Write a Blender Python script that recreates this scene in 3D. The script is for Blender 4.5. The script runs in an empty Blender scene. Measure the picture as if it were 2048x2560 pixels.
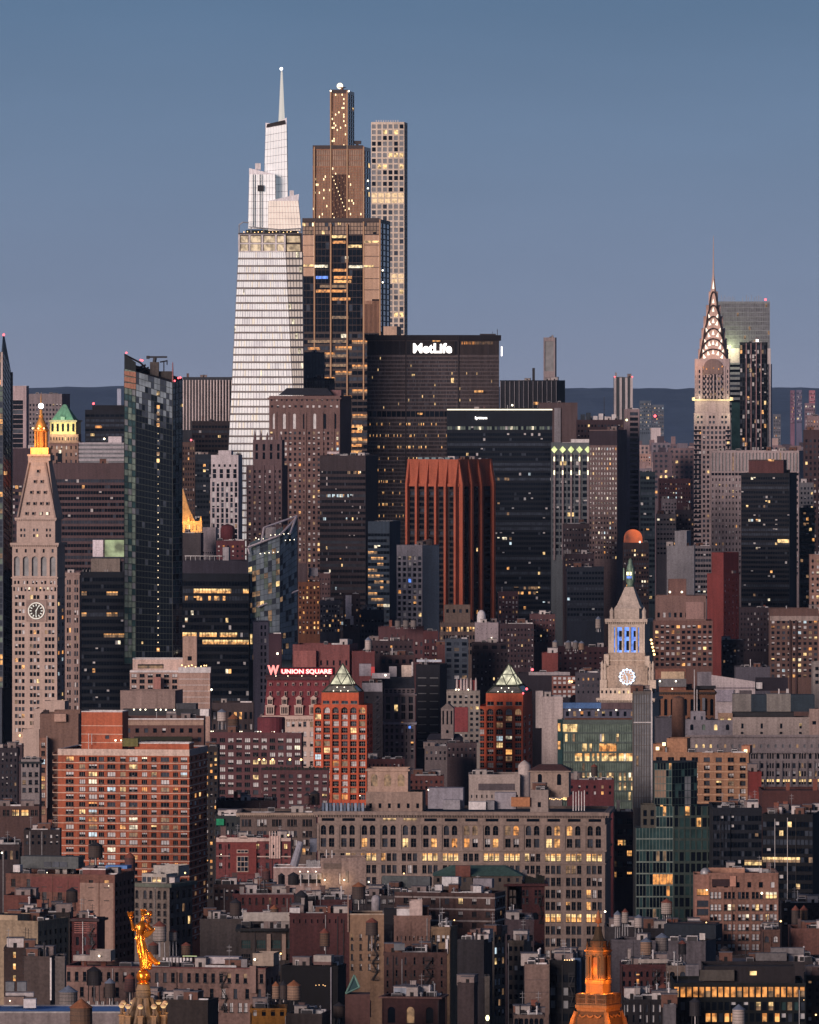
import bpy, math, random
from mathutils import Vector

SC = bpy.context.scene
COL = SC.collection
R = math.radians
# ------------------------------------------------------------------ camera
# one telephoto lens far downtown, level, shifted down so that verticals stay vertical
F, H, CX, HY = 20667.0, 225.0, 1024.0, 985.0     # focal length in photo pixels, eye height (m), principal column, horizon row
cam = bpy.data.cameras.new('camera')
cam.sensor_fit = 'AUTO'
cam.sensor_width = 36.0
cam.lens = F / 2560 * 36.0
cam.shift_y = -(1280 - HY) / 2560.0
cam.clip_start, cam.clip_end = 10.0, 90000.0
camo = bpy.data.objects.new('camera', cam)
COL.objects.link(camo)
camo.location = (0, 0, H)
camo.rotation_euler = (R(90), 0, 0)
SC.camera = camo
# ------------------------------------------------------------------ exposure, sky, dusk light
SC.view_settings.view_transform = 'Standard'
SC.view_settings.look = 'None'
SC.view_settings.gamma = 1.0
SC.view_settings.exposure = 0.0
SUN_EL, SUN_AZ = R(4.0), R(-146.0)               # afterglow low in the west: left of and behind the camera (azimuth from +Y)
W = bpy.data.worlds.new('World')
SC.world = W
W.use_nodes = True
nt = W.node_tree
nt.nodes.clear()
wo = nt.nodes.new('ShaderNodeOutputWorld')
bg = nt.nodes.new('ShaderNodeBackground')
sky = nt.nodes.new('ShaderNodeTexSky')
sky.sky_type = 'NISHITA'
sky.sun_disc = False
sky.sun_elevation = SUN_EL
sky.sun_rotation = SUN_AZ
sky.altitude = 100
sky.air_density = 1.0
sky.dust_density = 1.5
sky.ozone_density = 3.0
# dusk grading of the Nishita sky by elevation (world directions): greyer and pinker low down, bluer above
tc = nt.nodes.new('ShaderNodeTexCoord')
sep = nt.nodes.new('ShaderNodeSeparateXYZ')
nt.links.new(tc.outputs['Generated'], sep.inputs[0])
rp = nt.nodes.new('ShaderNodeValToRGB')
el = rp.color_ramp.elements
GRADE = [(0.0, (0.262, 0.303, 0.427)), (0.012, (0.222, 0.285, 0.42)), (0.030, (0.165, 0.247, 0.39)), (0.047, (0.112, 0.196, 0.335)), (0.075, (0.095, 0.16, 0.28)), (0.13, (0.065, 0.105, 0.19)), (0.3, (0.05, 0.08, 0.15)), (1.0, (0.035, 0.055, 0.11))]
while len(el) < len(GRADE): el.new(0.5)
for e, (p, c) in zip(el, GRADE):
    e.position = p; e.color = (*c, 1)
nt.links.new(sep.outputs['Z'], rp.inputs[0])
mx = nt.nodes.new('ShaderNodeMix'); mx.data_type = 'RGBA'; mx.blend_type = 'MIX'
mx.inputs[0].default_value = 0.88
sc_ = nt.nodes.new('ShaderNodeVectorMath'); sc_.operation = 'SCALE'; sc_.inputs['Scale'].default_value = 10.0
nt.links.new(rp.outputs['Color'], sc_.inputs[0])
nz = nt.nodes.new('ShaderNodeTexNoise'); nz.inputs['Scale'].default_value = 14.0; nz.inputs['Detail'].default_value = 4
zm = nt.nodes.new('ShaderNodeMapping'); zm.inputs['Scale'].default_value = (1, 1, 5)
nt.links.new(tc.outputs['Generated'], zm.inputs[0]); nt.links.new(zm.outputs[0], nz.inputs['Vector'])
nr = nt.nodes.new('ShaderNodeMapRange'); nr.inputs['From Min'].default_value = 0.3; nr.inputs['From Max'].default_value = 0.7; nr.inputs['To Min'].default_value = 9.6; nr.inputs['To Max'].default_value = 10.4
nt.links.new(nz.outputs[0], nr.inputs['Value']); nt.links.new(nr.outputs[0], sc_.inputs['Scale'])   # thin uneven haze
nt.links.new(sky.outputs[0], mx.inputs[6])
nt.links.new(sc_.outputs[0], mx.inputs[7])
nt.links.new(mx.outputs[2], bg.inputs['Color'])
bg.inputs['Strength'].default_value = 0.10
nt.links.new(bg.outputs[0], wo.inputs['Surface'])
sl = bpy.data.lights.new('sun', 'SUN')
sl.energy = 3.6
sl.angle = R(26)
sl.color = (1.0, 0.79, 0.70)
so = bpy.data.objects.new('sun', sl)
COL.objects.link(so)
_a, _e = SUN_AZ, R(9)
so.rotation_euler = Vector((-math.sin(_a) * math.cos(_e), -math.cos(_a) * math.cos(_e), -math.sin(_e))).to_track_quat('-Z', 'Y').to_euler()

rnd = random.Random(11)
# ------------------------------------------------------------------ materials
def lin(c):
    return c / 12.92 if c <= 0.04045 else ((c + 0.055) / 1.055) ** 2.4
def hx(h, k=1.0):
    return tuple(min(0.85, lin(int(h[i:i + 2], 16) / 255) * k) for i in (0, 2, 4))
MC = {}
def newmat(n):
    m = bpy.data.materials.new(n); m.use_nodes = True
    t = m.node_tree
    return m, t, t.nodes['Principled BSDF']
def wm(h, rough=0.85, var=0.36, k=1.32, metal=0.0, spec=0.3, sc=1.0):
    """masonry, metal or paint: base colour broken up by soot, rain streaks and patching (all fixed to the place)"""
    key = ('w', h, rough, var, k, metal, spec, sc)
    if key in MC: return MC[key]
    m, t, b = newmat('surface_' + h)
    g = t.nodes.new('ShaderNodeNewGeometry')
    n1 = t.nodes.new('ShaderNodeTexNoise'); n1.inputs['Scale'].default_value = 0.045 * sc; n1.inputs['Detail'].default_value = 5; n1.inputs['Roughness'].default_value = 0.65
    mp = t.nodes.new('ShaderNodeMapping'); mp.inputs['Scale'].default_value = (0.9 * sc, 0.9 * sc, 0.06 * sc)
    n2 = t.nodes.new('ShaderNodeTexNoise'); n2.inputs['Scale'].default_value = 0.8; n2.inputs['Detail'].default_value = 3
    n3 = t.nodes.new('ShaderNodeTexNoise'); n3.inputs['Scale'].default_value = 1.3 * sc; n3.inputs['Detail'].default_value = 2
    t.links.new(g.outputs['Position'], n1.inputs['Vector']); t.links.new(g.outputs['Position'], mp.inputs['Vector'])
    t.links.new(mp.outputs[0], n2.inputs['Vector']); t.links.new(g.outputs['Position'], n3.inputs['Vector'])
    a = t.nodes.new('ShaderNodeMath'); a.operation = 'ADD'
    t.links.new(n1.outputs[0], a.inputs[0]); t.links.new(n2.outputs[0], a.inputs[1])
    a2 = t.nodes.new('ShaderNodeMath'); a2.operation = 'ADD'
    t.links.new(a.outputs[0], a2.inputs[0]); t.links.new(n3.outputs[0], a2.inputs[1])
    r = t.nodes.new('ShaderNodeMapRange')
    r.inputs['From Min'].default_value = 1.1; r.inputs['From Max'].default_value = 1.9
    r.inputs['To Min'].default_value = 1 - var; r.inputs['To Max'].default_value = 1 + var * 0.75
    t.links.new(a2.outputs[0], r.inputs['Value'])
    v = t.nodes.new('ShaderNodeVectorMath'); v.operation = 'SCALE'
    v.inputs[0].default_value = hx(h, k)
    t.links.new(r.outputs[0], v.inputs['Scale'])
    t.links.new(v.outputs[0], b.inputs['Base Color'])
    b.inputs['Roughness'].default_value = rough; b.inputs['Metallic'].default_value = metal
    b.inputs['Specular IOR Level'].default_value = spec
    MC[key] = m
    return m
EMK = 1.0
def em(name, c, s, noise=0.0, ns=0.55):
    """something that gives off light; noise = furniture, people and curtains breaking up a lit room"""
    key = ('e', name)
    if key in MC: return MC[key]
    m, t, b = newmat(name)
    b.inputs['Base Color'].default_value = (0.02, 0.02, 0.02, 1)
    b.inputs['Emission Color'].default_value = (*c, 1)
    b.inputs['Emission Strength'].default_value = s * EMK
    if noise:
        g = t.nodes.new('ShaderNodeNewGeometry')
        mp = t.nodes.new('ShaderNodeMapping'); mp.inputs['Scale'].default_value = (1, 1, 0.8)
        n = t.nodes.new('ShaderNodeTexNoise'); n.inputs['Scale'].default_value = ns; n.inputs['Detail'].default_value = 3
        t.links.new(g.outputs['Position'], mp.inputs[0]); t.links.new(mp.outputs[0], n.inputs['Vector'])
        r = t.nodes.new('ShaderNodeMapRange'); r.inputs['From Min'].default_value = 0.36; r.inputs['From Max'].default_value = 0.62
        r.inputs['To Min'].default_value = s * (1 - noise) * EMK; r.inputs['To Max'].default_value = s * 1.25 * EMK
        t.links.new(n.outputs[0], r.inputs['Value']); t.links.new(r.outputs[0], b.inputs['Emission Strength'])
    m.cycles.emission_sampling = 'NONE'
    MC[key] = m
    return m
def glass(name, c, rough=0.08, spec=0.5, var=0.0, vs=0.08):
    key = ('g', name)
    if key in MC: return MC[key]
    m, t, b = newmat(name)
    b.inputs['Base Color'].default_value = (*c, 1); b.inputs['Roughness'].default_value = rough
    b.inputs['Specular IOR Level'].default_value = spec
    if var:
        g = t.nodes.new('ShaderNodeNewGeometry')
        n = t.nodes.new('ShaderNodeTexNoise'); n.inputs['Scale'].default_value = vs; n.inputs['Detail'].default_value = 4
        t.links.new(g.outputs['Position'], n.inputs['Vector'])
        r = t.nodes.new('ShaderNodeMapRange'); r.inputs['From Min'].default_value = 0.3; r.inputs['From Max'].default_value = 0.7
        r.inputs['To Min'].default_value = 1 - var; r.inputs['To Max'].default_value = 1 + var
        t.links.new(n.outputs[0], r.inputs['Value'])
        v = t.nodes.new('ShaderNodeVectorMath'); v.operation = 'SCALE'; v.inputs[0].default_value = c
        t.links.new(r.outputs[0], v.inputs['Scale']); t.links.new(v.outputs[0], b.inputs['Base Color'])
    MC[key] = m
    return m
# window fillings: index -> material
PANE = [
    glass('dark_glass', (0.004, 0.007, 0.013), 0.06, 0.25),
    glass('grey_glass', (0.040, 0.050, 0.070), 0.10, 0.5, 0.4, 0.3),
    glass('pale_blind', (0.50, 0.50, 0.52), 0.5, 0.4, 0.25, 0.5),
    em('lit_amber', (1.0, 0.46, 0.14), 1.15, 0.9),
    em('lit_yellow', (1.0, 0.66, 0.28), 1.25, 0.85),
    em('lit_white', (1.0, 0.86, 0.62), 1.2, 0.8),
    em('lit_dim', (1.0, 0.56, 0.28), 0.26, 0.8),
    em('lit_cool', (0.72, 0.90, 1.0), 0.8, 0.7),
    em('lit_blue', (0.12, 0.30, 1.0), 1.2, 0.5),
    glass('teal_glass', (0.028, 0.062, 0.066), 0.10, 0.6, 0.35, 0.2),
    glass('green_glass', (0.15, 0.20, 0.17), 0.14, 0.6, 0.4, 0.25),
    em('lit_point', (1.0, 0.76, 0.42), 2.6),
    em('lit_orange', (1.0, 0.38, 0.09), 0.95, 0.85),
    glass('slate_glass', (0.16, 0.17, 0.19), 0.3, 0.5, 0.3, 0.3),
    glass('bronze_glass', (0.27, 0.19, 0.14), 0.25, 0.5, 0.35, 0.2),
    glass('blue_grey_glass', (0.21, 0.26, 0.31), 0.2, 0.5, 0.35, 0.15),
]
NP = len(PANE)
FRAME = wm('3f3b3b', k=1.1)
DKFRAME = wm('1d1c1f', k=1.0)
LAMPW = em('lamp_white', (1.0, 0.86, 0.62), 5.0)
LAMPA = em('lamp_amber', (1.0, 0.6, 0.25), 4.0)
LAMPR = em('beacon_red', (1.0, 0.10, 0.12), 4.0)
LAMPB = em('lamp_blue', (0.25, 0.45, 1.0), 3.0)
ROOFS = {'tar': wm('2a282b', k=1.3, var=0.4, sc=2), 'grey': wm('55535a', k=1.3, var=0.35, sc=2), 'pale': wm('8b8a92', k=1.3, var=0.3, sc=2),
         'silver': wm('7f8798', k=1.3, var=0.35, sc=2), 'brown': wm('443835', k=1.3, var=0.35, sc=2), 'blue': wm('4a6da0', k=1.6, var=0.3)}
METAL = wm('8a8a8e', rough=0.5, metal=0.4)
DKMETAL = wm('28282c', rough=0.6, metal=0.2)
PALEM = wm('b4b0b2', rough=0.6)
# ------------------------------------------------------------------ mesh building
class MB:
    def __init__(s):
        s.v, s.f, s.m = [], [], []
    def quad(s, a, b, c, d, m=0):
        n = len(s.v); s.v += [a, b, c, d]; s.f.append((n, n + 1, n + 2, n + 3)); s.m.append(m)
    def poly(s, pts, m=0):
        n = len(s.v); s.v += list(pts); s.f.append(tuple(range(n, n + len(pts)))); s.m.append(m)
    def box(s, x0, x1, y0, y1, z0, z1, m=0):
        n = len(s.v)
        s.v += [(x0, y0, z0), (x1, y0, z0), (x1, y1, z0), (x0, y1, z0), (x0, y0, z1), (x1, y0, z1), (x1, y1, z1), (x0, y1, z1)]
        for q in ((0, 3, 2, 1), (4, 5, 6, 7), (0, 1, 5, 4), (1, 2, 6, 5), (2, 3, 7, 6), (3, 0, 4, 7)):
            s.f.append(tuple(n + i for i in q)); s.m.append(m)
    def prism(s, pts, z0, z1, m=0, top=True):
        k = len(pts); n = len(s.v)
        s.v += [(p[0], p[1], z0) for p in pts] + [(p[0], p[1], z1) for p in pts]
        for i in range(k):
            j = (i + 1) % k
            s.f.append((n + i, n + j, n + k + j, n + k + i)); s.m.append(m)
        if top:
            s.f.append(tuple(n + k + i for i in range(k))); s.m.append(m)
    def loft(s, rings, m=0, caps=True, close=True):
        k = len(rings[0]); n = len(s.v)
        for r in rings: s.v += list(r)
        for a in range(len(rings) - 1):
            for i in range(k if close else k - 1):
                j = (i + 1) % k
                s.f.append((n + a * k + i, n + a * k + j, n + (a + 1) * k + j, n + (a + 1) * k + i)); s.m.append(m)
        if caps:
            s.f.append(tuple(n + (len(rings) - 1) * k + i for i in range(k))); s.m.append(m)
            s.f.append(tuple(n + i for i in reversed(range(k)))); s.m.append(m)
    def lathe(s, prof, n=16, cx=0, cy=0, m=0, rot=0.0, caps=True):
        s.loft([[(cx + r * math.cos(2 * math.pi * i / n + rot), cy + r * math.sin(2 * math.pi * i / n + rot), z) for i in range(n)] for r, z in prof], m, caps)
    def tube(s, p, q, r, n=6, m=0, r2=None):
        p, q = Vector(p), Vector(q); d = (q - p).normalized()
        a = d.orthogonal().normalized(); b = d.cross(a)
        r2 = r if r2 is None else r2
        s.loft([[tuple(c + (a * math.cos(2 * math.pi * i / n) + b * math.sin(2 * math.pi * i / n)) * rr) for i in range(n)] for c, rr in ((p, r), (q, r2))], m)
    def sphere(s, c, r, n=12, m=0, sz=1.0):
        prof = [(max(0.001, r * math.sin(math.pi * i / n)), c[2] - sz * r * math.cos(math.pi * i / n)) for i in range(n + 1)]
        s.lathe(prof, n + 4, c[0], c[1], m, caps=False)
    def build(s, name, mats, parent=None, smooth=False, kind=None, loc=None):
        me = bpy.data.meshes.new(name)
        me.from_pydata(s.v, [], s.f)
        for m in (mats if isinstance(mats, (list, tuple)) else [mats]): me.materials.append(m)
        if any(s.m): me.polygons.foreach_set('material_index', s.m)
        if smooth: me.polygons.foreach_set('use_smooth', [True] * len(s.f))
        me.update()
        o = bpy.data.objects.new(name, me); COL.objects.link(o)
        if parent: o.parent = parent
        if kind: o['kind'] = kind
        if loc: o.location = loc
        return o
def thing(name, label, cat, loc=(0, 0, 0), rz=0.0, group=None):
    o = bpy.data.objects.new(name, None); COL.objects.link(o)
    o.location = loc; o.rotation_euler = (0, 0, rz); o.empty_display_size = 5
    o['label'] = label; o['category'] = cat
    if group: o['group'] = group
    return o
def WX(px, D): return (px - CX) * D / F
def WZ(py, D): return H - (py - HY) * D / F
# ------------------------------------------------------------------ windows
# chance of: dark, grey, blind, half blind, lit (which lit panes), whole-row activity
MIX = {
    'res':  dict(b=0.16, hb=0.20, g=0.08, l=0.17, lit=(3, 4, 4, 5, 6, 6, 6, 12, 7), row=0.0),
    'resd': dict(b=0.10, hb=0.12, g=0.22, l=0.06, lit=(3, 4, 6, 6, 6), row=0.0),
    'off':  dict(b=0.01, hb=0.02, g=0.05, l=0.010, lit=(4, 5, 3, 6, 6, 7), row=0.22),
    'offl': dict(b=0.02, hb=0.04, g=0.08, l=0.05, lit=(4, 6, 5, 3, 6), row=0.18),
    'dark': dict(b=0.0, hb=0.0, g=0.06, l=0.008, lit=(6, 4, 5), row=0.07),
    'none': dict(b=0.02, hb=0.05, g=0.22, l=0.015, lit=(6, 4), row=0.0),
    'blind': dict(b=0.45, hb=0.25, g=0.12, l=0.06, lit=(4, 5, 6), row=0.0),
    'loft': dict(b=0.05, hb=0.15, g=0.2, l=0.32, lit=(3, 4, 4, 12, 3, 6), row=0.0),
    'full': dict(b=0.0, hb=0.0, g=0.06, l=0.88, lit=(3, 4, 12, 3), row=0.0),
    'teal': dict(b=0.0, hb=0.0, g=0.0, l=0.04, lit=(4, 6), row=0.0, base=9),
    'green': dict(b=0.02, hb=0.0, g=0.0, l=0.10, lit=(4, 5, 6, 4), row=0.0, base=10),
    'slate': dict(b=0.0, hb=0.0, g=0.0, l=0.02, lit=(6,), row=0.0, base=13),
    'bronze': dict(b=0.0, hb=0.0, g=0.05, l=0.09, lit=(6, 6, 4, 11), row=0.0, base=14),
    'black': dict(b=0.0, hb=0.0, g=0.05, l=0.0, lit=(6,), row=0.0),
}
PMESH = {}
def pane_geo(mb, w, h, var, fr, arch, T):
    """glass of one window, built bottom-centred at the local origin and moved by T"""
    def q(x0, x1, z0, z1, m, y=0.0):
        mb.quad(T(x0, y, z0), T(x1, y, z0), T(x1, y, z1), T(x0, y, z1), m)
    hw = w / 2
    top, bot, fr_ = var[:3]
    def bx3(x0, x1, y0, z0, z1):
        mb.quad(T(x0, y0, z0), T(x1, y0, z0), T(x1, y0, z1), T(x0, y0, z1), NP); mb.quad(T(x0, y0, z1), T(x1, y0, z1), T(x1, 0, z1), T(x0, 0, z1), NP); mb.quad(T(x1, y0, z0), T(x1, 0, z0), T(x1, 0, z1), T(x1, y0, z1), NP); mb.quad(T(x0, 0, z0), T(x0, y0, z0), T(x0, y0, z1), T(x0, 0, z1), NP)
    if fr: bx3(-hw - .12, hw + .12, -.62, -.22, .02)
    if len(var) > 3: bx3(-min(.38, hw * .8), min(.38, hw * .8), -.75, .02, .5)
    if arch:
        hs = h - hw if h > hw else 0
        n = 10
        pts = [T(-hw, 0, 0), T(hw, 0, 0)] + [T(hw * math.cos(math.pi * i / n), 0, hs + min(hw, h) * math.sin(math.pi * i / n)) for i in range(n + 1)]
        mb.poly(pts, bot)
    elif top == bot:
        q(-hw, hw, 0, h, bot)
    else:
        q(-hw, hw, 0, h * (1 - fr_), bot); q(-hw, hw, h * (1 - fr_), h, top)
    if fr:
        mv, mh, t = fr
        def bar(x0, x1, z0, z1, y=-0.08):
            mb.quad(T(x0, y, z0), T(x1, y, z0), T(x1, y, z1), T(x0, y, z1), NP)
            mb.quad(T(x0, y, z1), T(x1, y, z1), T(x1, 0, z1), T(x0, 0, z1), NP)
            mb.quad(T(x1, y, z0), T(x1, 0, z0), T(x1, 0, z1), T(x1, y, z1), NP)
            mb.quad(T(x0, 0, z0), T(x0, y, z0), T(x0, y, z1), T(x0, 0, z1), NP)
        for i in range(1, mv + 1):
            x = -hw + w * i / (mv + 1); bar(x - t / 2, x + t / 2, 0, h if not arch else h * 0.8)
        for i in range(1, mh + 1):
            z = h * i / (mh + 1); bar(-hw, hw, z - t / 2, z + t / 2, -0.10)
def pane_obj(w, h, var, fr, arch, parent, loc, rz, frame_mat):
    key = (round(w, 1), round(h, 1), var, fr, arch, frame_mat.name)
    me = PMESH.get(key)
    if me is None:
        mb = MB(); pane_geo(mb, w, h, var, fr, arch, lambda x, y, z: (x, y, z))
        me = bpy.data.meshes.new('window'); me.from_pydata(mb.v, [], mb.f)
        used = sorted(set(mb.m)); allm = PANE + [frame_mat]
        for u in used: me.materials.append(allm[u])
        if len(used) > 1: me.polygons.foreach_set('material_index', [used.index(i) for i in mb.m])
        me.update(); PMESH[key] = me
    o = bpy.data.objects.new('window', me); COL.objects.link(o)
    o.parent = parent; o.location = loc; o.rotation_euler = (0, 0, rz)
    return o
def pick(mix, act, rg, rowbase=0, rowlit=None):
    M = MIX[mix]; base = M.get('base', rowbase)
    x = rg.random()
    pl = M['l'] + (0.62 if act else 0)
    if x < pl:
        l = rowlit if (act and rowlit and rg.random() < .7) else rg.choice(M['lit'])
        if rg.random() < 0.3: return (l, rg.choice((0, 6, l)), rg.choice((0.4, 0.6)))
        return (l, l, 0)
    x = rg.random()
    if x < M['b']: return (2, 2, 0)
    x -= M['b']
    if x < M['hb']: return (2, base, rg.choice((0.35, 0.5, 0.65)))
    x -= M['hb']
    if x < M['g']: return (1, 1, 0)
    return (base, base, 0)
class Z:
    """one zone of a facade, in photo rows: y0..y1, rows of windows, bays across"""
    def __init__(s, y0, y1, rows=0, n=0, w=0.6, h=0.6, pat=None, arch=False, mix=None, band=False, fr=None, r=None, up=0.5, lit=None, wm=None):
        s.__dict__.update(y0=y0, y1=y1, rows=rows, n=n, w=w, h=h, pat=pat, arch=arch, mix=mix, band=band, fr=fr, r=r, up=up, lit=lit, wm=wm)
class Bld:
    """a building: Empty at the middle of its front base, parts parented to it"""
    def __init__(s, name, label, cat, xc, D, rot=0.0, group=None, seed=None):
        s.D, s.th, s.xc = D, R(rot), xc
        s.X = WX(xc, D)
        s.root = thing(name, label, cat, (s.X, D, 0), -s.th, group)
        s.rg = random.Random(seed if seed is not None else int(xc * 7 + D))
        s.nwin = 0; s.wins = []; s.stuff = MB()
        s.fm = FRAME
    def u(s, px, st=0.0):
        k = (px - CX) / F; c, n = math.cos(s.th), math.sin(s.th)
        return (k * (s.D + st * c) - s.X - st * n) / (c + k * n)
    def z(s, py, st=0.0):
        return WZ(py, s.D + st)
    def P(s, px, py, st=0.0):
        return (s.u(px, st), st, s.z(py, st))
    def m(s, px):
        return px * s.D / F
    def facade(s, mb, O, U, L, zones, zt, zb, mix, r, m=0, st=0.0):
        """wall with real recessed openings; panes are queued as windows"""
        ux, uy = U; nx, ny = uy, -ux
        def P(a, z, d=0.0): return (O[0] + ux * a - nx * d, O[1] + uy * a - ny * d, z)
        rz = math.atan2(uy, ux)
        def wq(a0, a1, z0, z1, mm=m):
            if a1 - a0 > 1e-4 and z1 - z0 > 1e-4: mb.quad(P(a0, z0), P(a1, z0), P(a1, z1), P(a0, z1), mm)
        cur = zt
        for zn in zones:
            z1, z0 = s.z(zn.y0, st), s.z(zn.y1, st)
            z1 = min(z1, cur)
            if cur - z1 > 1e-3: wq(0, L, z1, cur)
            cur = z0
            mm = m if zn.wm is None else zn.wm
            if not zn.rows: wq(0, L, z0, z1, mm); continue
            rh = (z1 - z0) / zn.rows; bw = L / zn.n
            pat = zn.pat or [((1 - zn.w) / 2, (1 + zn.w) / 2)]
            wh = rh * zn.h
            rr = r if zn.r is None else zn.r
            M = zn.mix or mix
            for i in range(zn.rows):
                b0 = z1 - rh * (i + 1); a0 = b0 + (rh - wh) * zn.up; a1 = a0 + wh
                wq(0, L, b0, a0, mm); wq(0, L, a1, b0 + rh, mm)
                act = s.rg.random() < MIX[M]['row']
                c0 = s.rg.random() * .8; c1 = c0 + s.rg.choice((.05, .1, .15, .3, .6)); rb_ = 1 if (MIX[M]['row'] > 0 and s.rg.random() < .22) else 0; rl_ = s.rg.choice(MIX[M]['lit'])
                e = 0.0; bandmb = MB() if zn.band else None
                for j in range(zn.n):
                    for (pa, pb) in pat:
                        x0, x1 = (j + pa) * bw, (j + pb) * bw
                        wq(e, x0, a0, a1, mm); e = x1
                        mb.quad(P(x0, a0), P(x1, a0), P(x1, a0, rr), P(x0, a0, rr), mm)
                        mb.quad(P(x0, a1, rr), P(x1, a1, rr), P(x1, a1), P(x0, a1), mm)
                        mb.quad(P(x0, a0, rr), P(x0, a1, rr), P(x0, a1), P(x0, a0), mm)
                        mb.quad(P(x1, a0), P(x1, a1), P(x1, a1, rr), P(x1, a0, rr), mm)
                        w = x1 - x0; xc = (x0 + x1) / 2
                        if zn.arch:
                            hw = w / 2; hs = a1 - hw; n = 5
                            for sgn in (-1, 1):
                                arc = [P(xc + sgn * hw * math.cos(math.pi / 2 * k / n), hs + hw * math.sin(math.pi / 2 * k / n)) for k in range(n + 1)]
                                mb.poly([P(xc + sgn * hw, a1)] + arc, mm)
                        lm = zn.lit(i, j) if zn.lit else None
                        var = lm if lm else pick(M, act and c0 < j / zn.n < c1, s.rg, rb_, rl_)
                        if zn.fr and not lm and M in ('res', 'blind', 'resd', 'loft') and s.rg.random() < .16: var = var[:3] + (1,)
                        cpt = P(xc, a0, rr)
                        if zn.band:
                            T = (lambda cpt, ux, uy: lambda x, y, z: (cpt[0] + ux * x - uy * y, cpt[1] + uy * x + ux * y, cpt[2] + z))(cpt, ux, uy)
                            pane_geo(bandmb, w, wh, var, zn.fr, zn.arch, T)
                        else:
                            s.wins.append((abs(rz) > 0.5, -w * wh, len(s.wins), w, wh, var, zn.fr, zn.arch, cpt, rz))
                wq(e, L, a0, a1, mm)
                if zn.band and bandmb.f:
                    bandmb.build('window_band', PANE + [s.fm], s.root)
        if cur - zb > 1e-3: wq(0, L, zb, cur)
    def block(s, x0, x1, yt, yb=None, d=None, st=0.0, side=0, front=None, sidez=None, wall=None, roof='tar', pn='wall', mix='res', r=0.35, par=0.9, cop=None, back=True, zb=None, mats=None):
        """a box-shaped mass. x0..x1 = its front in photo columns, yt = its top row; side = columns of flank in view (+right, -left)"""
        ua, ub = s.u(x0, st), s.u(x1, st); L = ub - ua
        zt = s.z(yt, st); z0 = zb if zb is not None else (0.0 if yb is None else s.z(yb, st))
        if d is None:
            d = abs(side) * s.D / F / max(0.02, abs(math.sin(s.th))) if side and s.th else max(14.0, min(45.0, L * 0.8))
        mb = MB()
        s.facade(mb, (ua, st), (1, 0), L, front or [], zt, z0, mix, r, 0, st)
        s.facade(mb, (ub, st), (0, 1), d, (sidez or []) if side >= 0 else [], zt, z0, mix, r, 0, st)
        s.facade(mb, (ua, st + d), (0, -1), d, (sidez or []) if side < 0 else [], zt, z0, mix, r, 0, st)
        mb.quad((ub, st + d, z0), (ua, st + d, z0), (ua, st + d, zt), (ub, st + d, zt))
        wo_ = mb.build(pn, mats or wall, s.root)
        rm = ROOFS[roof] if isinstance(roof, str) else roof
        rb = MB(); zr = zt - par
        rb.quad((ua, st, zr), (ub, st, zr), (ub, st + d, zr), (ua, st + d, zr))
        ro_ = rb.build('roof', rm, s.root)
        if cop is not None and par > 0:
            cb = MB(); t, o = 0.45, 0.06
            cb.box(ua - o, ub + o, st - o, st + t, zt - 0.25, zt + 0.12)
            cb.box(ua - o, ub + o, st + d - t, st + d + o, zt - 0.25, zt + 0.12)
            cb.box(ua - o, ua + t, st + t, st + d - t, zt - 0.25, zt + 0.12)
            cb.box(ub - t, ub + o, st + t, st + d - t, zt - 0.25, zt + 0.12)
            cb.build('coping', cop, s.root)
        s.last = dict(ua=ua, ub=ub, st=st, d=d, zt=zt, zr=zr, z0=z0, roof=ro_)
        return s.last
    def ring(s, name, py, hpx, proj, mat, B=None, dent=0, z=None, hm=None):
        """cornice, ledge or slab edge running round the block"""
        B = B or s.last
        zc = s.z(py, B['st']) if z is None else z; h = s.m(hpx) if hm is None else hm
        mb = MB(); a, b, c, e = B['ua'] - proj, B['ub'] + proj, B['st'] - proj, B['st'] + B['d'] + proj
        mb.box(a, b, c, B['st'] + 0.02, zc - h, zc); mb.box(B['ub'] - 0.02, b, B['st'] + 0.02, e, zc - h, zc)
        mb.box(a, B['ua'] + 0.02, B['st'] + 0.02, e, zc - h, zc)
        if dent:
            n = dent; w = (b - a) / n
            for i in range(n): mb.box(a + w * (i + 0.25), a + w * (i + 0.75), c + proj * 0.35, B['st'] + 0.02, zc - h - h * 0.6, zc - h)
        return mb.build(name, mat, s.root)
    def piers(s, xs, wpx, y0, y1, proj, mat, name='pier', st=None, one=False):
        st = s.last['st'] if st is None else st
        big = MB()
        for x in xs:
            mb = big if one else MB(); a = s.u(x, st); w = s.m(wpx) / 2
            mb.box(a - w, a + w, st - proj, st + 0.02, max(0, s.z(y1, st)), s.z(y0, st))
            if not one: mb.build(name, mat, s.root)
        if one: big.build(name, mat, s.root)
    def bx(s, name, x0, x1, y0, y1, st, d, mat, par=None):
        mb = MB(); mb.box(s.u(x0, st), s.u(x1, st), st, st + d, s.z(y1, st), s.z(y0, st))
        return mb.build(name, mat, par or s.root)
    def lamp(s, px, py, st=-0.6, r=0.55, mat=None, name='lamp'):
        mb = MB(); mb.sphere((0, 0, 0), r * 0.62 * min(1.0, s.D / 4300.0), 8)
        p = s.P(px, py, st)
        return mb.build(name, mat or LAMPW, s.root, True, loc=p)
    def glow(s, px, py, st, e, c=(1, .75, .45), r=0.5, name='floodlight'):
        l = bpy.data.lights.new(name, 'POINT'); l.energy = e; l.color = c; l.shadow_soft_size = r
        o = bpy.data.objects.new(name, l); COL.objects.link(o); o.parent = s.root; o.location = s.P(px, py, st)
        return o
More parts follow.
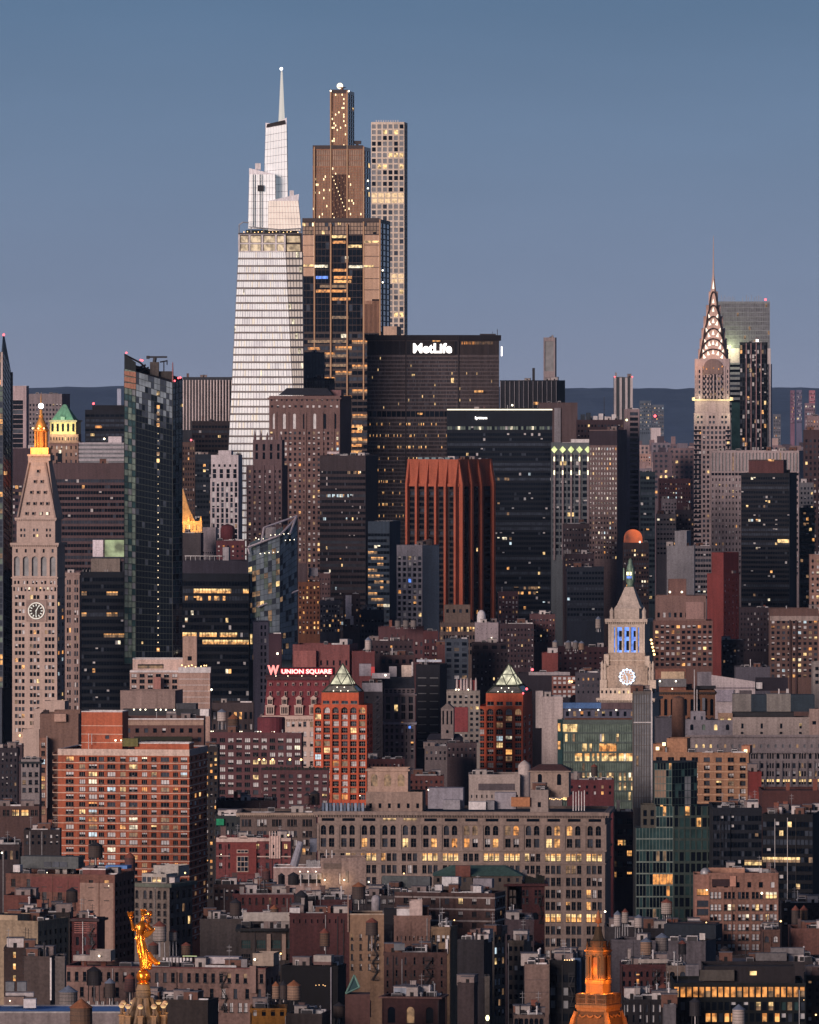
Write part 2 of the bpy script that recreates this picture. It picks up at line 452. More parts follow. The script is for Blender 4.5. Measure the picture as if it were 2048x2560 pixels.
    def text(s, txt, x0, x1, y0, y1, st, mat, name='sign', ext=0.3, bold=0.0):
        cu = bpy.data.curves.new(name, 'FONT'); cu.body = txt; cu.extrude = 0.02; cu.offset = bold; cu.resolution_u = 4
        o = bpy.data.objects.new(name, cu); COL.objects.link(o)
        bpy.context.view_layer.update()
        me = bpy.data.meshes.new_from_object(o.evaluated_get(bpy.context.evaluated_depsgraph_get()))
        bpy.data.objects.remove(o)
        xs = [v.co.x for v in me.vertices]; ys = [v.co.y for v in me.vertices]; zs = [v.co.z for v in me.vertices]
        ax, bx_, ay, by = min(xs), max(xs), min(ys), max(ys); az, bz = min(zs), max(zs)
        X0, X1, Z0, Z1 = s.u(x0, st), s.u(x1, st), s.z(y1, st), s.z(y0, st)
        for v in me.vertices:
            x, y, zz = v.co
            v.co = (X0 + (x - ax) / (bx_ - ax) * (X1 - X0), st - (zz - az) / max(1e-6, bz - az) * ext, Z0 + (y - ay) / (by - ay) * (Z1 - Z0))
        me.materials.clear(); me.materials.append(mat)
        o = bpy.data.objects.new(name, me); COL.objects.link(o); o.parent = s.root
        return o
    def clutter(s, n, B=None, big=1.0):
        """rooftop machinery: hatches, air conditioners, ducts, vents, chimneys"""
        B = B or s.last; rg = s.rg
        if s.D < 2900: n = int(n * 2.2) + 2
        for _ in range(n):
            x = rg.uniform(B['ua'] + 1.5, B['ub'] - 1.5); y = B['st'] + rg.uniform(0.1, 0.85) * B['d']; z = B['zr']
            t = rg.random(); mb = MB()
            if t < 0.28:
                w, d, h = rg.uniform(2.5, 5) * big, rg.uniform(2.5, 5), rg.uniform(2.2, 3.4) * big
                mb.box(x - w / 2, x + w / 2, y, y + d, z, z + h); mb.box(x - w / 2 - .15, x + w / 2 + .15, y - .15, y + d + .15, z + h, z + h + .2, 1)
                mb.box(x - .5, x + .45, y - .04, y, z, z + 2, 2)
                mb.build('roof_hatch', [rg.choice((wm('6f6463'), wm('8d8684'), wm('5a4038'), wm('a39c9c'))), ROOFS['grey'], DKFRAME], B['roof'])
            elif t < 0.62:
                w, d, h = rg.uniform(1.5, 3.6) * big, rg.uniform(1.5, 3), rg.uniform(1.2, 2.0) * big
                mb.box(x - w / 2, x + w / 2, y, y + d, z + .3, z + .3 + h); mb.lathe([(min(w, d) * .36, z + .3 + h), (min(w, d) * .36, z + .55 + h)], 10, x, y + d / 2, 1)
                mb.box(x - w / 2 + .1, x + w / 2 - .1, y - .03, y, z + .55, z + .1 + h, 1)
                for q in (-1, 1): mb.box(x + q * w * .4 - .1, x + q * w * .4 + .1, y + .1, y + d - .1, z, z + .3, 1)
                mb.build('air_conditioner', [rg.choice((PALEM, METAL, wm('77757a'))), DKMETAL], B['roof'])
            elif t < 0.76:
                h = rg.uniform(1.5, 4.5) * big; r = rg.uniform(.12, .3)
                mb.tube((x, y, z), (x, y, z + h), r, 8); mb.lathe([(r * 1.8, z + h), (r * 1.8, z + h + .15), (.02, z + h + .5)], 8, x, y)
                mb.build('vent_pipe', rg.choice((METAL, PALEM, DKMETAL)), B['roof'])
            elif t < 0.9:
                l = rg.uniform(4, 9); x2 = min(B['ub'] - .5, x + l); h = rg.uniform(.6, 1.1)
                mb.box(x, x2, y, y + .9, z + .4, z + .4 + h); mb.box(x, x + .8, y + .05, y + .85, z, z + .4); mb.box(x2 - .8, x2, y + .05, y + .85, z, z + .4)
                mb.build('duct', rg.choice((METAL, PALEM)), B['roof'])
            elif t < 0.95:
                x2 = min(B['ub'] - .4, x + rg.uniform(5, 12)); k = max(2, int((x2 - x) / 1.6))
                for i in range(k + 1): a = x + (x2 - x) * i / k; mb.box(a - .05, a + .05, y, y + .1, z, z + 1.15)
                for h in (.55, 1.1): mb.box(x, x2, y + .02, y + .08, z + h, z + h + .07)
                mb.build('railing', rg.choice((METAL, DKMETAL)), B['roof'])
            else:
                w = rg.uniform(.9, 1.8); h = rg.uniform(2, 4.5)
                mb.box(x - w / 2, x + w / 2, y, y + .9, z, z + h); mb.box(x - w / 2 - .1, x + w / 2 + .1, y - .1, y + 1, z + h, z + h + .2)
                mb.build('chimney', rg.choice((wm('6b4238'), wm('544443'), wm('857d7c'))), B['roof'])
    def fire(s, px, wpx, y0, y1, n, st=0.0, mat=None):
        """zigzag iron fire escape on the front"""
        mb = MB(); u0, u1 = s.u(px - wpx / 2, st), s.u(px + wpx / 2, st); za, zb = s.z(y0, st), s.z(y1, st)
        for i in range(n):
            z = za - (za - zb) * i / n; z2 = za - (za - zb) * (i + 1) / n
            mb.box(u0, u1, st - 1.1, st - .02, z - .12, z); mb.box(u0, u1, st - 1.12, st - 1.06, z + .85, z + .95); mb.box(u0, u1, st - 1.12, st - 1.06, z + .4, z + .46)
            for q in range(5): x = u0 + (u1 - u0) * q / 4; mb.box(x - .04, x + .04, st - 1.13, st - 1.05, z, z + .95)
            a, c = (u0 + .3, u1 - .3) if i % 2 else (u1 - .3, u0 + .3)
            if i < n - 1: mb.tube((a, st - .7, z), (c, st - .7, z2), .12, 4); mb.tube((a, st - .4, z), (c, st - .4, z2), .12, 4)
        return mb.build('fire_escape', mat or DKMETAL, s.root)
    def done(s):
        """the 100 windows that show largest become parts of their own, further ones one more part"""
        s.wins.sort(key=lambda t: t[:3])
        ppm = F / s.D
        small = [t for t in s.wins if t[3] * t[4] * ppm * ppm < 30]
        bigw = [t for t in s.wins if t[3] * t[4] * ppm * ppm >= 30]
        one, rest = bigw[:100], bigw[100:] + small
        for t in one:
            pane_obj(t[3], t[4], t[5], t[6], t[7], s.root, t[8], t[9], s.fm)
        if rest:
            mb = MB()
            for t in rest:
                ux, uy = math.cos(t[9]), math.sin(t[9]); c = t[8]
                T = (lambda c, ux, uy: lambda x, y, z: (c[0] + ux * x - uy * y, c[1] + uy * x + ux * y, c[2] + z))(c, ux, uy)
                pane_geo(mb, t[3], t[4], t[5], t[6], t[7], T)
            mb.build('window', PANE + [s.fm], s.root, kind='stuff')
        s.wins = []
        return s
DEFROT = 9.0
def front_n(z): return z[0].n if z and z[0].rows else 0
def S(name, label, cat, x0, x1, yt, D, wall, front=None, side=0, sf=None, yv=None, roof='tar', rot=None, d=None, mix='res', clut=3, fe=None, cor=None, cop=None, r=0.35, fr=None, group=None, pad=8, pat=None, band=False, done=True, arch=False, h0=None, zones=None, sz=None):
    """an ordinary building. front = (bays, floor pitch in rows, window width share, height share); sf = the same for the flank"""
    th = rot if rot is not None else (DEFROT if side > 0 else -DEFROT if side < 0 else 0.0)
    b = Bld(name, label, cat, (x0 + x1) / 2, D, th, group)
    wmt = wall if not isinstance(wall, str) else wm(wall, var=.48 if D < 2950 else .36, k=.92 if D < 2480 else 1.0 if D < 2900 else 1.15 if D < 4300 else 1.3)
    yv = yv or yt + 160
    z1 = zones or []
    if front and not zones:
        n, fh, w, h = front; rows = max(1, int((yv - yt - pad) / fh))
        z1 = [Z(yt + pad, yt + pad + rows * fh, rows, n, w, h, pat=pat, band=band, fr=fr, arch=arch)]
    z2 = sz or []
    if sf and not sz:
        n, fh, w, h = sf; rows = max(1, int((yv - yt - pad) / fh))
        z2 = [Z(yt + pad, yt + pad + rows * fh, rows, n, w, h, band=band)]
    if cop is None: cop = wmt
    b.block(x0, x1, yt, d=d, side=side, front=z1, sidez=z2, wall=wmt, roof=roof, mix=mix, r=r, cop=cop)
    b.wall = wmt
    if cor:
        b.ring('cornice', yt + cor[0], cor[1], cor[2], wm(cor[3]) if len(cor) > 3 else wmt, dent=cor[4] if len(cor) > 4 else 0)
    if D < 4300 and not cor and not band: b.ring('ledge', yt + pad - 2.5, 1.3, .16, wmt)
    if clut: b.clutter(clut)
    for f in fe or (): b.fire(*f)
    if D < 2950 and front_n(z1):
        L_ = b.last; n_ = front_n(z1)
        for _ in range(2 + n_ // 7):
            x = L_['ua'] + (L_['ub'] - L_['ua']) * b.rg.randrange(0, n_ + 1) / n_; x = min(max(x, L_['ua'] + .2), L_['ub'] - .2)
            mb = MB(); mb.box(x - .09, x + .09, -.24, -.03, 0, L_['zt'] - b.rg.uniform(.3, 2)); mb.build('drain_pipe', b.rg.choice((METAL, DKMETAL, wmt)), b.root)
        for _ in range(3):
            x = b.rg.uniform(L_['ua'] + 1, L_['ub'] - 1); y = b.rg.uniform(2, max(3, L_['d'] - 2)); h = b.rg.uniform(3, 7); mb = MB(); z = L_['zr']
            mb.tube((x, y, z), (x, y, z + h), .07, 5)
            for q in (.75, .9): mb.box(x - .7, x + .7, y - .03, y + .03, z + h * q, z + h * q + .07)
            mb.build('antenna', b.rg.choice((METAL, DKMETAL)), L_['roof'])
    if done: b.done()
    return b
# ================================================================== helpers for towers that are not boxes
def lerp(a, b, t): return tuple(a[i] + (b[i] - a[i]) * t for i in range(3))
def panel(b, BL, BR, TR, TL, rows, cols, sp, choose, frame, mull=0.25, proud=0.35, name='window_band', fname='facade_frame', every=1):
    """curtain wall on any four corners: glass bands (one part per storey), spandrels and mullions standing proud"""
    e1 = Vector(BR) - Vector(BL); e2 = Vector(TL) - Vector(BL); N = e1.cross(e2).normalized()
    def P(u, v, d=0.0):
        p = Vector(lerp(lerp(BL, BR, u), lerp(TL, TR, u), v)) + N * d
        return tuple(p)
    fb = MB()
    def strip(u0, u1, v0, v1, d):
        a, b_, c, e = P(u0, v0, d), P(u1, v0, d), P(u1, v1, d), P(u0, v1, d)
        a0, b0, c0, e0 = P(u0, v0), P(u1, v0), P(u1, v1), P(u0, v1)
        fb.quad(a, b_, c, e); fb.quad(e, c, c0, e0); fb.quad(a0, b0, b_, a); fb.quad(b_, b0, c0, c); fb.quad(a0, a, e, e0)
    for i in range(rows):
        v0, v1 = i / rows, (i + 1) / rows; vm = v0 + sp * (v1 - v0)
        if sp > 0: strip(0, 1, v0, vm, proud)
        g = MB()
        for j in range(cols):
            g.quad(P(j / cols, vm), P((j + 1) / cols, vm), P((j + 1) / cols, v1), P(j / cols, v1), choose(i, j))
        g.build(name, PANE + [b.fm], b.root)
    W_ = max(e1.length, (Vector(TR) - Vector(TL)).length)
    if mull:
        for j in range(0, cols + 1, every):
            t = mull / W_ / 2; u = min(1 - t, max(t, j / cols)); strip(u - t, u + t, 0, 1, proud * 0.6)
    fb.build(fname, frame, b.root)
def frus(b, name, cxp, levels, st0, mat, n=4, rot=math.pi / 4, depth=None, smooth=False):
    """pyramid, drum or spire of n sides: levels = (row, half width in columns), bottom or top first"""
    w0 = max(b.m(h) for _, h in levels)
    cx = b.u(cxp, st0); cy = st0 + (w0 if depth is None else depth)
    k = math.cos(math.pi / n) if n == 4 else 1.0
    mb = MB()
    lv = sorted(levels, key=lambda t: -t[0])
    mb.lathe([(max(0.02, b.m(h)) / k, b.z(y, st0)) for y, h in lv], n, cx, cy, 0, rot)
    return mb.build(name, mat, b.root, smooth)
def clock(b, px, py, rpx, st, rim, face, glowm, hands, dots=12, ring=True):
    c = b.P(px, py, st); r = b.m(rpx)
    def disc(r0, r1, y, name, mat, n=32):
        mb = MB()
        for i in range(n):
            a, a2 = 2 * math.pi * i / n, 2 * math.pi * (i + 1) / n
            q = lambda rr, t: (c[0] + rr * math.sin(t), y, c[2] + rr * math.cos(t))
            if r0 > 0:
                mb.quad(q(r0, a), q(r1, a), q(r1, a2), q(r0, a2))
                z = lambda rr, t: (c[0] + rr * math.sin(t), c[1], c[2] + rr * math.cos(t))
                mb.quad(q(r1, a), z(r1, a), z(r1, a2), q(r1, a2))
            else: mb.poly([q(r1, a), q(r1, a2), (c[0], y, c[2])])
        return mb.build(name, mat, b.root)
    f = disc(0, r * 0.98, c[1] - 0.15, 'clock_face', face); f_ = f
    rr_ = disc(r * 0.86, r, c[1] - 0.5, 'clock_rim', rim)
    for i in range(dots):
        a = 2 * math.pi * i / dots; mb = MB(); rr = r * 0.70
        q = lambda rad, off: (c[0] + rad * math.sin(a) + off * math.cos(a), c[1] - 0.35, c[2] + rad * math.cos(a) - off * math.sin(a))
        mb.quad(q(r * .56, -r * .055), q(r * .56, r * .055), q(r * .80, r * .055), q(r * .80, -r * .055))
        o = mb.build('hour_mark', glowm, f)
    for ang, ln, w in hands:
        a = R(ang); mb = MB()
        q = lambda rad, off: (c[0] + rad * math.sin(a) + off * math.cos(a), c[1] - 0.6, c[2] + rad * math.cos(a) - off * math.sin(a))
        mb.quad(q(-r * .1, -w * r), q(-r * .1, w * r), q(ln * r, w * r * .5), q(ln * r, -w * r * .5))
        mb.build('clock_hand', glowm if ring else DKFRAME, f)
# ================================================================== silver tapering skyscraper with spire
b = Bld('skyscraper', 'tallest silvery glass skyscraper, tapering in slanted tiers to a white lit spire', 'skyscraper', 650, 5350, 0)
b.fm = wm('6e6664', k=1.2)
SILV = glass('silver_glass', (0.97, 0.99, 1.0), 0.42, 0.6, 0.10, 0.12)
SILVW = glass('silver_warm_glass', (1.0, 0.93, 0.84), 0.42, 0.6, 0.12, 0.12)
PANE_S = len(PANE); PANE += [SILV, SILVW, glass('silver_dim', (.86, .88, .92), .42, .6, .15, .1), glass('silver_lit', (0.85, 0.8, 0.7), 0.4, 0.5, 0.2, 0.4)]
for m_ in PANE[-4:]: m_.node_tree.nodes['Principled BSDF'].inputs['Metallic'].default_value = 0.35
for m_, e_, c_ in ((PANE[-4], .15, (.82, .95, 1, 1)), (PANE[-3], .08, (1, .85, .7, 1)), (PANE[-2], .08, (.85, .95, 1, 1)), (PANE[-1], .30, (1, .9, .72, 1))):   # glow added to every pane to brighten the front; silver_lit for lit offices
    m_.node_tree.nodes['Principled BSDF'].inputs['Emission Strength'].default_value = e_; m_.node_tree.nodes['Principled BSDF'].inputs['Emission Color'].default_value = c_; m_.cycles.emission_sampling = 'NONE'; NP = len(PANE)
SFR = wm('77706f', k=1.1, rough=0.5); SFD = wm('4c4749', k=1.1, rough=0.5)
rg = random.Random(3)
def ovc(i, j): return (PANE_S + (3 if rg.random() < .06 else 2 if rg.random() < (.5 if (i * 3 + j // 5) % 7 < 2 else .14) else 0)) if rg.random() > 0.005 else 5
YB = 1500
LB, LT, MBt, MT, RB, RT = b.P(552, YB, 0), b.P(596, 630, 0), b.P(759, YB, 0), b.P(714, 630, 0), b.P(764, YB, .3), b.P(756, 630, 2.4)
panel(b, LB, MBt, MT, LT, 47, 44, 0.24, ovc, SFR, 0.16, 0.5, every=2)
panel(b, MBt, RB, RT, MT, 47, 5, 0.26, lambda i, j: PANE_S + 1 if (i * 7 + j) % 13 else 5, SFD, 0.2, 0.5)
mb = MB(); bk = [(LB[0], 60, LB[2]), (RB[0], 60, RB[2])]; tk = [(LT[0], 50, LT[2]), (RT[0], 50, RT[2])]
mb.quad(LB, LT, tk[0], bk[0]); mb.quad(RB, bk[1], tk[1], RT); mb.quad(bk[1], bk[0], tk[0], tk[1]); mb.quad(LT, MT, RT, tk[1]); mb.quad(LT, RT, tk[1], tk[0])
mb.box(LB[0] + 1, RB[0] - 1, 3, 55, 0, LB[2])
mb.build('wall', SFR, b.root)
# double-height lit sky lobby under the deck
mb = MB()
mb.quad(b.P(596, 630, .6), b.P(714, 630, .6), b.P(711, 583, .6), b.P(598, 583, .6)); mb.quad(b.P(714, 630, .6), b.P(756, 630, 2.6), b.P(755, 583, 2.6), b.P(711, 583, .6))
mb.build('sky_lobby_back', wm('3a3230'), b.root)
for r_, (ya, yb) in enumerate(((590, 606), (611, 628))):
    for x0, x1 in ((602, 620), (627, 652), (660, 687), (694, 710)):
        mb = MB(); mb.quad(b.P(x0, yb, .2), b.P(x1, yb, .2), b.P(x1, ya, .2), b.P(x0, ya, .2)); mb.build('window', em('lobby_lit', (1.0, .74, .48), 0.75, 0.6, 0.35), b.root)
    mb = MB(); mb.quad(b.P(718, yb, .6), b.P(751, yb, 2.1), b.P(750, ya, 2.1), b.P(717, ya, .6)); mb.build('window', em('lobby_lit2', (1.0, .72, .45), 0.6, 0.6, 0.3), b.root)
for x in (598, 624, 656, 690, 712): b.bx('pier', x - 2.3, x + 2.3, 584, 630, -.3, .8, PALEM)
for y in (586, 609, 629): b.bx('floor_slab', 596, 713, y - 2, y + 1.5, -.5, 1.2, PALEM)
b.bx('floor_slab', 596, 754, 582, 586, -.9, 26, SFD)
# open roof deck frame
mb = MB()
for p, q in (((598, 583), (598, 562)), ((598, 562), (608, 555)), ((608, 555), (622, 557)), ((622, 567), (700, 574)), ((660, 583), (660, 571)), ((628, 583), (628, 567)), ((700, 583), (700, 574)), ((700, 574), (752, 571)), ((752, 583), (752, 571))):
    mb.tube(b.P(*p, .3), b.P(*q, .3), .35, 5)
mb.build('deck_frame', METAL, b.root)
for x in range(610, 752, 9):
    if x % 4: b.lamp(x, 578 + (x * 7) % 4, 3, .45, LAMPA)
b.bx('deck_shrub', 615, 745, 575, 583, 6, 3, wm('17201a'))
def ovtier(BLp, BRp, TRp, TLp, s0, dp, rows, cols, warm, top=None):
    c = PANE_S + (1 if warm else 0)
    A, B_, C_, D_ = b.P(*BLp, s0), b.P(*BRp, s0), b.P(*TRp, s0), b.P(*TLp, s0)
    panel(b, A, B_, C_, D_, rows, cols, 0.045, lambda i, j: c, wm('8d878a', k=1.1), 0.13, 0.18, every=1)
    mb = MB(); k = lambda p: (p[0], p[1] + dp, p[2])
    mb.quad(B_, k(B_), k(C_), C_); mb.quad(k(A), A, D_, k(D_)); mb.quad(k(B_), k(A), k(D_), k(C_)); mb.quad(D_, C_, k(C_), k(D_))
    mb.build('crown_wall', wm('5d5a60', rough=.5), b.root)
ovtier((656, 590), (721, 590), (717, 311), (664, 321), 14, 22, 15, 8, False)
ovtier((620, 572), (690, 572), (688, 436), (623, 436), 6, 16, 8, 9, False)
ovtier((670, 577), (754, 577), (746, 502), (671, 502), 1.5, 18, 5, 11, True)
mb = MB()
def wedge(a, c, d, s0, t): mb.loft([[b.P(*a, s0), b.P(*c, s0), b.P(*d, s0)], [b.P(*a, s0 + t), b.P(*c, s0 + t), b.P(*d, s0 + t)]], 0)
wedge((623, 436), (688, 436), (623, 420), 6, 12); wedge((671, 502), (746, 502), (748, 485), 1.5, 12); wedge((664, 321), (717, 311), (717, 294), 14, 1); wedge((664, 321), (717, 311), (664, 307), 14.2, .8)
mb.build('slanted_crown', wm('c9c7cd', rough=.4), b.root)
mb = MB(); mb.quad(b.P(666, 319, 13.4), b.P(714, 310, 13.4), b.P(712, 300, 13.4), b.P(668, 310, 13.4)); mb.build('crown_opening', wm('2b2627'), b.root)
mb = MB(); sx = b.u(703); mb.lathe([(2.3, b.z(312)), (1.7, b.z(270)), (1.1, b.z(220)), (.55, b.z(176)), (.3, b.z(173))], 8, sx, 24)
for i in range(26):
    z = b.z(306 - i * 5); mb.box(sx - 2.1 + i * .055, sx + 2.1 - i * .055, 21.8, 26, z, z + .35)
mb.build('spire', em('spire_white', (1, .93, .86), 0.62), b.root)
b.lamp(703.5, 172, 22, 1.7, em('spire_beacon', (1, .96, .9), 3.0), 'beacon')
b.bx('window_washing_rig', 644, 660, 463, 478, 4.5, 1.2, DKMETAL)
for x in (633, 638, 650, 655): b.bx('rail', x - .7, x + .7, 436, 568, 5.4, .4, DKMETAL)
b.bx('roof_hatch', 638, 652, 408, 424, 10, 5, PALEM); b.bx('roof_hatch', 724, 735, 476, 492, 8, 4, PALEM)
b.done()
# ================================================================== bronze stepped skyscraper
b = Bld('skyscraper', 'bronze stepped skyscraper with glowing gold vertical fins, narrow top block and dome lamp', 'skyscraper', 857, 5750, 6)
BRZ = wm('6b4c3a', rough=.32, metal=.55, k=1.5); BRD = wm('2b2021', rough=.5)
b.fm = wm('4a342b', k=1.2)
FIN = em('fin_light', (1.0, .58, .30), 0.42)
def jlit(p1, p2): return lambda i, j: ((11, 11, 0) if b.rg.random() < p1 else (6, 6, 0) if b.rg.random() < p2 else (14, 14, 0))
BGL = wm('8c7768', rough=.35, metal=.5, k=1.7, var=.2)
b.block(756, 949, 548, side=16, d=70, wall=BRD, front=[Z(556, 586, 3, 24, .9, .86, mix='bronze'), Z(588, 830, 14, 20, .94, .9, mix='dark', band=True), Z(832, 1140, 20, 14, .94, .62, mix='dark', band=True, lit=lambda i, j: (12, 6, .5) if (i * 5 + j // 3) % 4 == 0 and 3 < j < 12 else None)], sidez=[Z(556, 830, 20, 3, .8, .8, mix='dark', band=True)], roof='tar')
for x0, x1, y0, y1 in ((757, 785, 588, 690), (911, 948, 588, 748), (911, 930, 748, 760)):
    b.bx('bronze_panel', x0, x1, y0, y1, -.35, .3, BGL)
    for k in range(int((x1 - x0) / 3)): b.bx('mullion', x0 + k * 3, x0 + k * 3 + .7, y0, y1, -.55, .2, BRZ)
    for y in (612, 640, 668, 696, 724): 
        if y < y1: b.bx('transom', x0, x1, y, y + 1.4, -.6, .25, BRD)
for k in range(12): b.bx('louvre_blade', 911 + k * 3.2, 912.6 + k * 3.2, 752, 832, -.7, .5, wm('8a6a5a'))
for y, x0, x1 in ((602, 911, 948), (661, 757, 785), (663, 911, 935)): b.bx('window_band', x0, x1, y, y + 5, -.7, .1, PANE[4])
b.block(782, 908, 366, 552, side=11, d=48, st=1.0, wall=BRZ, front=[Z(374, 416, 3, 28, .8, .9, lit=lambda i, j: (14, 14, 0)), Z(418, 552, 20, 34, .62, .8, lit=jlit(.05, .10))], sidez=[Z(374, 548, 12, 3, .8, .8, mix='dark', band=True)], roof='tar', pn='upper_wall')
b.block(825, 870, 226, 370, side=9, d=40, st=1.6, wall=BRZ, front=[Z(234, 366, 24, 11, .62, .8, lit=jlit(.09, .14))], sidez=[Z(234, 366, 13, 3, .8, .8, mix='dark', band=True)], roof='tar', pn='top_wall')
b.bx('glass_bay', 829, 866, 436, 548, .55, .3, PANE[0])
for k in range(11): b.bx('mullion', 829.5 + k * 3.5, 830.4 + k * 3.5, 436, 548, .3, .3, BRZ)
for k in range(34): b.bx('window', 831 + (k * 7 % 10) * 3.5, 832.6 + (k * 7 % 10) * 3.5, 440 + k * 3.1, 443 + k * 3.1, .5, .04, PANE[11 if k % 3 == 0 else 6])
# dark glass slot down the middle, storeys lit here and there
for y, x0, x1, mm in ((588, 830, 868, 4), (602, 832, 864, 12), (612, 870, 905, 4), (662, 785, 820, 5), (663, 872, 928, 5), (672, 832, 866, 12), (690, 835, 880, 12), (700, 835, 878, 3), (712, 800, 870, 6), (724, 790, 868, 12), (744, 826, 876, 12), (790, 830, 872, 6), (850, 770, 868, 6), (868, 770, 800, 12), (886, 815, 870, 6), (910, 815, 868, 6), (1062, 865, 905, 3), (1075, 868, 905, 12), (1094, 870, 905, 3), (1110, 868, 905, 12), (1126, 868, 905, 3)):
    b.bx('window_band', x0, x1, y, y + 7, -.42, .1, PANE[mm])
b.bx('window_band', 790, 820, 690, 697, -.45, .1, PANE[8])
for x, y0, y1, st in ((786, 366, 1000, .4), (827, 226, 560, 1.0), (827, 560, 1100, -.6), (868, 226, 560, 1.0), (868, 560, 1100, -.6), (909, 366, 1000, .4), (950, 548, 850, -.6)):
    b.bx('fin', x - 2, x + 2, y0, y1, st - .6, .8, BRZ); b.bx('fin_lamp', x - .7, x + .7, y0 + 2, y1, st - .85, .2, FIN)
b.bx('roof_edge', 756, 949, 545, 554, -.8, 1, BRD); b.bx('roof_edge', 782, 908, 363, 372, .2, 1, BRD); b.bx('roof_edge', 825, 870, 224, 233, .8, 1, BRD)
b.block(959, 992, 816, 850, d=30, st=-2, wall=wm('a08878'), pn='annex_wall')
b.bx('roof_crane', 885, 902, 352, 360, 8, 4, BRD); b.bx('roof_crane', 890, 896, 360, 368, 9, 2, BRD)
mb = MB(); mb.sphere(b.P(850, 215, 12), 2.2, 10); mb.build('dome_lamp', em('dome_lamp', (1, .85, .65), 1.8), b.root, True)
mb = MB(); mb.lathe([(1.2, b.z(228)), (1.2, b.z(219)), (3.0, b.z(217.5)), (3.0, b.z(216.5))], 10, b.u(850), 12); mb.build('lamp_mast', BRZ, b.root)
for x, y in ((827, 227), (872, 228), (920, 452), (920, 471), (957, 676), (957, 706)): b.lamp(x, y, -.9, .9)
b.done()
# ================================================================== slim white grid tower
b = Bld('skyscraper', 'slim pale concrete grid tower with square windows and two glowing open floors', 'skyscraper', 970, 6300, 5)
w4 = wm('b5a89c'); lit4 = em('open_floor_lit', (1.0, .66, .36), 0.9, .35)
PANE += [lit4]; NP = len(PANE); L4 = NP - 1
g4 = lambda i, j: (4, 4, 0) if b.rg.random() < .06 else (1, 1, 0) if b.rg.random() < .3 else (13, 13, 0)
d4 = lambda i, j: ((4, 4, 0) if b.rg.random() < .5 else (13, 13, 0)) if i in (1, 5, 7) else ((0, 0, 0) if b.rg.random() < .4 else (13, 13, 0))
b.block(928, 1011, 305, side=6, d=28, wall=w4, front=[Z(309, 481, 12, 6, .70, .74, lit=d4), Z(481, 509, 2, 5, .82, .80, lit=lambda i, j: (L4, L4, 0)), Z(509, 684, 12, 6, .70, .74, lit=g4), Z(684, 708, 2, 5, .82, .8, lit=lambda i, j: (L4, L4, 0)), Z(708, 851, 10, 6, .70, .74, lit=g4)], sidez=[Z(309, 851, 38, 3, .5, .74, mix='black')], roof='pale')
for x in range(940, 1000, 6): b.bx('roof_rail_post', x, x + 2, 300, 306, 6, .5, PALEM)
b.done()
# ================================================================== wide office slab with the big lit name
b = Bld('office_tower', 'wide brown office slab with a dense window grid and glowing MetLife name on top', 'office tower', 1083, 5450, 0)
wl = wm('524a4c'); wd = wm('2c282b'); b.fm = wd
off = lambda i, j: (4, 4, 0) if b.rg.random() < .012 else (0, 0, 0) if b.rg.random() < .75 else (1, 1, 0)
def offl(i, j): return (4, 3, .4) if b.rg.random() < .22 and i % 3 == 1 else (0, 0, 0) if b.rg.random() < .7 else (1, 1, 0)
fz = lambda n: [Z(850, 890, 1, n * 1, .86, .86, mix='black', band=True, r=.8), Z(891, 1024, 14, n, .64, .66, lit=off, r=.5), Z(1026, 1044, 1, n // 4, .92, .8, mix='black', band=True), Z(1046, 1400, 37, n, .64, .66, lit=offl, r=.5)]
b.block(1015, 1146, 848, d=36, wall=wl, front=fz(46), roof='tar')
# the outer thirds fold back
def wing(xa, xb, sa, sb, n):
    A, B_ = b.P(xa, 0, sa), b.P(xb, 0, sb); dx, dy = B_[0] - A[0], B_[1] - A[1]; L = math.hypot(dx, dy)
    mb = MB(); b.facade(mb, (A[0], A[1]), (dx / L, dy / L), L, fz(n), b.z(848), 0, 'off', .5)
    mb.quad((A[0], A[1], 0), (A[0], A[1], b.z(848)), (A[0], 40, b.z(848)), (A[0], 40, 0)); mb.quad((B_[0], B_[1], 0), (B_[0], 40, 0), (B_[0], 40, b.z(848)), (B_[0], B_[1], b.z(848)))
    mb.build('wing_wall', wl, b.root)
wing(918, 1015, 9, 0, 34); wing(1146, 1248, 0, 9, 36)
mb = MB(); mb.prism([(b.u(914, 9), 8), (b.u(1014), -1.4), (b.u(1147), -1.4), (b.u(1253, 9), 8), (b.u(1253, 9), 42), (b.u(914, 9), 42)], b.z(851), b.z(837.5)); mb.build('roof', wm('1d1b20'), b.root)
for x in (1015, 1146): b.bx('fold_joint', x - 1.5, x + 1.5, 850, 1400, -.35, .3, wd)
b.bx('sign_backing', 1027, 1137, 853, 888, -.9, .5, wm('1e1a1c'))
b.text('MetLife', 1033, 1130, 858, 883, -1.0, em('sign_white', (1, .92, .86), 3.0), 'sign', .5, .035)
b.bx('window_band', 1082, 1102, 851, 854, -1.6, .2, PANE[3])
for x in range(1153, 1232, 5): b.bx('window', x, x + 4, 854, 861, 1.0 + (x - 1146) * .085, .2, PANE[12 if x < 1185 else 6])
b.bx('mast', 1243, 1244.5, 823, 838, 10, .6, DKMETAL); b.bx('mast', 1231, 1232, 829, 838, 10, .6, DKMETAL); b.bx('roof_hatch', 1200, 1240, 834.5, 838, 8, 8, wd)
b.bx('side_sign', 1253.2, 1256, 866, 890, 10, 8, em('sign_white', (1, .92, .86), 3.0))
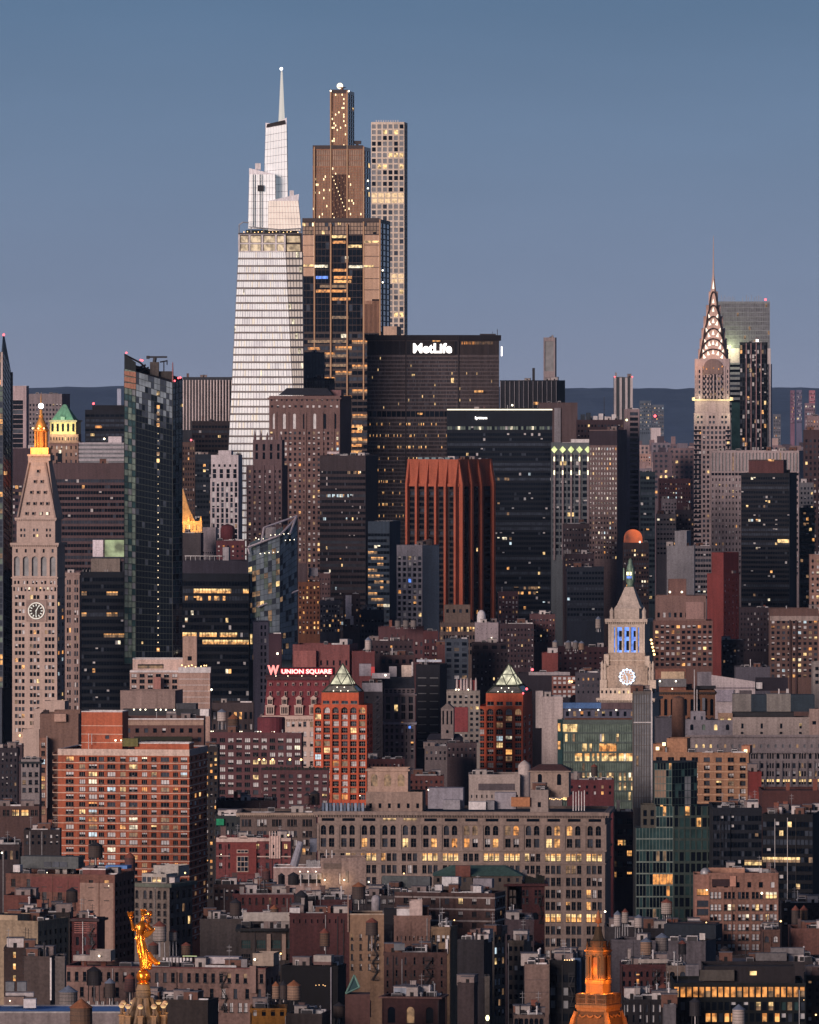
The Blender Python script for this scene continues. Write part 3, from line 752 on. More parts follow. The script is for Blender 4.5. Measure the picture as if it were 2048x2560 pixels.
b.bx('window', 1030, 1037, 935, 940, -.2, .1, PANE[4]); b.bx('window', 1128, 1135, 945, 957, -.2, .1, PANE[4]); b.bx('window', 1186, 1208, 976, 981, 2.9, .2, PANE[3]); b.bx('window', 1044, 1057, 1032, 1037, -.2, .1, PANE[3])
b.done()
# ================================================================== art deco tower with the sunburst crown
b = Bld('skyscraper', 'art deco skyscraper with needle spire and tiered steel arches of lit triangle windows', 'skyscraper', 1783, 5500, 3)
cw = wm('8d7f80'); st_ = wm('a48a80', rough=.45, metal=.25, k=1.5); std = wm('2c2426', rough=.4, metal=.4); cwd = wm('6c6062')
cx = 1783.5
b.block(1735, 1826, 1032, side=6, d=30, wall=cw, front=[Z(1036, 1062, 2, 3, .3, .5, pat=[(.25, .42), (.55, .72)]), Z(1063, 1370, 25, 9, .55, .58, mix='off')], sidez=[Z(1063, 1370, 25, 3, .7, .5)], pn='wall', mix='off')
for y in range(1075, 1370, 12):
    for xa, xb in ((1735, 1753), (1814, 1826)): b.bx('window_band', xa, xb, y, y + 5, -.12, .1, PANE[0])
b.block(1737, 1824, 897, 1033, side=6, d=28, st=1, wall=cw, front=[Z(922, 1000, 6, 11, .5, .6, mix='off')], sidez=[Z(922, 1000, 6, 3, .5, .6)], pn='upper_wall', mix='off')
b.ring('setback_ledge', 998, 4, 1.2, wm('b5a890'))
for x in (1741, 1755, 1770, 1784, 1798, 1812, 1822): b.bx('pier', x - 1.5, x + 1.5, 915, 997, .5, .6, cw)
for x in (1734, 1829): b.bx('eagle_ornament', x - 4, x + 4, 993, 1001, -1.2, 2.5, wm('c9bd9c'))
# crown: nested arches, the lower ones larger and standing further out, vaulted both ways
ARCH = [(897, 872, 37.5, 4), (880, 846, 34, 5), (862, 820, 29.5, 5), (842, 792, 24.5, 4), (815, 762, 17.5, 3), (785, 728, 11, 2)]
cyl = 1 + b.m(43); ccx = b.u(cx, 10)
def archpts(hw, zs, zt, n=14):
    return [(hw * math.cos(math.pi * i / n), zs + (zt - zs) * math.sin(math.pi * i / n)) for i in range(n + 1)]
levels = [(912, 872, 37.5), (900, 846, 34), (880, 820, 29.5), (852, 790, 24.5), (822, 762, 18), (790, 728, 11.5)]
tri = em('crown_triangle', (1, .86, .70), 1.7)
for k, (ysp, yt, hwp) in enumerate(levels):
    hw = b.m(hwp); zs, zt = b.z(ysp), b.z(yt); z0 = b.z(930 if k == 0 else levels[k - 1][0] - 10)
    pts = archpts(hw, zs, zt); front = cyl - hw * 1.02
    mb = MB()
    prof = [(hw, z0)] + pts + [(-hw, z0)]
    mb.loft([[(ccx + x, front, z) for x, z in prof], [(ccx + x, cyl + hw, z) for x, z in prof]], 0)
    mb.loft([[(ccx - hw, cyl + x, z) for x, z in prof], [(ccx + hw, cyl + x, z) for x, z in prof]], 0)
    mb.build('crown_arch', st_, b.root)
    rim = MB(); t = b.m(2.4)
    outer = archpts(hw + .25, zs, zt + .25); inner = archpts(hw - t, zs, zt - t)
    for i in range(len(outer) - 1):
        a, c, d, e = outer[i], outer[i + 1], inner[i + 1], inner[i]
        rim.loft([[(ccx + p[0], front - .9, p[1]) for p in (a, c, d, e)], [(ccx + p[0], front + .1, p[1]) for p in (a, c, d, e)]], 0)
    rim.build('arch_rim', std, b.root)
    nt_ = (7, 7, 5, 5, 3, 1)[k]
    for i in range(nt_):
        a = math.pi * (i + .5) / nt_ if nt_ > 1 else math.pi / 2
        a = math.pi / 2 + (a - math.pi / 2) * (.93 if k == 0 else .78)
        rr = .82 if nt_ > 1 else .62
        px_, pz = hw * rr * math.cos(a), zs + (zt - zs) * rr * math.sin(a); s = b.m(3.5 if k < 4 else 2.8); ln = b.m(6.0 if k < 4 else 6)
        dx, dz = math.cos(a) * .5, 1.0; q = math.hypot(dx, dz); dx, dz = dx / q, dz / q
        mb = MB(); mb.poly([(ccx + px_ - dz * s - dx * ln, front - .25, pz + dx * s - dz * ln), (ccx + px_ + dz * s - dx * ln, front - .25, pz - dx * s - dz * ln), (ccx + px_ + dx * ln, front - .25, pz + dz * ln)])
        mb.build('triangular_window', tri, b.root)
# big arched bay under the crown
hw = b.m(24); mb = MB(); front = .2
prof = [(hw, b.z(935))] + archpts(hw, b.z(920), b.z(897)) + [(-hw, b.z(935))]
mb.loft([[(ccx + x, front, z) for x, z in prof], [(ccx + x, front + 2, z) for x, z in prof]], 0); mb.build('arched_bay', wm('6a5c5b', metal=.2), b.root)
for x, y in ((1767, 922), (1784, 920), (1797, 922), (1759, 918), (1806, 916)): b.bx('window', x - 1.4, x + 1.4, y - 1.5, y + 2, 0, .1, PANE[12])
for y in range(930, 1000, 13):
    for x in (1760, 1770, 1778, 1788, 1797, 1806): b.bx('window', x - 2, x + 2, y, y + 7, .4, .2, PANE[0 if (x + y) % 5 else 6])
mb = MB(); mb.lathe([(b.m(8.5), b.z(740)), (b.m(7), b.z(722)), (b.m(4.5), b.z(703)), (b.m(2.2), b.z(686)), (b.m(1.3), b.z(650)), (b.m(.9), b.z(612)), (.1, b.z(588))], 8, ccx, cyl, 0, R(22)); mb.build('spire', st_, b.root)
mb = MB(); mb.poly([b.P(1781, 722, 1.5), b.P(1786, 722, 1.5), b.P(1783.5, 700, 4)]); mb.build('triangular_window', tri, b.root)
for x, e in ((1742, 500), (1756, 300), (1800, 300), (1822, 500)): b.glow(x, 1001, -4, e * 1.5, (1, .88, .5), 1)
for x, e in ((1742, 500), (1822, 600)): b.glow(x, 1040, -5, e * 1.6, (1, .92, .55), 1)
b.glow(1738, 920, -7, 2500, (1, .5, .25), 1)
b.done()
# ================================================================== marble clock tower with gilded lantern
b = Bld('clock_tower', 'pale marble clock tower with pyramid roof, gilded lantern and round lit clock', 'clock tower', 92, 4200, 8)
mw = wm('9c8a82', var=.25); mwd = wm('84736d'); gold = wm('c88a4a', rough=.35, metal=.6, k=1.6); b.fm = wm('6d605e')
p3 = [(.12, .3), (.38, .56), (.64, .82)]
zz = [Z(1372, 1382, 1, 5, .22, .9, mix='none'), Z(1391, 1440, 1, 5, .66, 1.0, arch=True, mix='slate', r=1.4), Z(1450, 1462, 1, 5, pat=[(.2, .42), (.58, .8)], h=.7), Z(1466, 1480, 1, 12, .5, .7)]
zz += [Z(1484, 1834, 20, 3, pat=[(.18, .36), (.41, .59), (.64, .82)], h=.56, mix='resd')]
b.block(31, 143, 1357, side=12, d=22, wall=mw, front=zz, sidez=[Z(1484, 1834, 20, 2, .5, .5)], par=.5, r=.5)
b.ring('cornice', 1357, 6, 1.0, mw, dent=22); b.ring('ledge', 1443, 3, .6, mw); b.ring('ledge', 1464, 2.2, .4, mw)
b.bx('clock_surround', 66, 117, 1500, 1554, -.5, .5, mwd)
clock(b, 91, 1527, 21, -.55, wm('c9beb4'), wm('3d3634'), em('clock_white', (1, .95, .85), .9), [(28, .6, .06), (182, .75, .05)])
b.lastw = b.last
mb = MB(); c0 = b.P(91, 1527, -1.2); 
for i in range(40):
    a, a2 = 2 * math.pi * i / 40, 2 * math.pi * (i + 1) / 40; q = lambda r_, t: (c0[0] + b.m(r_) * math.sin(t), c0[1], c0[2] + b.m(r_) * math.cos(t))
    mb.quad(q(19.4, a), q(21, a), q(21, a2), q(19.4, a2))
mb.build('clock_ring_lamp', em('clock_white', (1, .95, .85), .9), b.root)
b.block(42, 138, 1296, 1358, side=10, d=18, st=2, wall=mw, front=[Z(1318, 1346, 2, 3, pat=[(.28, .42), (.54, .68)], h=.5, mix='resd')], pn='upper_wall', par=.3)
b.ring('cornice', 1294, 5, .9, mw, dent=18)
frus(b, 'pyramid_roof', 92, [(1295, 49), (1152, 25.5), (1146, 25.5)], 2, mw)
for xl, xr in ((44, 73), (138, 113)):
    mb = MB(); mb.tube(b.P(xl, 1293, 1.2 if xl < 90 else 1.2), b.P(xr, 1156, 6), .55, 4); mb.build('hip_rib', mwd, b.root)
# dormer windows on the pyramid, smaller in number towards the top
for y, xs in ((1283, (66, 83, 101, 118)), (1258, (69, 86, 103, 118)), (1230, (78, 95, 112)), (1203, (87, 104)), (1177, (95,))):
    fy = 2 + b.m((1295 - y) * 23.5 / 143)
    for i, x in enumerate(xs):
        mb = MB(); mb.box(b.u(x - 4.6, fy), b.u(x + 4.6, fy), fy - .9, fy + 1.5, b.z(y + 6), b.z(y - 4)); mb.lathe([(b.m(4.6), 0), (b.m(4.6), 1)], 12, 0, 0)
        mb = MB(); mb.box(b.u(x - 4.6, fy), b.u(x + 4.6, fy), fy - .9, fy + 1.5, b.z(y + 5), b.z(y - 3.5)); d = mb.build('dormer', mw, b.root)
        b.bx('window', x - 2.8, x + 2.8, y - 2.5, y + 4, fy - 1.0, .05, PANE[5] if (y == 1283 and i > 1) else PANE[0])
frus(b, 'balcony', 97, [(1152, 28.5), (1138, 28.5)], 5.5, mw, depth=7)
b.bx('balcony_rail', 68, 126, 1136, 1140, 4, .5, mw)
frus(b, 'lantern_base', 97, [(1138, 22.5), (1119, 22.5)], 6, gold, depth=6.5)
frus(b, 'lantern_core', 97, [(1119, 12), (1078, 12)], 6, gold, 8, depth=6.5)
for i in range(8):
    a = math.pi * 2 * (i + .5) / 8; mb = MB(); X0, Y0 = b.u(97, 6) + b.m(15) * math.cos(a), 12.5 + b.m(15) * math.sin(a)
    mb.lathe([(.5, b.z(1119)), (.42, b.z(1080))], 8, X0, Y0); mb.build('column', gold, b.root)
frus(b, 'lantern_cornice', 97, [(1080, 16), (1078, 20), (1074, 20), (1072, 14)], 6, gold, 8, depth=6.5)
frus(b, 'cupola', 97, [(1073, 15.5), (1062, 14), (1050, 8), (1043, 5.5)], 6, gold, 12, depth=6.5, smooth=True)
frus(b, 'cupola_neck', 97, [(1043, 6), (1038, 6), (1036, 3.6), (1024, 3.6)], 6, gold, 8, depth=6.5)
mb = MB(); mb.sphere((b.u(97, 6), 12.5, b.z(1015)), b.m(7), 12); mb.build('beacon', em('tower_beacon', (1, .97, .95), 4.0), b.root, True)
mb = MB(); mb.lathe([(b.m(2), b.z(1008)), (b.m(1.2), b.z(998)), (.1, b.z(983))], 8, b.u(97, 6), 12.5); mb.build('finial', gold, b.root)
for x, y, e in ((74, 1128, 1500), (97, 1126, 1000), (120, 1128, 1500), (80, 1108, 2500), (97, 1108, 2500), (113, 1108, 2500), (84, 1072, 1100), (97, 1070, 1100), (110, 1072, 1100), (97, 1040, 800)):
    b.glow(x, y, 1.0 if y > 1100 else 3.5, e * .42, (1, .46, .14), .5)
for x in (82, 96, 110): b.lamp(x, 1071, 6.0, .7, LAMPA)
for x, y in ((50, 1839), (60, 1843), (70, 1838), (83, 1842), (92, 1839)): b.lamp(x, y, -1, .8, LAMPA)
b.block(112, 162, 1752, d=12, st=-14, wall=mw, pn='annex_wall'); b.block(85, 112, 1772, d=10, st=-15, wall=mw, pn='annex_wall'); b.block(57, 98, 1823, d=10, st=-18, wall=mw, pn='annex_wall')
b.done()
# ================================================================== clock tower with blue-lit colonnade
b = Bld('clock_tower', 'limestone clock tower with blue-lit columns, bronze lantern and blue-rimmed clock', 'clock tower', 1569, 3750, 9)
cs = wm('948880', var=.4); csd = wm('7d6f66', var=.5); blu = em('colonnade_blue', (.22, .42, 1.0), 1.1, .5, .35); b.fm = wm('1a2438')
b.block(1500, 1630, 1720, side=12, d=26, wall=cs, front=[Z(1724, 1736, 1, 12, .42, .62, lit=lambda i, j: (4, 4, 0) if j in (4, 6, 7) else (0, 0, 0)), Z(1775, 1800, 1, 8, .4, .7, mix='none')], sidez=[Z(1724, 1736, 1, 2, .5, .6)], par=.3)
b.ring('cornice', 1745, 6, 1.6, cs, dent=26)
b.block(1516, 1619, 1664, 1721, side=11, d=22, st=2, wall=csd, pn='clock_stage', par=.2)
for x in (1505, 1512, 1625, 1632):
    frus(b, 'urn', x, [(1720, 4.5), (1700, 3.5), (1682, 4.5), (1672, 3), (1662, 4), (1652, .4)], 1, cs, 10)
for x0, x1 in ((1500, 1517), (1620, 1640)): b.bx('buttress', x0, x1, 1700, 1721, 1, 10, cs)
b.bx('buttress', 1510, 1522, 1636, 1668, 2, 10, cs); b.bx('buttress', 1612, 1624, 1640, 1668, 2, 10, cs)
b.block(1522, 1613, 1632, 1665, side=10, d=19, st=3.2, wall=csd, pn='base_stage', par=.1); b.ring('ledge', 1650, 2, .4, cs)
clock(b, 1568, 1692, 17.5, 1.6, wm('a58d80'), wm('9c8678'), em('clock_blue', (.62, .78, 1), 1.3), [(-33, .75, .05), (175, .62, .07)])
mb = MB(); c0 = b.P(1568, 1692, .9)
for i in range(40):
    a, a2 = 2 * math.pi * i / 40, 2 * math.pi * (i + 1) / 40; q = lambda r_, t: (c0[0] + b.m(r_) * math.sin(t), c0[1], c0[2] + b.m(r_) * math.cos(t))
    mb.quad(q(16.5, a), q(19, a), q(19, a2), q(16.5, a2))
mb.build('clock_ring_lamp', em('clock_ring_blue', (.42, .60, 1), 1.5), b.root)
for i in range(12):
    a = 2 * math.pi * i / 12; mb = MB(); mb.sphere((c0[0] + b.m(18) * math.sin(a), c0[1] - .2, c0[2] + b.m(18) * math.cos(a)), .5, 6); mb.build('lamp', em('clock_bulb', (.8, .9, 1), 3), b.root)
# colonnade: core lit blue behind columns
b.block(1521, 1612, 1556, 1633, side=10, d=18, st=3.4, wall=cs, front=[Z(1568, 1631, 1, 1, pat=[(.155, .185), (.245, .375), (.44, .57), (.625, .755), (.82, .845)], h=1.0, lit=lambda i, j: (PANE.index(blu),) * 2 + (0,) if blu in PANE else (8, 8, 0), r=1.2)], pn='colonnade', par=.2)
for x in (1539, 1555.5, 1573.5, 1591.5): frus(b, 'column', x + 1.2, [(1632, 3.4), (1629, 2.6), (1572, 2.2), (1569, 3.2)], 2.8, cs, 10)
for x in (1551.5, 1569.5, 1587.5):
    b.bx('window', x - 3.6, x + 3.6, 1577, 1592, 4.2, .2, PANE[0]); b.bx('window', x - 3.6, x + 3.6, 1602, 1626, 4.2, .2, PANE[0])
b.ring('cornice', 1547, 8, 1.4, cs, dent=20)
b.block(1536, 1598, 1521, 1549, side=9, d=14, st=5, wall=cs, pn='attic', par=.1)
for x in (1529, 1610): frus(b, 'urn', x, [(1549, 6), (1538, 5), (1528, 6), (1522, 2.5), (1518, .3)], 4.6, cs, 8)
frus(b, 'pyramid_roof', 1569, [(1521, 34), (1512, 28), (1490, 19), (1468, 10.5)], 5.2, cs, depth=7.5)
brz = wm('5d7264', rough=.5, metal=.2)
frus(b, 'lantern', 1571, [(1469, 9.5), (1462, 8), (1455, 11), (1446, 12), (1430, 11), (1418, 9), (1410, 5.5), (1402, 5), (1396, 1)], 5.2, brz, 8, depth=7.5, smooth=True)
b.bx('lantern_window', 1566.5, 1572, 1430, 1438, 8.6, .3, em('lantern_yel', (1, .88, .45), 2.5)); b.bx('lantern_window', 1574.5, 1579, 1430, 1438, 8.9, .3, em('lantern_yel', (1, .88, .45), 2.5)); b.bx('lantern_window', 1567, 1579, 1440, 1446, 8.4, .3, PANE[8])
for x in (1560, 1582): mb = MB(); mb.tube(b.P(x, 1450, 8), b.P(x, 1420, 8), .35, 6); mb.build('lantern_finial', brz, b.root)
for x, y, e in ((1535, 1638, 900), (1569, 1640, 900), (1602, 1638, 900), (1520, 1725, 800), (1569, 1738, 900), (1612, 1725, 800), (1540, 1552, 350), (1598, 1552, 350)): b.glow(x, y, -7, e * 1.0, (1, .78, .6), 1.0)
for x in (1551.5, 1569.5, 1587.5): b.glow(x, 1628, 3.9, 160, (.15, .35, 1), .2)
b.done()
# ================================================================== red brick tower turned corner-on
b = Bld('office_tower', 'tall orange-red brick office tower standing corner-on, with sloping buttress fins at its top', 'office tower', 1082, 4750, 34)
rb = wm('9c5440', k=1.08, var=.35); rdk = wm('2a2426'); b.fm = wm('33302f', k=1)
bay = [(.14, .92)]
b.block(1019, 1146, 1148, side=86, wall=rb, front=[Z(1150, 1208, 0), Z(1212, 1580, 26, 5, pat=bay, h=.62, mix='dark', band=True, r=1.0, wm=1)], sidez=[Z(1150, 1208, 0), Z(1212, 1580, 26, 4, pat=bay, h=.62, mix='offl', band=True, r=1.0, wm=1)], roof='grey', mats=[rb, rdk])
B0 = b.last
def fin(x, sidef):
    mb = MB()
    if not sidef:
        u_ = b.u(x); mb.loft([[(u_ - .7, 0, b.z(1148)), (u_ - .7, -2.6, b.z(1210)), (u_ - .7, 0, b.z(1210))], [(u_ + .7, 0, b.z(1148)), (u_ + .7, -2.6, b.z(1210)), (u_ + .7, 0, b.z(1210))]])
        mb.box(u_ - .7, u_ + .7, -2.6, 0.02, 0, b.z(1210))
    else:
        y = x * B0['d']; X = B0['ub']; mb.loft([[(X, y - .9, b.z(1148)), (X + 2.6, y - .9, b.z(1210)), (X, y - .9, b.z(1210))], [(X, y + .9, b.z(1148)), (X + 2.6, y + .9, b.z(1210)), (X, y + .9, b.z(1210))]])
        mb.box(X - .02, X + 2.6, y - .9, y + .9, 0, b.z(1210))
    mb.build('buttress_fin', rb, b.root)
for x in (1022, 1046, 1070, 1094, 1118, 1143): fin(x, False)
for t in (.04, .32, .6, .96): fin(t, True)
mb = MB(); mb.box(B0['ua'], B0['ub'], -.8, 0, b.z(1216), b.z(1209)); mb.box(B0['ub'], B0['ub'] + .8, 0, B0['d'], b.z(1216), b.z(1209)); mb.build('ledge', rb, b.root)
b.clutter(6)
for k in range(5):
    b.bx('roof_tank', 1045 + k * 17, 1056 + k * 17, 1143.5, 1150, 12, 4, wm('6d8288'))
b.done()
# ================================================================== dark faceted glass condo tower
b = Bld('condo_tower', 'slender dark green faceted glass tower with slanted open top and a string of tiny lights', 'tower', 384, 4250, 0)
b.fm = wm('27302f', k=1)
rg = random.Random(5)
cl = lambda i, j: 10 if rg.random() < .55 else 13 if rg.random() < .4 else 9
cm = lambda i, j: (15 if rg.random() < .5 else 1) if (i > 38 and rg.random() < .35 + .1 * (i - 38)) else 1 if rg.random() < .05 else 0  # paler panes towards the top: reflections put into the glass colours
cr = lambda i, j: 9 if rg.random() < .5 else 1 if rg.random() < .3 else 0
gf = wm('2b3434', k=1.0, rough=.4)
p0, p1, p2, p3 = lambda y: b.P(311, y, 9), lambda y: b.P(340, y, 0), lambda y: b.P(431, y, 0), lambda y: b.P(456, y, 11)
yb_ = 1660
panel(b, p0(yb_), p1(yb_), p1(929), p0(922), 47, 3, .10, cl, gf, .3, .25)
panel(b, p1(yb_), p2(yb_), p2(957), p1(929), 47, 12, .09, cm, gf, .12, .12)
panel(b, p2(yb_), p3(yb_), p3(950), p2(957), 47, 3, .10, cr, gf, .3, .25)
for i in range(3):
    mb = MB(); a, c = p0(927 + 15 * i), p1(930 + 15 * i); a2, c2 = p0(940 + 15 * i), p1(943 + 15 * i); f = lambda p: (p[0], p[1] - .35, p[2])
    mb.quad(f(a2), f(c2), f(c), f(a)); mb.build('copper_panel', wm('8a6455'), b.root)
mb = MB(); bk1, bk2 = lambda y: b.P(311, y, 32), lambda y: b.P(456, y, 32)
mb.quad(bk1(yb_), p0(yb_), p0(885), bk1(885)); mb.quad(p3(yb_), bk2(yb_), bk2(945), p3(950)); mb.quad(bk2(yb_), bk1(yb_), bk1(905), bk2(945))
mb.quad(p0(922), p1(929), p1(906), p0(885)); mb.quad(p1(930), p2(957), bk2(950), bk1(925))
mb.box(p0(0)[0] + 3, p3(0)[0] - 3, 3, 30, 0, b.z(yb_)); mb.build('wall', wm('23282c', k=1.0), b.root)
mb = MB()
for q, w in (((311, 886), (350, 906)), ((350, 906), (372, 928)), ((330, 925), (365, 912)), ((345, 935), (372, 918))): mb.tube(b.P(*q, 14), b.P(*w, 14), .5, 5)
mb.build('roof_truss', wm('3a3234'), b.root)
b.bx('plant_room', 375, 397, 905, 955, 12, 8, wm('4d4947')); b.bx('plant_room', 397, 430, 928, 960, 14, 8, wm('3a3836'))
mb = MB(); mb.tube(b.P(386, 907, 15), b.P(388, 894, 15), 1.0, 6); mb.box(b.u(364), b.u(416), 14.2, 16, b.z(894.5), b.z(890)); mb.box(b.u(364), b.u(372), 14, 16.4, b.z(897), b.z(889)); mb.tube(b.P(400, 905, 15), b.P(418, 902, 15), .4, 5); mb.tube(b.P(418, 912, 15), b.P(418, 900, 15), .3, 5); mb.tube(b.P(410, 930, 15), b.P(410, 905, 15), .3, 5)
mb.build('facade_crane', DKMETAL, b.root)
mb = MB(); mb.tube(b.P(432.5, 955, 3), b.P(432, 906, 3), .5, 6, 0, .25); mb.build('mast', wm('8a5c60'), b.root)
for x, y in ((316, 882), (352, 900), (356, 901), (437, 952), (446, 945), (451, 944)): b.lamp(x, y, 8, .8, LAMPR, 'beacon')
for y in range(1030, 1640, 18): b.lamp(395.5, y, -.5, .42 if y > 1250 else .3, em('stair_lamp', (1, .78, .5), 2.0), 'stair_lamp')
for y, mm in ((984, 4), (1018, 3), (1035, 6), (1050, 6), (1063, 3), (1135, 6), (1152, 4), (1625, 3)): b.bx('window', 392, 399, y - 5, y + 4, -.3, .1, PANE[mm])
b.bx('window', 455, 457.5, 1010, 1017, 10, .5, PANE[4]); b.bx('window', 354, 358, 1604, 1610, -.3, .1, PANE[4])
b.done()
# ================================================================== slanted glass residential tower
b = Bld('condo_tower', 'bluish faceted glass building with slanted roof frames beside the dark box offices', 'tower', 680, 4400, 0)
b.fm = wm('3c4850', k=1)
rg = random.Random(8)
c1 = lambda i, j: 4 if rg.random() < .06 else 6 if rg.random() < .14 else 15 if rg.random() < .6 else 10 if rg.random() < .6 else 1
c2 = lambda i, j: 6 if rg.random() < .04 else 15 if rg.random() < .7 else 1
gf2 = wm('44525c', k=1.1, rough=.4)
panel(b, b.P(622, 1650, 2), b.P(700, 1650, 0), b.P(700, 1338, 0), b.P(620, 1368, 2), 22, 8, .09, c1, gf2, .2, .15)
panel(b, b.P(700, 1650, 0), b.P(744, 1650, 9), b.P(742, 1296, 9), b.P(700, 1338, 0), 24, 6, .09, c2, gf2, .12, .12)
mb = MB(); a0, a1, a2_ = b.P(622, 1650, 2), b.P(744, 1650, 9), 30
mb.quad((a0[0], 30, a0[2]), a0, b.P(620, 1368, 2), (a0[0], 30, b.z(1368))); mb.quad(a1, (a1[0], 30, a1[2]), (a1[0], 30, b.z(1296)), b.P(742, 1296, 9)); mb.quad((a1[0], 30, 0), (a0[0], 30, 0), (a0[0], 30, b.z(1360)), (a1[0], 30, b.z(1300)))
mb.quad(b.P(620, 1369, 2), b.P(700, 1339, 0), (b.u(700), 30, b.z(1339)), (b.u(620), 30, b.z(1369))); mb.quad(b.P(700, 1339, 0), b.P(742, 1298, 9), (b.u(742), 30, b.z(1298)), (b.u(700), 30, b.z(1339)))
mb.box(b.u(622), b.u(744), 10, 30, 0, b.z(1650)); mb.build('wall', gf2, b.root)
mb = MB()
for q, w in (((620, 1368), (700, 1338)), ((700, 1338), (742, 1294)), ((654, 1356), (660, 1319)), ((660, 1319), (742, 1290)), ((725, 1335), (742, 1290)), ((645, 1518), (746, 1476)), ((620, 1370), (624, 1385))): mb.tube(b.P(*q, -.8), b.P(*w, -.8 if w[0] < 720 else 8), .55, 5)
mb.build('roof_frame', wm('b3aab2', rough=.5), b.root)
b.bx('plant_room', 664, 690, 1318, 1345, 6, 8, wm('8a8589')); b.bx('roof_tank', 708, 722, 1312, 1340, 8, 4, wm('6d4f46'))
for k in range(16): b.lamp(640 + (k * 37) % 100, 1345 + (k * 53) % 40 - (20 if k % 3 else 0), -.8, .35, LAMPW)
b.done()
# ================================================================== twin orange brick towers with glowing glass pyramids
def zeck(label, x0, x1, side, u0, u1, ytop, yu, apx, apy, yv, n):
    b = Bld('apartment_tower', label, 'apartment tower', (x0 + x1) / 2, 3800, 8, 'brick towers with lit glass pyramids')
    ob = wm('a04c34', k=1.3, var=.3); b.fm = wm('75706c')
    rows = int((yv - ytop - 22) / 16.7)
    b.block(x0, x1, ytop, side=side, wall=ob, front=[Z(ytop + 5, ytop + 22, 1, n, .68, .88, arch=True, mix='res', fr=(2, 1, .14), r=.9), Z(ytop + 22, ytop + 22 + rows * 16.7, rows, n, .68, .76, mix='res', fr=(2, 1, .14), r=1.0)], sidez=[Z(ytop + 22, ytop + 22 + rows * 16.7, rows, 2, .5, .6, mix='resd')], roof='grey')
    B1 = b.last
    b.piers([x0 + (x1 - x0) * i / n for i in range(n + 1)][1:-1], 5.0, ytop + 9, yv, .35, ob)
    b.block(u0, u1, yu, ytop + 1, side=side * .9, st=3, wall=ob, front=[Z(yu + 20, ytop - 2, 1, n - 2 if n > 5 else 4, .7, .8, mix='dark', fr=(1, 0, .14))], pn='upper_wall', roof='grey', par=.2)
    B2 = b.last
    # glazed pyramid: flared frame below, lit glass above
    cx_, cy_ = (B2['ua'] + B2['ub']) / 2, B2['st'] + B2['d'] / 2; hw = (B2['ub'] - B2['ua']) / 2; hd = B2['d'] / 2
    za, zm, zb = b.z(apy, 3), b.z(yu - 19, 3), b.z(yu, 3); s = .60
    glassm = em('pyramid_lit_glass', (1.0, .93, .66), .85, .6, .3)
    c4 = [(cx_ - hw * s, cy_ - hd * s, zm), (cx_ + hw * s, cy_ - hd * s, zm), (cx_ + hw * s, cy_ + hd * s, zm), (cx_ - hw * s, cy_ + hd * s, zm)]
    d4 = [(cx_ - hw * .97, cy_ - hd * .97, zb), (cx_ + hw * .97, cy_ - hd * .97, zb), (cx_ + hw * .97, cy_ + hd * .97, zb), (cx_ - hw * .97, cy_ + hd * .97, zb)]
    ap = (cx_, cy_, za)
    for i in range(4):
        mb = MB(); mb.poly([c4[i], c4[(i + 1) % 4], ap]); mb.build('lit_glass', glassm, b.root)
    mb = MB(); fr = MB()
    for i in range(4):
        j = (i + 1) % 4
        fr.tube(c4[i], ap, .28, 5); fr.tube(c4[i], c4[j], .28, 5); fr.tube(d4[i], c4[i], .4, 5); fr.tube(d4[i], d4[j], .3, 5)
        m1, m2, m0 = lerp(c4[i], ap, .5), lerp(c4[j], ap, .5), lerp(c4[i], c4[j], .5)
        fr.tube(m1, m2, .22, 5); fr.tube(m1, m0, .22, 5); fr.tube(m2, m0, .22, 5)
        mb.quad(lerp(d4[i], c4[i], .15), lerp(d4[j], c4[j], .15), lerp(d4[j], c4[j], .8), lerp(d4[i], c4[i], .8))
    mb.build('skirt_glass', glass('skirt_glass', (.17, .16, .14), .2, .6, .4, .4), b.root); fr.build('pyramid_frame', wm('3a4038'), b.root)
    for k in range(5): b.lamp(u0 + 30 + k * 9, yu - 4 - (k % 2) * 9, 3.4, .4, LAMPW)
    b.done(); return b
zeck('orange brick tower with lit glass pyramid in front of the red hotel sign', 784, 917, 14, 804, 897, 1762, 1731, 862, 1660, 2010, 6)
z2 = zeck('orange brick tower with lit glass pyramid left of the white windowless tower', 1191, 1307, 27, 1215, 1308, 1766, 1733, 1270, 1662, 1950, 5)
z2.lamp(1317, 1722, 0, 1.0, LAMPR, 'beacon'); z2.lamp(1308, 1733, 0, .8, LAMPR, 'beacon')
# ================================================================== red hotel with its neon roof sign
b = Bld('hotel', 'dark red mansard hotel with white dormers and a red neon UNION SQUARE roof sign', 'hotel', 745, 3850, 0)
mar = wm('663036', var=.3, k=1.2); pst = wm('a8968e', var=.2); b.fm = wm('7e7470')
b.block(655, 830, 1789, d=34, wall=pst, front=[Z(1798, 2020, 9, 6, pat=[(.12, .38), (.55, .81)], h=.5, mix='blind', fr=(0, 1, .15))], roof='brown', par=.2)
b.ring('cornice', 1792, 6, 1.2, pst, dent=30)
mb = MB(); y0, y1 = b.z(1789), b.z(1700)
mb.loft([[(b.u(660), .5, y0), (b.u(828), .5, y0), (b.u(828), 33, y0), (b.u(660), 33, y0)], [(b.u(668), 4, y1), (b.u(822), 4, y1), (b.u(822), 30, y1), (b.u(668), 30, y1)]]); mb.build('mansard_roof', mar, b.root)
mb = MB(); mb.box(b.u(664), b.u(824), 2.6, 30, b.z(1700), b.z(1690)); mb.box(b.u(662), b.u(826), 1.8, 30.6, b.z(1691), b.z(1689)); mb.build('roof_crown', wm('3f2b30'), b.root)
def mst(y): return .5 + 3.5 * (1789 - y) / 89
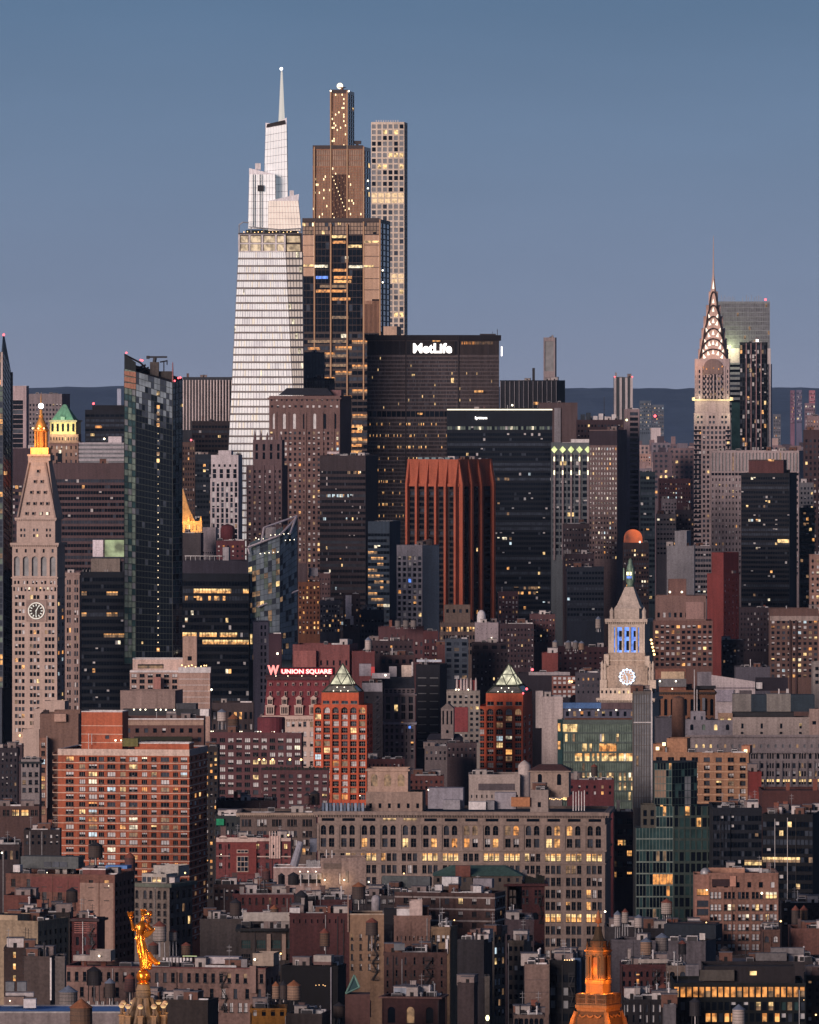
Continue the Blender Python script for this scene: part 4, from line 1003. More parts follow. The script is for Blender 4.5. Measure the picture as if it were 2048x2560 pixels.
for x in (675, 711, 747, 784):
    for (ya, yb, w, hh) in ((1745, 1763, 6.5, 0), (1764, 1787, 10.5, 0)):
        s0 = mst(yb) - .9; mb = MB(); mb.box(b.u(x - w), b.u(x + w), s0, s0 + 3.5, b.z(yb), b.z(ya)); mb.box(b.u(x - w - 1.2), b.u(x + w + 1.2), s0 - .3, s0 + 3, b.z(ya + 2), b.z(ya - 1))
        if hh == 0 and w < 8: mb.loft([[(b.u(x - w), s0, b.z(ya - 1)), (b.u(x + w), s0, b.z(ya - 1)), (b.u(x), s0, b.z(ya - 6))], [(b.u(x - w), s0 + 3, b.z(ya - 1)), (b.u(x + w), s0 + 3, b.z(ya - 1)), (b.u(x), s0 + 3, b.z(ya - 6))]])
        d = mb.build('dormer', pst, b.root)
        for q in ((-.55, .0, .55) if w < 8 else (-.6, -.2, .2, .6)): b.bx('window', x + q * w - 1.3, x + q * w + 1.3, ya + 4, yb - 3, s0 - .12, .1, PANE[0], d)
for x in list(range(676, 822, 19)):
    for y, hh in ((1734, 11), (1711, 8)):
        if x < 800 or y < 1720:
            s0 = mst(y + 5) - .6; mb = MB(); mb.box(b.u(x - 3.2), b.u(x + 3.2), s0, s0 + 1.6, b.z(y + hh / 2), b.z(y - hh / 2)); mb.lathe([(b.m(3.2), 0), (.01, 1)], 8); mb = MB(); mb.box(b.u(x - 3.2), b.u(x + 3.2), s0, s0 + 1.6, b.z(y + hh / 2), b.z(y - hh / 2)); d = mb.build('dormer', wm('8c7672'), b.root)
            b.bx('window', x - 1.9, x + 1.9, y - hh / 2 + 2, y + hh / 2 - 1, s0 - .1, .08, PANE[1 if x % 2 else 0], d)
neon = em('neon_red_white', (1, .62, .56), 2.0); neonr = em('neon_red', (1, .02, .05), 1.3)
b.bx('sign_board', 698, 838, 1668, 1688, 4.2, .4, wm('20151a'))
b.text('W', 669, 698, 1663, 1687, 3.2, em('neon_pink', (1, .25, .22), 2.0), 'sign', .5, .05)
b.text('UNION SQUARE', 702, 831, 1672, 1687, 3.2, neonr, 'sign_halo', .3, .14); b.text('UNION SQUARE', 704, 829, 1673, 1686, 2.7, neon, 'sign', .3, .03)
mb = MB()
for x in range(674, 838, 9): mb.tube(b.P(x, 1690, 6), b.P(x, 1668, 4.8), .12, 4)
mb.build('sign_frame', DKMETAL, b.root)
for x in (690, 720, 755, 790, 815): b.lamp(x, 1690, 1.2, .35, LAMPW)
b.done()
# ================================================================== midtown, back to front
S('office_tower', 'pale pink slab with dark glass front, far left behind the marble clock tower', 'office tower', 29, 66, 965, 5600, '95868a', side=5, zones=[Z(1000, 1120, 10, 1, .72, .9, pat=[(.02, .78)], mix='dark', band=True)], clut=1)
S('office_tower', 'grey concrete tower dotted with small square windows behind the gilded lantern', 'office tower', 72, 155, 985, 5700, '6c6468', (10, 11.5, .5, .5), side=16, yv=1180, pad=22, clut=5, mix='none')
b = S('hotel', 'brown stone tower with a floodlit green pyramid roof and arched top window', 'tower', 124, 196, 1086, 5200, '6b5652', done=False, zones=[Z(1092, 1102, 1, 10, .4, .8, mix='resd'), Z(1110, 1180, 4, 6, .3, .5, mix='resd')], side=6, clut=0, cor=(18, 4, 1))
b.block(125, 190, 1050, 1087, d=16, st=2, wall=wm('9a8c6a'), front=[Z(1058, 1080, 1, 5, .45, .9, mix='dark')], pn='upper_wall'); b.ring('cornice', 1051, 4, .8, wm('7d7364'))
frus(b, 'pyramid_roof', 157, [(1050, 28), (1012, 4.5), (1010, .3)], 3, wm('5d8a74', k=1.2)); b.bx('dormer', 152, 162, 1042, 1050, 2.5, 2, wm('7d9a88'))
b.bx('window', 144, 155, 1131, 1155, -.3, .2, PANE[0]); b.bx('window', 147, 153, 1125, 1133, -.35, .2, PANE[5])
for x in (134, 157, 180): b.glow(x, 1052, -3, 800, (.75, 1, .6), 1); b.glow(x, 1084, -4, 2600, (1, .85, .4), 1)
b.done()
b = S('office_tower', 'black flat-topped office block with a single orange light, left of the faceted glass tower', 'office tower', 213, 312, 1025, 5400, '171a22', (8, 12, .86, .5), mix='dark', band=True, clut=0, yv=1110, done=False)
b.block(231, 312, 1013, 1026, d=20, st=4, wall=wm('15171d'), pn='penthouse'); b.lamp(234, 1009, 4, 1.2, LAMPR, 'beacon'); b.bx('window', 238, 255, 1064, 1070, -.3, .2, PANE[12]); b.lamp(261, 1097, -1, 1.0); b.done()
S('office_building', 'low wide building banded in grey and white below the black flat-topped block', 'office building', 197, 315, 1107, 5000, '8d8a90', clut=0, d=30, zones=[Z(1108, 1160, 5, 1, .97, .45, pat=[(.0, 1.0)], mix='slate', band=True, r=.5)])
S('office_building', 'small white rooftop block on the grey banded building', 'roof block', 271, 304, 1092, 5020, 'b5adb2', clut=0, d=14)
S('office_building', 'long dark brown office block with wide ribbon windows behind the clock tower', 'office building', 134, 318, 1159, 4700, '4a3c3f', zones=[Z(1195, 1430, 16, 26, .9, .55, mix='off', band=True)], clut=3, d=40)
S('office_building', 'dark plum block at far left behind the clock tower pyramid', 'office building', 29, 90, 1122, 4750, '3c3138', zones=[Z(1210, 1420, 13, 7, .8, .5, mix='resd')], clut=2, d=40)
S('office_tower', 'dark tower with white vertical stripes right of the faceted glass tower', 'office tower', 457, 580, 943, 5800, '2e3138', zones=[Z(952, 1060, 9, 17, .60, .8, mix='dark')], clut=3, d=30, done=False).piers([459 + i * 7.55 for i in range(17)], 3.3, 950, 1075, .9, wm('aa9fa0'), one=True)
S('office_tower', 'black office block with scattered amber windows left of the silvery skyscraper', 'office tower', 480, 577, 1053, 5500, '2b2528', (12, 12, .8, .5), mix='off', yv=1150, clut=3)
b = S('office_building', 'narrow brown setback block with red beacon beside the faceted glass tower', 'office building', 456, 487, 1106, 5300, '54433f', (5, 13, .5, .5), mix='offl', yv=1300, clut=1); b.lamp(478, 1100, 0, 1.0, LAMPR, 'beacon')
S('office_tower', 'blue-black block with a few lit office windows left of the white ribbed tower', 'office tower', 485, 530, 1136, 5350, '1f2630', (6, 13, .8, .5), mix='offl', yv=1330, clut=2)
b = S('office_building', 'building with a floodlit golden pyramid roof peeping from behind the faceted glass tower', 'office building', 394, 506, 1330, 4600, '6f6258', clut=0, d=26, done=False)
b.block(398, 505, 1303, 1331, d=24, st=1, wall=wm('9c7b55'), front=[Z(1310, 1328, 1, 12, .4, .8, mix='full')], pn='arcade')
frus(b, 'pyramid_roof', 446, [(1304, 42), (1270, 26), (1190, .5)], 3, wm('b08858', k=1.6, rough=.5, metal=.3))
for x in (472, 502): frus(b, 'pinnacle', x, [(1303, 2.5), (1296, 1.8), (1290, .3)], 1, wm('b08858'))
for x in (440, 468, 490): b.glow(x, 1300, -3, 1700, (1, .58, .2), 1); b.glow(x, 1335, -4, 1500, (1, .6, .2), 1)
b.done()
b = S('office_tower', 'white ribbed art deco tower with dark window strips below the silvery skyscraper', 'office tower', 528, 596, 1138, 5000, 'a19a9f', zones=[Z(1160, 1168, 1, 5, .4, .8, mix='black'), Z(1172, 1196, 2, 4, .5, .9, mix='black'), Z(1204, 1400, 15, 6, .55, .84, mix='resd')], side=9, clut=5, done=False)
b.block(546, 578, 1126, 1139, d=8, st=4, wall=b.wall, pn='penthouse'); b.piers([528 + 68 * i / 6 for i in range(7)], 3.6, 1196, 1400, .5, b.wall, one=True); b.done()
S('office_building', 'pale grey plain block with a small lattice panel under the white ribbed tower', 'office building', 507, 540, 1319, 4480, '7f787e', zones=[Z(1378, 1394, 2, 6, .5, .5, mix='black')], side=4, clut=1)
b = Bld('roof_building', 'dark red drum-shaped rooftop tower house right of the pale grey plain block', 'building', 569, 4470, 0)
mb = MB(); mb.lathe([(b.m(18), 0), (b.m(18), b.z(1322)), (b.m(15), b.z(1315)), (b.m(8), b.z(1312))], 16, 0, b.m(18)); mb.build('wall', wm('53282e'), b.root); mb = MB(); mb.lathe([(b.m(8.5), b.z(1313)), (.1, b.z(1309))], 16, 0, b.m(18)); mb.build('roof', ROOFS['brown'], b.root)
S('office_building', 'dark grey windowless block right below the golden pyramid', 'office building', 455, 502, 1333, 4450, '3e3a3e', side=6, clut=2)
S('office_building', 'low dark red blocks with rooftop clutter above the wide black office box', 'office building', 541, 612, 1352, 4440, '4a2a30', (6, 12, .4, .4), yv=1410, clut=6)
b = S('office_tower', 'brown gothic tower with corner pinnacles in front of the silvery skyscraper', 'office tower', 633, 705, 1100, 5150, '57474a', zones=[Z(1108, 1150, 2, 4, .34, .8, mix='black'), Z(1160, 1500, 26, 6, .42, .5, mix='resd')], side=6, clut=0, done=False)
for x in (637, 652, 668, 684, 700): frus(b, 'pinnacle', x, [(1104, 3), (1092, 2.6), (1070 if x < 660 else 1080, .2)], 0, b.wall, 4)
b.block(618, 706, 1163, st=-3, d=20, wall=b.wall, front=[Z(1172, 1500, 25, 7, .42, .5, mix='resd')], pn='lower_wall'); b.piers([618, 633, 660, 685, 704], 3, 1163, 1400, .5, b.wall, one=True, st=-3); b.done()
b = S('office_tower', 'broad brown brick tower with dark hipped roof and ornate arched top storeys', 'office tower', 673, 850, 990, 5250, '5f4b49', zones=[Z(994, 1004, 1, 14, .35, .7, mix='resd'), Z(1012, 1020, 1, 12, .4, .7, mix='blind'), Z(1034, 1072, 1, 7, .3, 1.0, arch=True, mix='blind'), Z(1076, 1500, 32, 15, .46, .52, mix='res')], side=5, clut=0, cor=(4, 4, 1.0), done=False, d=45)
frus(b, 'hip_roof', 764, [(988, 69), (971, 52), (970, 52)], 4, wm('22242c'), depth=18); b.bx('roof_block', 826, 853, 975, 991, 12, 10, wm('6b5052'))
for x in (690, 720, 764, 806, 834): b.piers([x], 5, 1030, 1500, .5, b.wall)
b.bx('rooftop_sign', 818, 848, 1129, 1135, -1, 1, wm('a89b9e')); b.done()
b = S('office_tower', 'grey louvred mechanical tower wedged behind the brown hipped-roof tower', 'office tower', 759, 811, 881, 5420, '55565e', zones=[Z(884, 960, 1, 14, .5, 1.0, mix='slate')], clut=2, d=25)
S('office_tower', 'dark glass block between the bronze skyscraper base and brown hipped-roof tower', 'office tower', 763, 836, 946, 5400, '30323a', zones=[Z(950, 1010, 5, 12, .7, .7, mix='dark')], clut=6, d=25)
S('office_tower', 'plain dark brown-topped ribbon-window tower in front of the wide brown slab', 'office tower', 800, 914, 1139, 4950, '332c30', zones=[Z(1142, 1172, 0), Z(1174, 1580, 28, 30, .9, .5, mix='off', band=True)], side=4, d=45, clut=6)
b = S('office_tower', 'slim blue-grey slab with amber lit floors left of the red corner-on tower', 'office tower', 920, 974, 1304, 4800, '2c3846', zones=[Z(1330, 1580, 17, 7, .9, .5, pat=[(.02, .98)], mix='dark', band=True, lit=lambda i, j: (3, 6, .4) if j < 5 and (i * 5 + j) % 7 < 4 and i > 2 else None)], side=4, d=40, clut=1)
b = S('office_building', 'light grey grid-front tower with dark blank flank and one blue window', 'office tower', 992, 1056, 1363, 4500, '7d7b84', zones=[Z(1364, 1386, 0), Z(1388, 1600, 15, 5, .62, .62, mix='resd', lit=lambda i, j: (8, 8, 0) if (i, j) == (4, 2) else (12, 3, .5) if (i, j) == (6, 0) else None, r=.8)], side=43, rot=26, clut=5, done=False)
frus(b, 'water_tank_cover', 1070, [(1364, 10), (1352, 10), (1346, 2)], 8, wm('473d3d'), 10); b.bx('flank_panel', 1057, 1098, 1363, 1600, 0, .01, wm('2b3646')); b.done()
b = S('office_tower', 'huge black glass office tower with white parapet light line and small lit sign', 'office tower', 1118, 1381, 1027, 5150, '10161f', zones=[Z(1064, 1076, 1, 40, .9, .7, mix='offl', lit=lambda i, j: (10, 10, 0) if (j * 7) % 5 < 3 else (5, 5, 0) if j % 4 == 0 else None, band=True), Z(1080, 1600, 42, 44, .92, .55, mix='off', band=True)], d=45, clut=4, done=False)
b.bx('parapet_lamp', 1118, 1381, 1022.5, 1025.5, -.5, .5, em('parapet_lamp', (1, .88, .66), 1.6)); b.text('lytton', 1188, 1218, 1041, 1050, -.8, em('sign_white', (1, .92, .86), 3.0), 'sign', .4, .03); b.done()
S('office_tower', 'slim concrete tower with a recessed grey panel on the horizon', 'tower', 1359, 1388, 844, 5900, '8d8284', zones=[Z(853, 928, 1, 1, .78, 1.0, mix='slate', r=.8)], side=4, clut=2)
b = S('office_tower', 'dark tower with thin pale vertical ribs below the slim concrete tower', 'office tower', 1250, 1393, 951, 5700, '25272e', side=4, clut=4, d=40); b.piers([1252 + i * 11.6 for i in range(13)], 1.2, 953, 1020, .8, wm('8d8a90'), one=True); b.bx('mast', 1331, 1337, 920, 951, 8, 1, DKMETAL); b.bx('window', 1334, 1346, 1005, 1012, -.3, .2, PANE[3]); b.lamp(1281, 1013, -1, 1.0)
b = S('office_building', 'plain brown windowless block behind the huge black glass tower', 'office building', 1348, 1444, 1007, 5400, '463a3c', clut=2, d=40, done=False); b.bx('mast', 1386, 1402, 1020, 1110, -1, 1, wm('6a686e')); b.done()
b = S('office_tower', 'dark brown tower crowned with white rooftop machinery left of the ladder-like tower', 'office tower', 1443, 1560, 1050, 5250, '3b2e33', (14, 13, .5, .45), mix='resd', yv=1130, clut=14, done=False)
for x, y in ((1452, 1036), (1466, 1032), (1483, 1040), (1497, 1034), (1512, 1041), (1530, 1036)): b.bx('cooling_unit', x, x + 11, y, 1050, 6, 6, PALEM if x > 1475 else wm('2c333c'))
b.bx('mast', 1510, 1511.2, 992, 1046, 8, .6, DKMETAL); b.lamp(1567, 1050, 0, 1.2, em('lamp_yel', (1, .95, .5), 2.5)); b.done()
b = S('apartment_tower', 'distant slim tower with four white vertical stripes and red beacons', 'tower', 1536, 1582, 943, 6500, '3a4046', clut=3, d=25); b.piers([1538, 1552, 1566, 1579], 6, 944, 1060, .8, wm('a69ea0'), one=True)
for x in (1537, 1581): b.lamp(x, 942, -1, .9, LAMPR, 'beacon')
S('office_tower', 'ladder-like slim tower with pale frame and one dark column of windows', 'office tower', 1563, 1599, 1023, 5300, '77696d', zones=[Z(1028, 1330, 23, 1, .9, .62, pat=[(.34, .9)], mix='black', r=.6)], clut=2, d=30)
b = S('office_building', 'office tower with a row of glowing yellow-green diamonds along its roofline', 'office tower', 1380, 1474, 1107, 5000, '4c5258', zones=[Z(1134, 1390, 16, 5, .82, .62, mix='offl', band=True, r=.8)], clut=3, d=35, done=False)
dia = em('diamond_glow', (.86, .95, .42), 1.1, .3, .3)
for i in range(5):
    x = 1386 + i * 21; mb = MB(); mb.loft([[b.P(x - 8, 1124, -1.0), b.P(x, 1133, -1.0), b.P(x + 8, 1124, -1.0), b.P(x, 1115, -1.0)], [b.P(x - 8, 1124, .1), b.P(x, 1133, .1), b.P(x + 8, 1124, .1), b.P(x, 1115, .1)]]); mb.build('lit_diamond', dia, b.root)
    b.bx('pier', x - 2.2, x + 2.2, 1134, 1400, -.9, .9, wm('6d6468'))
    for y in (1142, 1176): b.bx('wall_lamp', x - 1.6, x + 1.6, y, y + 11, -1.3, .4, em('wall_lamp', (1, .92, .6), 2.2))
b.block(1428, 1474, 1098, 1108, d=8, st=5, wall=PALEM, pn='penthouse'); b.done()
b = S('office_tower', 'brown stone tower with a dark crown and rows of small lit windows', 'office tower', 1473, 1543, 1075, 4950, '57494a', zones=[Z(1080, 1113, 0), Z(1116, 1400, 23, 10, .5, .5, mix='res')], side=26, rot=22, clut=3, done=False); b.bx('dark_crown', 1473, 1543, 1077, 1113, -.4, .35, wm('272028')); b.done()
b = S('office_building', 'dark block crowned by a glowing orange rounded vault', 'office building', 1559, 1622, 1357, 4700, '2c2226', (10, 11, .6, .5), mix='offl', yv=1520, pad=14, clut=2, done=False)
mb = MB(); n_ = 14; pr_ = [(b.u(1584) + b.m(23) * math.cos(math.pi * k / n_), b.z(1357) + b.m(33) * math.sin(math.pi * k / n_) ** .6) for k in range(n_ + 1)]; mb.loft([[(x, 3, z) for x, z in pr_], [(x, 12, z) for x, z in pr_]]); mb.build('glowing_vault', em('orange_screen', (1, .17, .04), .6, .9, .08), b.root); b.bx('screen_frame', 1609, 1612, 1321, 1357, 3, 4, DKMETAL); b.lamp(1600, 1355, -1, .8); b.done()
b = S('office_tower', 'silvery ribbed glass tower with rooftop antennas behind the art deco spire', 'office tower', 1794, 1925, 754, 5900, '70747a', zones=[Z(758, 872, 10, 22, .8, .8, mix='slate', band=True), Z(876, 906, 0), Z(908, 1060, 12, 1, pat=[(0, 1)], h=.5, mix='dark', band=True)], clut=0, d=35, done=False)
for x in (1803, 1808, 1812, 1817, 1822, 1826, 1831, 1835, 1856, 1866, 1871, 1878, 1886, 1891, 1896, 1900, 1904): b.bx('antenna', x, x + .9, 737 + (x % 3) * 3, 754, 4, .5, METAL)
b.lamp(1914, 749, 3, 1.3, LAMPR, 'beacon'); b.bx('light_wall', 1818, 1849, 871, 907, -.3, .3, wm('a69c9e')); b.bx('light_wall', 1918, 1927, 871, 910, -.3, .3, wm('a69c9e')); b.bx('teal_base', 1829, 1853, 1006, 1140, -.5, .4, PANE[9])
b.glow(1826, 868, -8, 9000, (.95, 1, .5), 2); b.done()
b = S('apartment_tower', 'dark glass tower with five pink vertical ribs before the antenna-topped tower', 'tower', 1850, 1916, 856, 5700, '1e2228', zones=[Z(862, 1140, 24, 11, .86, .8, mix='resd', band=True)], side=4, clut=3, done=False)
b.piers([1866, 1878, 1891, 1903], 2, 858, 1150, .7, wm('8c7478'), one=True); b.bx('lit_sign', 1890, 1896, 848, 855, 4, 1, em('sign_white', (1, .92, .86), 3.0)); b.bx('banded_flank', 1920, 1927, 910, 1140, 4, 8, wm('a69c9e')); b.done()
S('office_tower', 'broad pale office block with vertical striped top right of the art deco spire', 'office tower', 1778, 1998, 1127, 5300, '8e8284', zones=[Z(1132, 1178, 1, 26, .42, 1.0, mix='slate', r=.6), Z(1182, 1189, 1, 26, .8, .9, mix='black'), Z(1192, 1440, 17, 26, .36, .46, mix='resd')], side=4, d=40, clut=10, mix='resd')
b = S('office_tower', 'black glass tower with brown penthouse in front of the broad pale block', 'office tower', 1853, 1974, 1183, 5000, '191b22', zones=[Z(1190, 1540, 30, 20, .9, .52, mix='off', band=True)], side=5, d=40, clut=1, done=False); b.block(1872, 1959, 1150, 1184, d=16, st=5, wall=wm('4a2f30'), pn='penthouse', cop=DKMETAL); b.bx('window', 1920, 1936, 1148, 1153, 4.6, .2, PANE[3]); b.bx('window', 1944, 1973, 1348, 1357, -.3, .1, PANE[4]); b.done()
S('office_tower', 'dark brown tower at the right edge with scattered small lights', 'office tower', 2011, 2075, 1075, 5200, '3b2e32', (6, 14, .5, .5), mix='resd', yv=1400, pad=20, clut=3)
S('office_building', 'pinkish drum-topped block at the right edge behind the dark brown tower', 'office building', 2019, 2075, 1040, 5400, '77666a', (8, 12, .4, .4), yv=1090, clut=2)
S('office_building', 'light grey slab with a few lit windows at the right edge', 'office building', 2000, 2034, 1207, 5100, '6a6a70', (4, 12, .5, .5), mix='resd', yv=1290, clut=2)
S('office_tower', 'dark teal glass block with lit rows at the right edge', 'office tower', 2001, 2037, 1270, 5050, '1a2a30', (5, 13, .85, .55), mix='offl', band=True, yv=1540, clut=1)
S('office_building', 'pink stone building cut by the right edge below the dark teal glass', 'office building', 2026, 2075, 1387, 4600, '7a6058', (4, 15, .45, .5), yv=1560, clut=2)
b = S('building', 'stepped blank grey wall tower left of the narrow red brick tower', 'building', 1667, 1736, 1365, 4800, '6d6c72', side=3, clut=2, done=False); b.block(1687, 1717, 1327, 1366, d=20, st=2, wall=b.wall, pn='upper_wall'); b.done()
S('office_building', 'grey banded block between the blank grey wall and the red brick tower', 'office building', 1738, 1778, 1365, 4900, '6a6468', zones=[Z(1368, 1500, 10, 6, .86, .5, mix='off', band=True)], clut=3, d=30)
b = S('apartment_tower', 'narrow red brick tower with a darker red flank', 'apartment tower', 1768, 1809, 1434, 4650, '66302f', side=41, rot=40, sf=(4, 14, .3, .4), yv=1680, clut=2, mix='resd', done=False); b.block(1779, 1809, 1381, 1435, d=14, st=3, wall=b.wall, pn='upper_wall'); b.done()
b = S('condo_tower', 'dark teal curved glass tower in the gap right of the ladder-like tower', 'tower', 1601, 1638, 1180, 5200, '1e2a33', (5, 13, .86, .5), mix='offl', yv=1520, clut=1)
S('apartment_building', 'brown brick slab with tiny lit windows in the gap left of the art deco tower', 'apartment building', 1648, 1727, 1197, 5650, '51393f', (12, 11, .4, .4), mix='res', yv=1260, clut=4)
S('apartment_building', 'small white grid-windowed building in front of the brown brick slab', 'apartment building', 1655, 1692, 1247, 5600, '8b8085', (5, 9, .55, .5), mix='resd', yv=1290, clut=3)
S('office_building', 'grey block with a sloped roof in the gap left of the art deco tower', 'office building', 1642, 1690, 1285, 5500, '5c585e', (6, 12, .7, .4), mix='off', yv=1400, clut=3)
S('office_building', 'dark low block with lit windows under the white grid-windowed building', 'office building', 1690, 1735, 1275, 5520, '34303a', (6, 11, .5, .45), mix='offl', yv=1370, clut=3)
# ================================================================== left edge and the Madison Square group
b = Bld('condo_tower', 'blue glass tower cut by the left edge, with a red beacon on its slanted tip', 'tower', 0, 4340, 0); b.fm = wm('27303a', k=1)
rg = random.Random(15)
panel(b, b.P(-45, 1720, 0), b.P(8, 1720, 0), b.P(8, 880, 0), b.P(-45, 880, 0), 60, 5, .18, lambda i, j: 3 if rg.random() < .12 else 6 if rg.random() < .12 else 10 if rg.random() < .4 else 1, wm('4f5560', k=1), .3, .2)
panel(b, b.P(8, 1720, 0), b.P(31, 1720, 16), b.P(27, 925, 16), b.P(8, 880, 0), 60, 3, .06, lambda i, j: 0 if rg.random() < .75 else 1, wm('232c3a', k=1), .2, .15)
mb = MB(); mb.loft([[b.P(8, 880, 0), b.P(27, 925, 16), b.P(0, 925, 18)], [b.P(8, 838, 4), b.P(12, 842, 6), b.P(7, 842, 7)]]); mb.box(b.u(-45), b.u(5), 1, 30, 0, b.z(900)); mb.box(b.u(5), b.u(26), 17, 30, 0, b.z(930)); mb.build('wall', wm('39404c', k=1, rough=.5), b.root)
b.bx('pale_fin', 2, 7, 880, 966, -.5, .5, wm('a89a98')); b.lamp(9.5, 837, 4, 1.0, LAMPR, 'beacon'); b.bx('window', 10, 18, 1178, 1187, -.1, .2, PANE[3]); b.done()
S('office_building', 'pale slim building with paired windows right beside the clock tower shaft', 'office building', 162, 199, 1432, 4330, '7b6a66', zones=[Z(1446, 1560, 6, 2, pat=[(.30, .52), (.6, .82)], h=.62, mix='none'), Z(1566, 1780, 11, 2, pat=[(.30, .52), (.6, .82)], h=.6, mix='resd')], side=4, clut=2, cor=(2, 3, .6))
b = S('office_building', 'black glass office box between clock tower and faceted glass tower', 'office building', 203, 330, 1430, 4380, '11161f', zones=[Z(1440, 1790, 20, 18, .92, .55, mix='off', band=True, lit=lambda i, j: (3, 6, .3) if (i in (2, 5) and j in (9, 10, 11, 12, 0, 1)) or (i == 8 and j > 7) else None)], clut=0, d=45, done=False)
b.block(228, 300, 1397, 1431, d=12, st=6, wall=wm('6f6661'), pn='cooling_plant'); b.block(300, 330, 1404, 1431, d=12, st=8, wall=wm('2b2c35'), pn='penthouse')
b.bx('billboard_panel', 232, 258, 1350, 1392, 10, 2, wm('c4bcc4')); b.bx('lit_screen_wall', 262, 312, 1350, 1392, 12, 2, em('screen_green', (.85, 1, .55), .55, .8, .12)); b.bx('billboard_frame', 258, 316, 1347, 1350, 9, 6, DKMETAL)
for x in (207, 215, 224, 262, 268): b.bx('railing_post', x, x + 1.5, 1424, 1431, 2, .4, METAL)
b.done()
b = S('office_building', 'wide black glass office box with amber lit floors right of the faceted glass tower', 'office building', 448, 622, 1434, 4400, '11161f', zones=[Z(1450, 1760, 17, 24, .93, .6, mix='off', band=True, lit=lambda i, j: (4, 3, .4) if (i == 1 and (5 <= j <= 17 or j > 21)) or (i == 7 and j % 7 < 6 and j < 21) or (i == 8 and 7 < j) else None)], side=5, d=45, clut=0, done=False)
b.block(452, 622, 1401, 1435, d=22, st=5, wall=wm('2c2a35'), pn='plant_screen', par=.2); b.bx('roof_rail', 462, 556, 1389, 1391, 8, .4, METAL)
for x in range(464, 556, 12): b.bx('rail_post', x, x + 1, 1390, 1402, 8, .4, METAL)
b.bx('stair_head', 557, 572, 1368, 1402, 10, 5, wm('8d8a90')); b.bx('podium', 530, 626, 1752, 1770, -2, 3, wm('2f2b2b')); b.done()
S('office_building', 'grey slab with a strip of slit windows beside the wide black office box', 'office building', 633, 672, 1555, 4330, '565463', zones=[Z(1560, 1760, 12, 1, pat=[(.48, .6), (.72, .84)], h=.6, mix='none')], clut=1, d=25)
S('office_building', 'upper grey narrow block with slit windows left of the bluish faceted glass building', 'office building', 631, 643, 1436, 4480, '565463', zones=[Z(1440, 1560, 8, 1, pat=[(.3, .45), (.6, .75)], h=.6, mix='none')], clut=0, d=25)
S('brick_building', 'dark maroon block hidden behind the red hotel sign', 'building', 672, 704, 1585, 4300, '33232c', clut=1).lamp(694, 1634, -1, .9)
# ---------------------------------------------------------------- mid distance, 1400-1700
b = S('apartment_building', 'brown-orange brick building with many lit windows right of the bluish faceted glass building', 'apartment building', 746, 800, 1455, 4600, '6b4636', (6, 12.5, .4, .5), mix='loft', yv=1600, clut=2, done=False); b.block(744, 767, 1409, 1456, d=10, st=3, wall=wm('4c4044'), pn='upper_wall'); b.bx('roof_block', 772, 795, 1420, 1440, 8, 6, wm('7b7880')); b.done()
S('apartment_building', 'brown stepped building with tiny windows behind the brown-orange brick building', 'apartment building', 797, 826, 1434, 4660, '4b3a3c', (4, 12, .4, .4), mix='resd', yv=1560, clut=2)
S('office_building', 'bluish grey old building with arched details left of the white blank panel', 'office building', 800, 850, 1502, 4560, '40424e', (7, 12, .5, .5), mix='resd', yv=1590, clut=3, cor=(4, 3, .8))
b = S('brick_building', 'dark brick building with a tall white blank panel on its wall', 'building', 858, 900, 1485, 4520, '3d3033', (3, 13, .3, .4), mix='resd', yv=1580, clut=2, done=False); b.bx('white_panel', 864, 879, 1488, 1547, -.3, .3, wm('b2aab0')); b.bx('white_panel', 876, 884, 1540, 1562, -.3, .3, wm('a29aa0')); b.done()
S('office_building', 'dark low block with white roof lights behind the lone white water tank', 'office building', 895, 960, 1525, 4540, '2d2f3c', (8, 13, .5, .45), mix='offl', yv=1600, clut=7)
S('brick_building', 'brown block with grey water tanks in front of the light grey grid-front tower', 'building', 946, 1060, 1568, 4250, '4b3236', zones=[Z(1600, 1660, 3, 9, .4, .5, mix='resd')], clut=6)
S('brick_building', 'dark red building with pairs of white framed windows in front of the dark blank flank', 'building', 1058, 1096, 1578, 4220, '4a2b2f', zones=[Z(1595, 1660, 4, 2, pat=[(.2, .4), (.55, .75)], h=.55, mix='blind')], clut=2)
b = S('office_building', 'beige building with one bright lit floor in front of the red corner-on tower', 'office building', 1100, 1188, 1557, 4450, '5a4d4a', zones=[Z(1566, 1580, 1, 12, .62, .8, mix='full'), Z(1584, 1640, 3, 12, .6, .55, mix='resd')], clut=2, done=False); b.block(1111, 1176, 1513, 1558, d=14, st=4, wall=wm('64564f'), front=[Z(1520, 1535, 1, 4, .4, .6, mix='none')], pn='upper_wall'); b.done()
b = S('office_building', 'pale blank block with a tiny dome hut on its roof, beside the beige lit building', 'office building', 1188, 1246, 1557, 4200, '8a8086', clut=2, d=18, done=False, zones=[Z(1566, 1590, 2, 5, .1, .2, mix='black')])
mb = MB(); mb.lathe([(b.m(11), b.z(1557)), (b.m(11), b.z(1540)), (b.m(9), b.z(1532)), (b.m(4), b.z(1527)), (.1, b.z(1526))], 12, b.u(1204), 8); mb.build('dome_hut', PALEM, b.root); b.lamp(1229, 1596, -1, .8); b.done()
S('brick_building', 'dark brick building with white upper band below the pale blank block', 'building', 1180, 1270, 1607, 4180, '332a30', zones=[Z(1610, 1624, 1, 4, .6, .8, mix='black', wm=0), Z(1628, 1720, 6, 9, .35, .45, mix='resd')], clut=2)
S('office_building', 'slate grey grid-windowed block left of the dark brick white-banded building', 'office building', 1113, 1171, 1598, 4150, '3a424e', zones=[Z(1603, 1700, 7, 3, .62, .6, mix='resd')], clut=2)
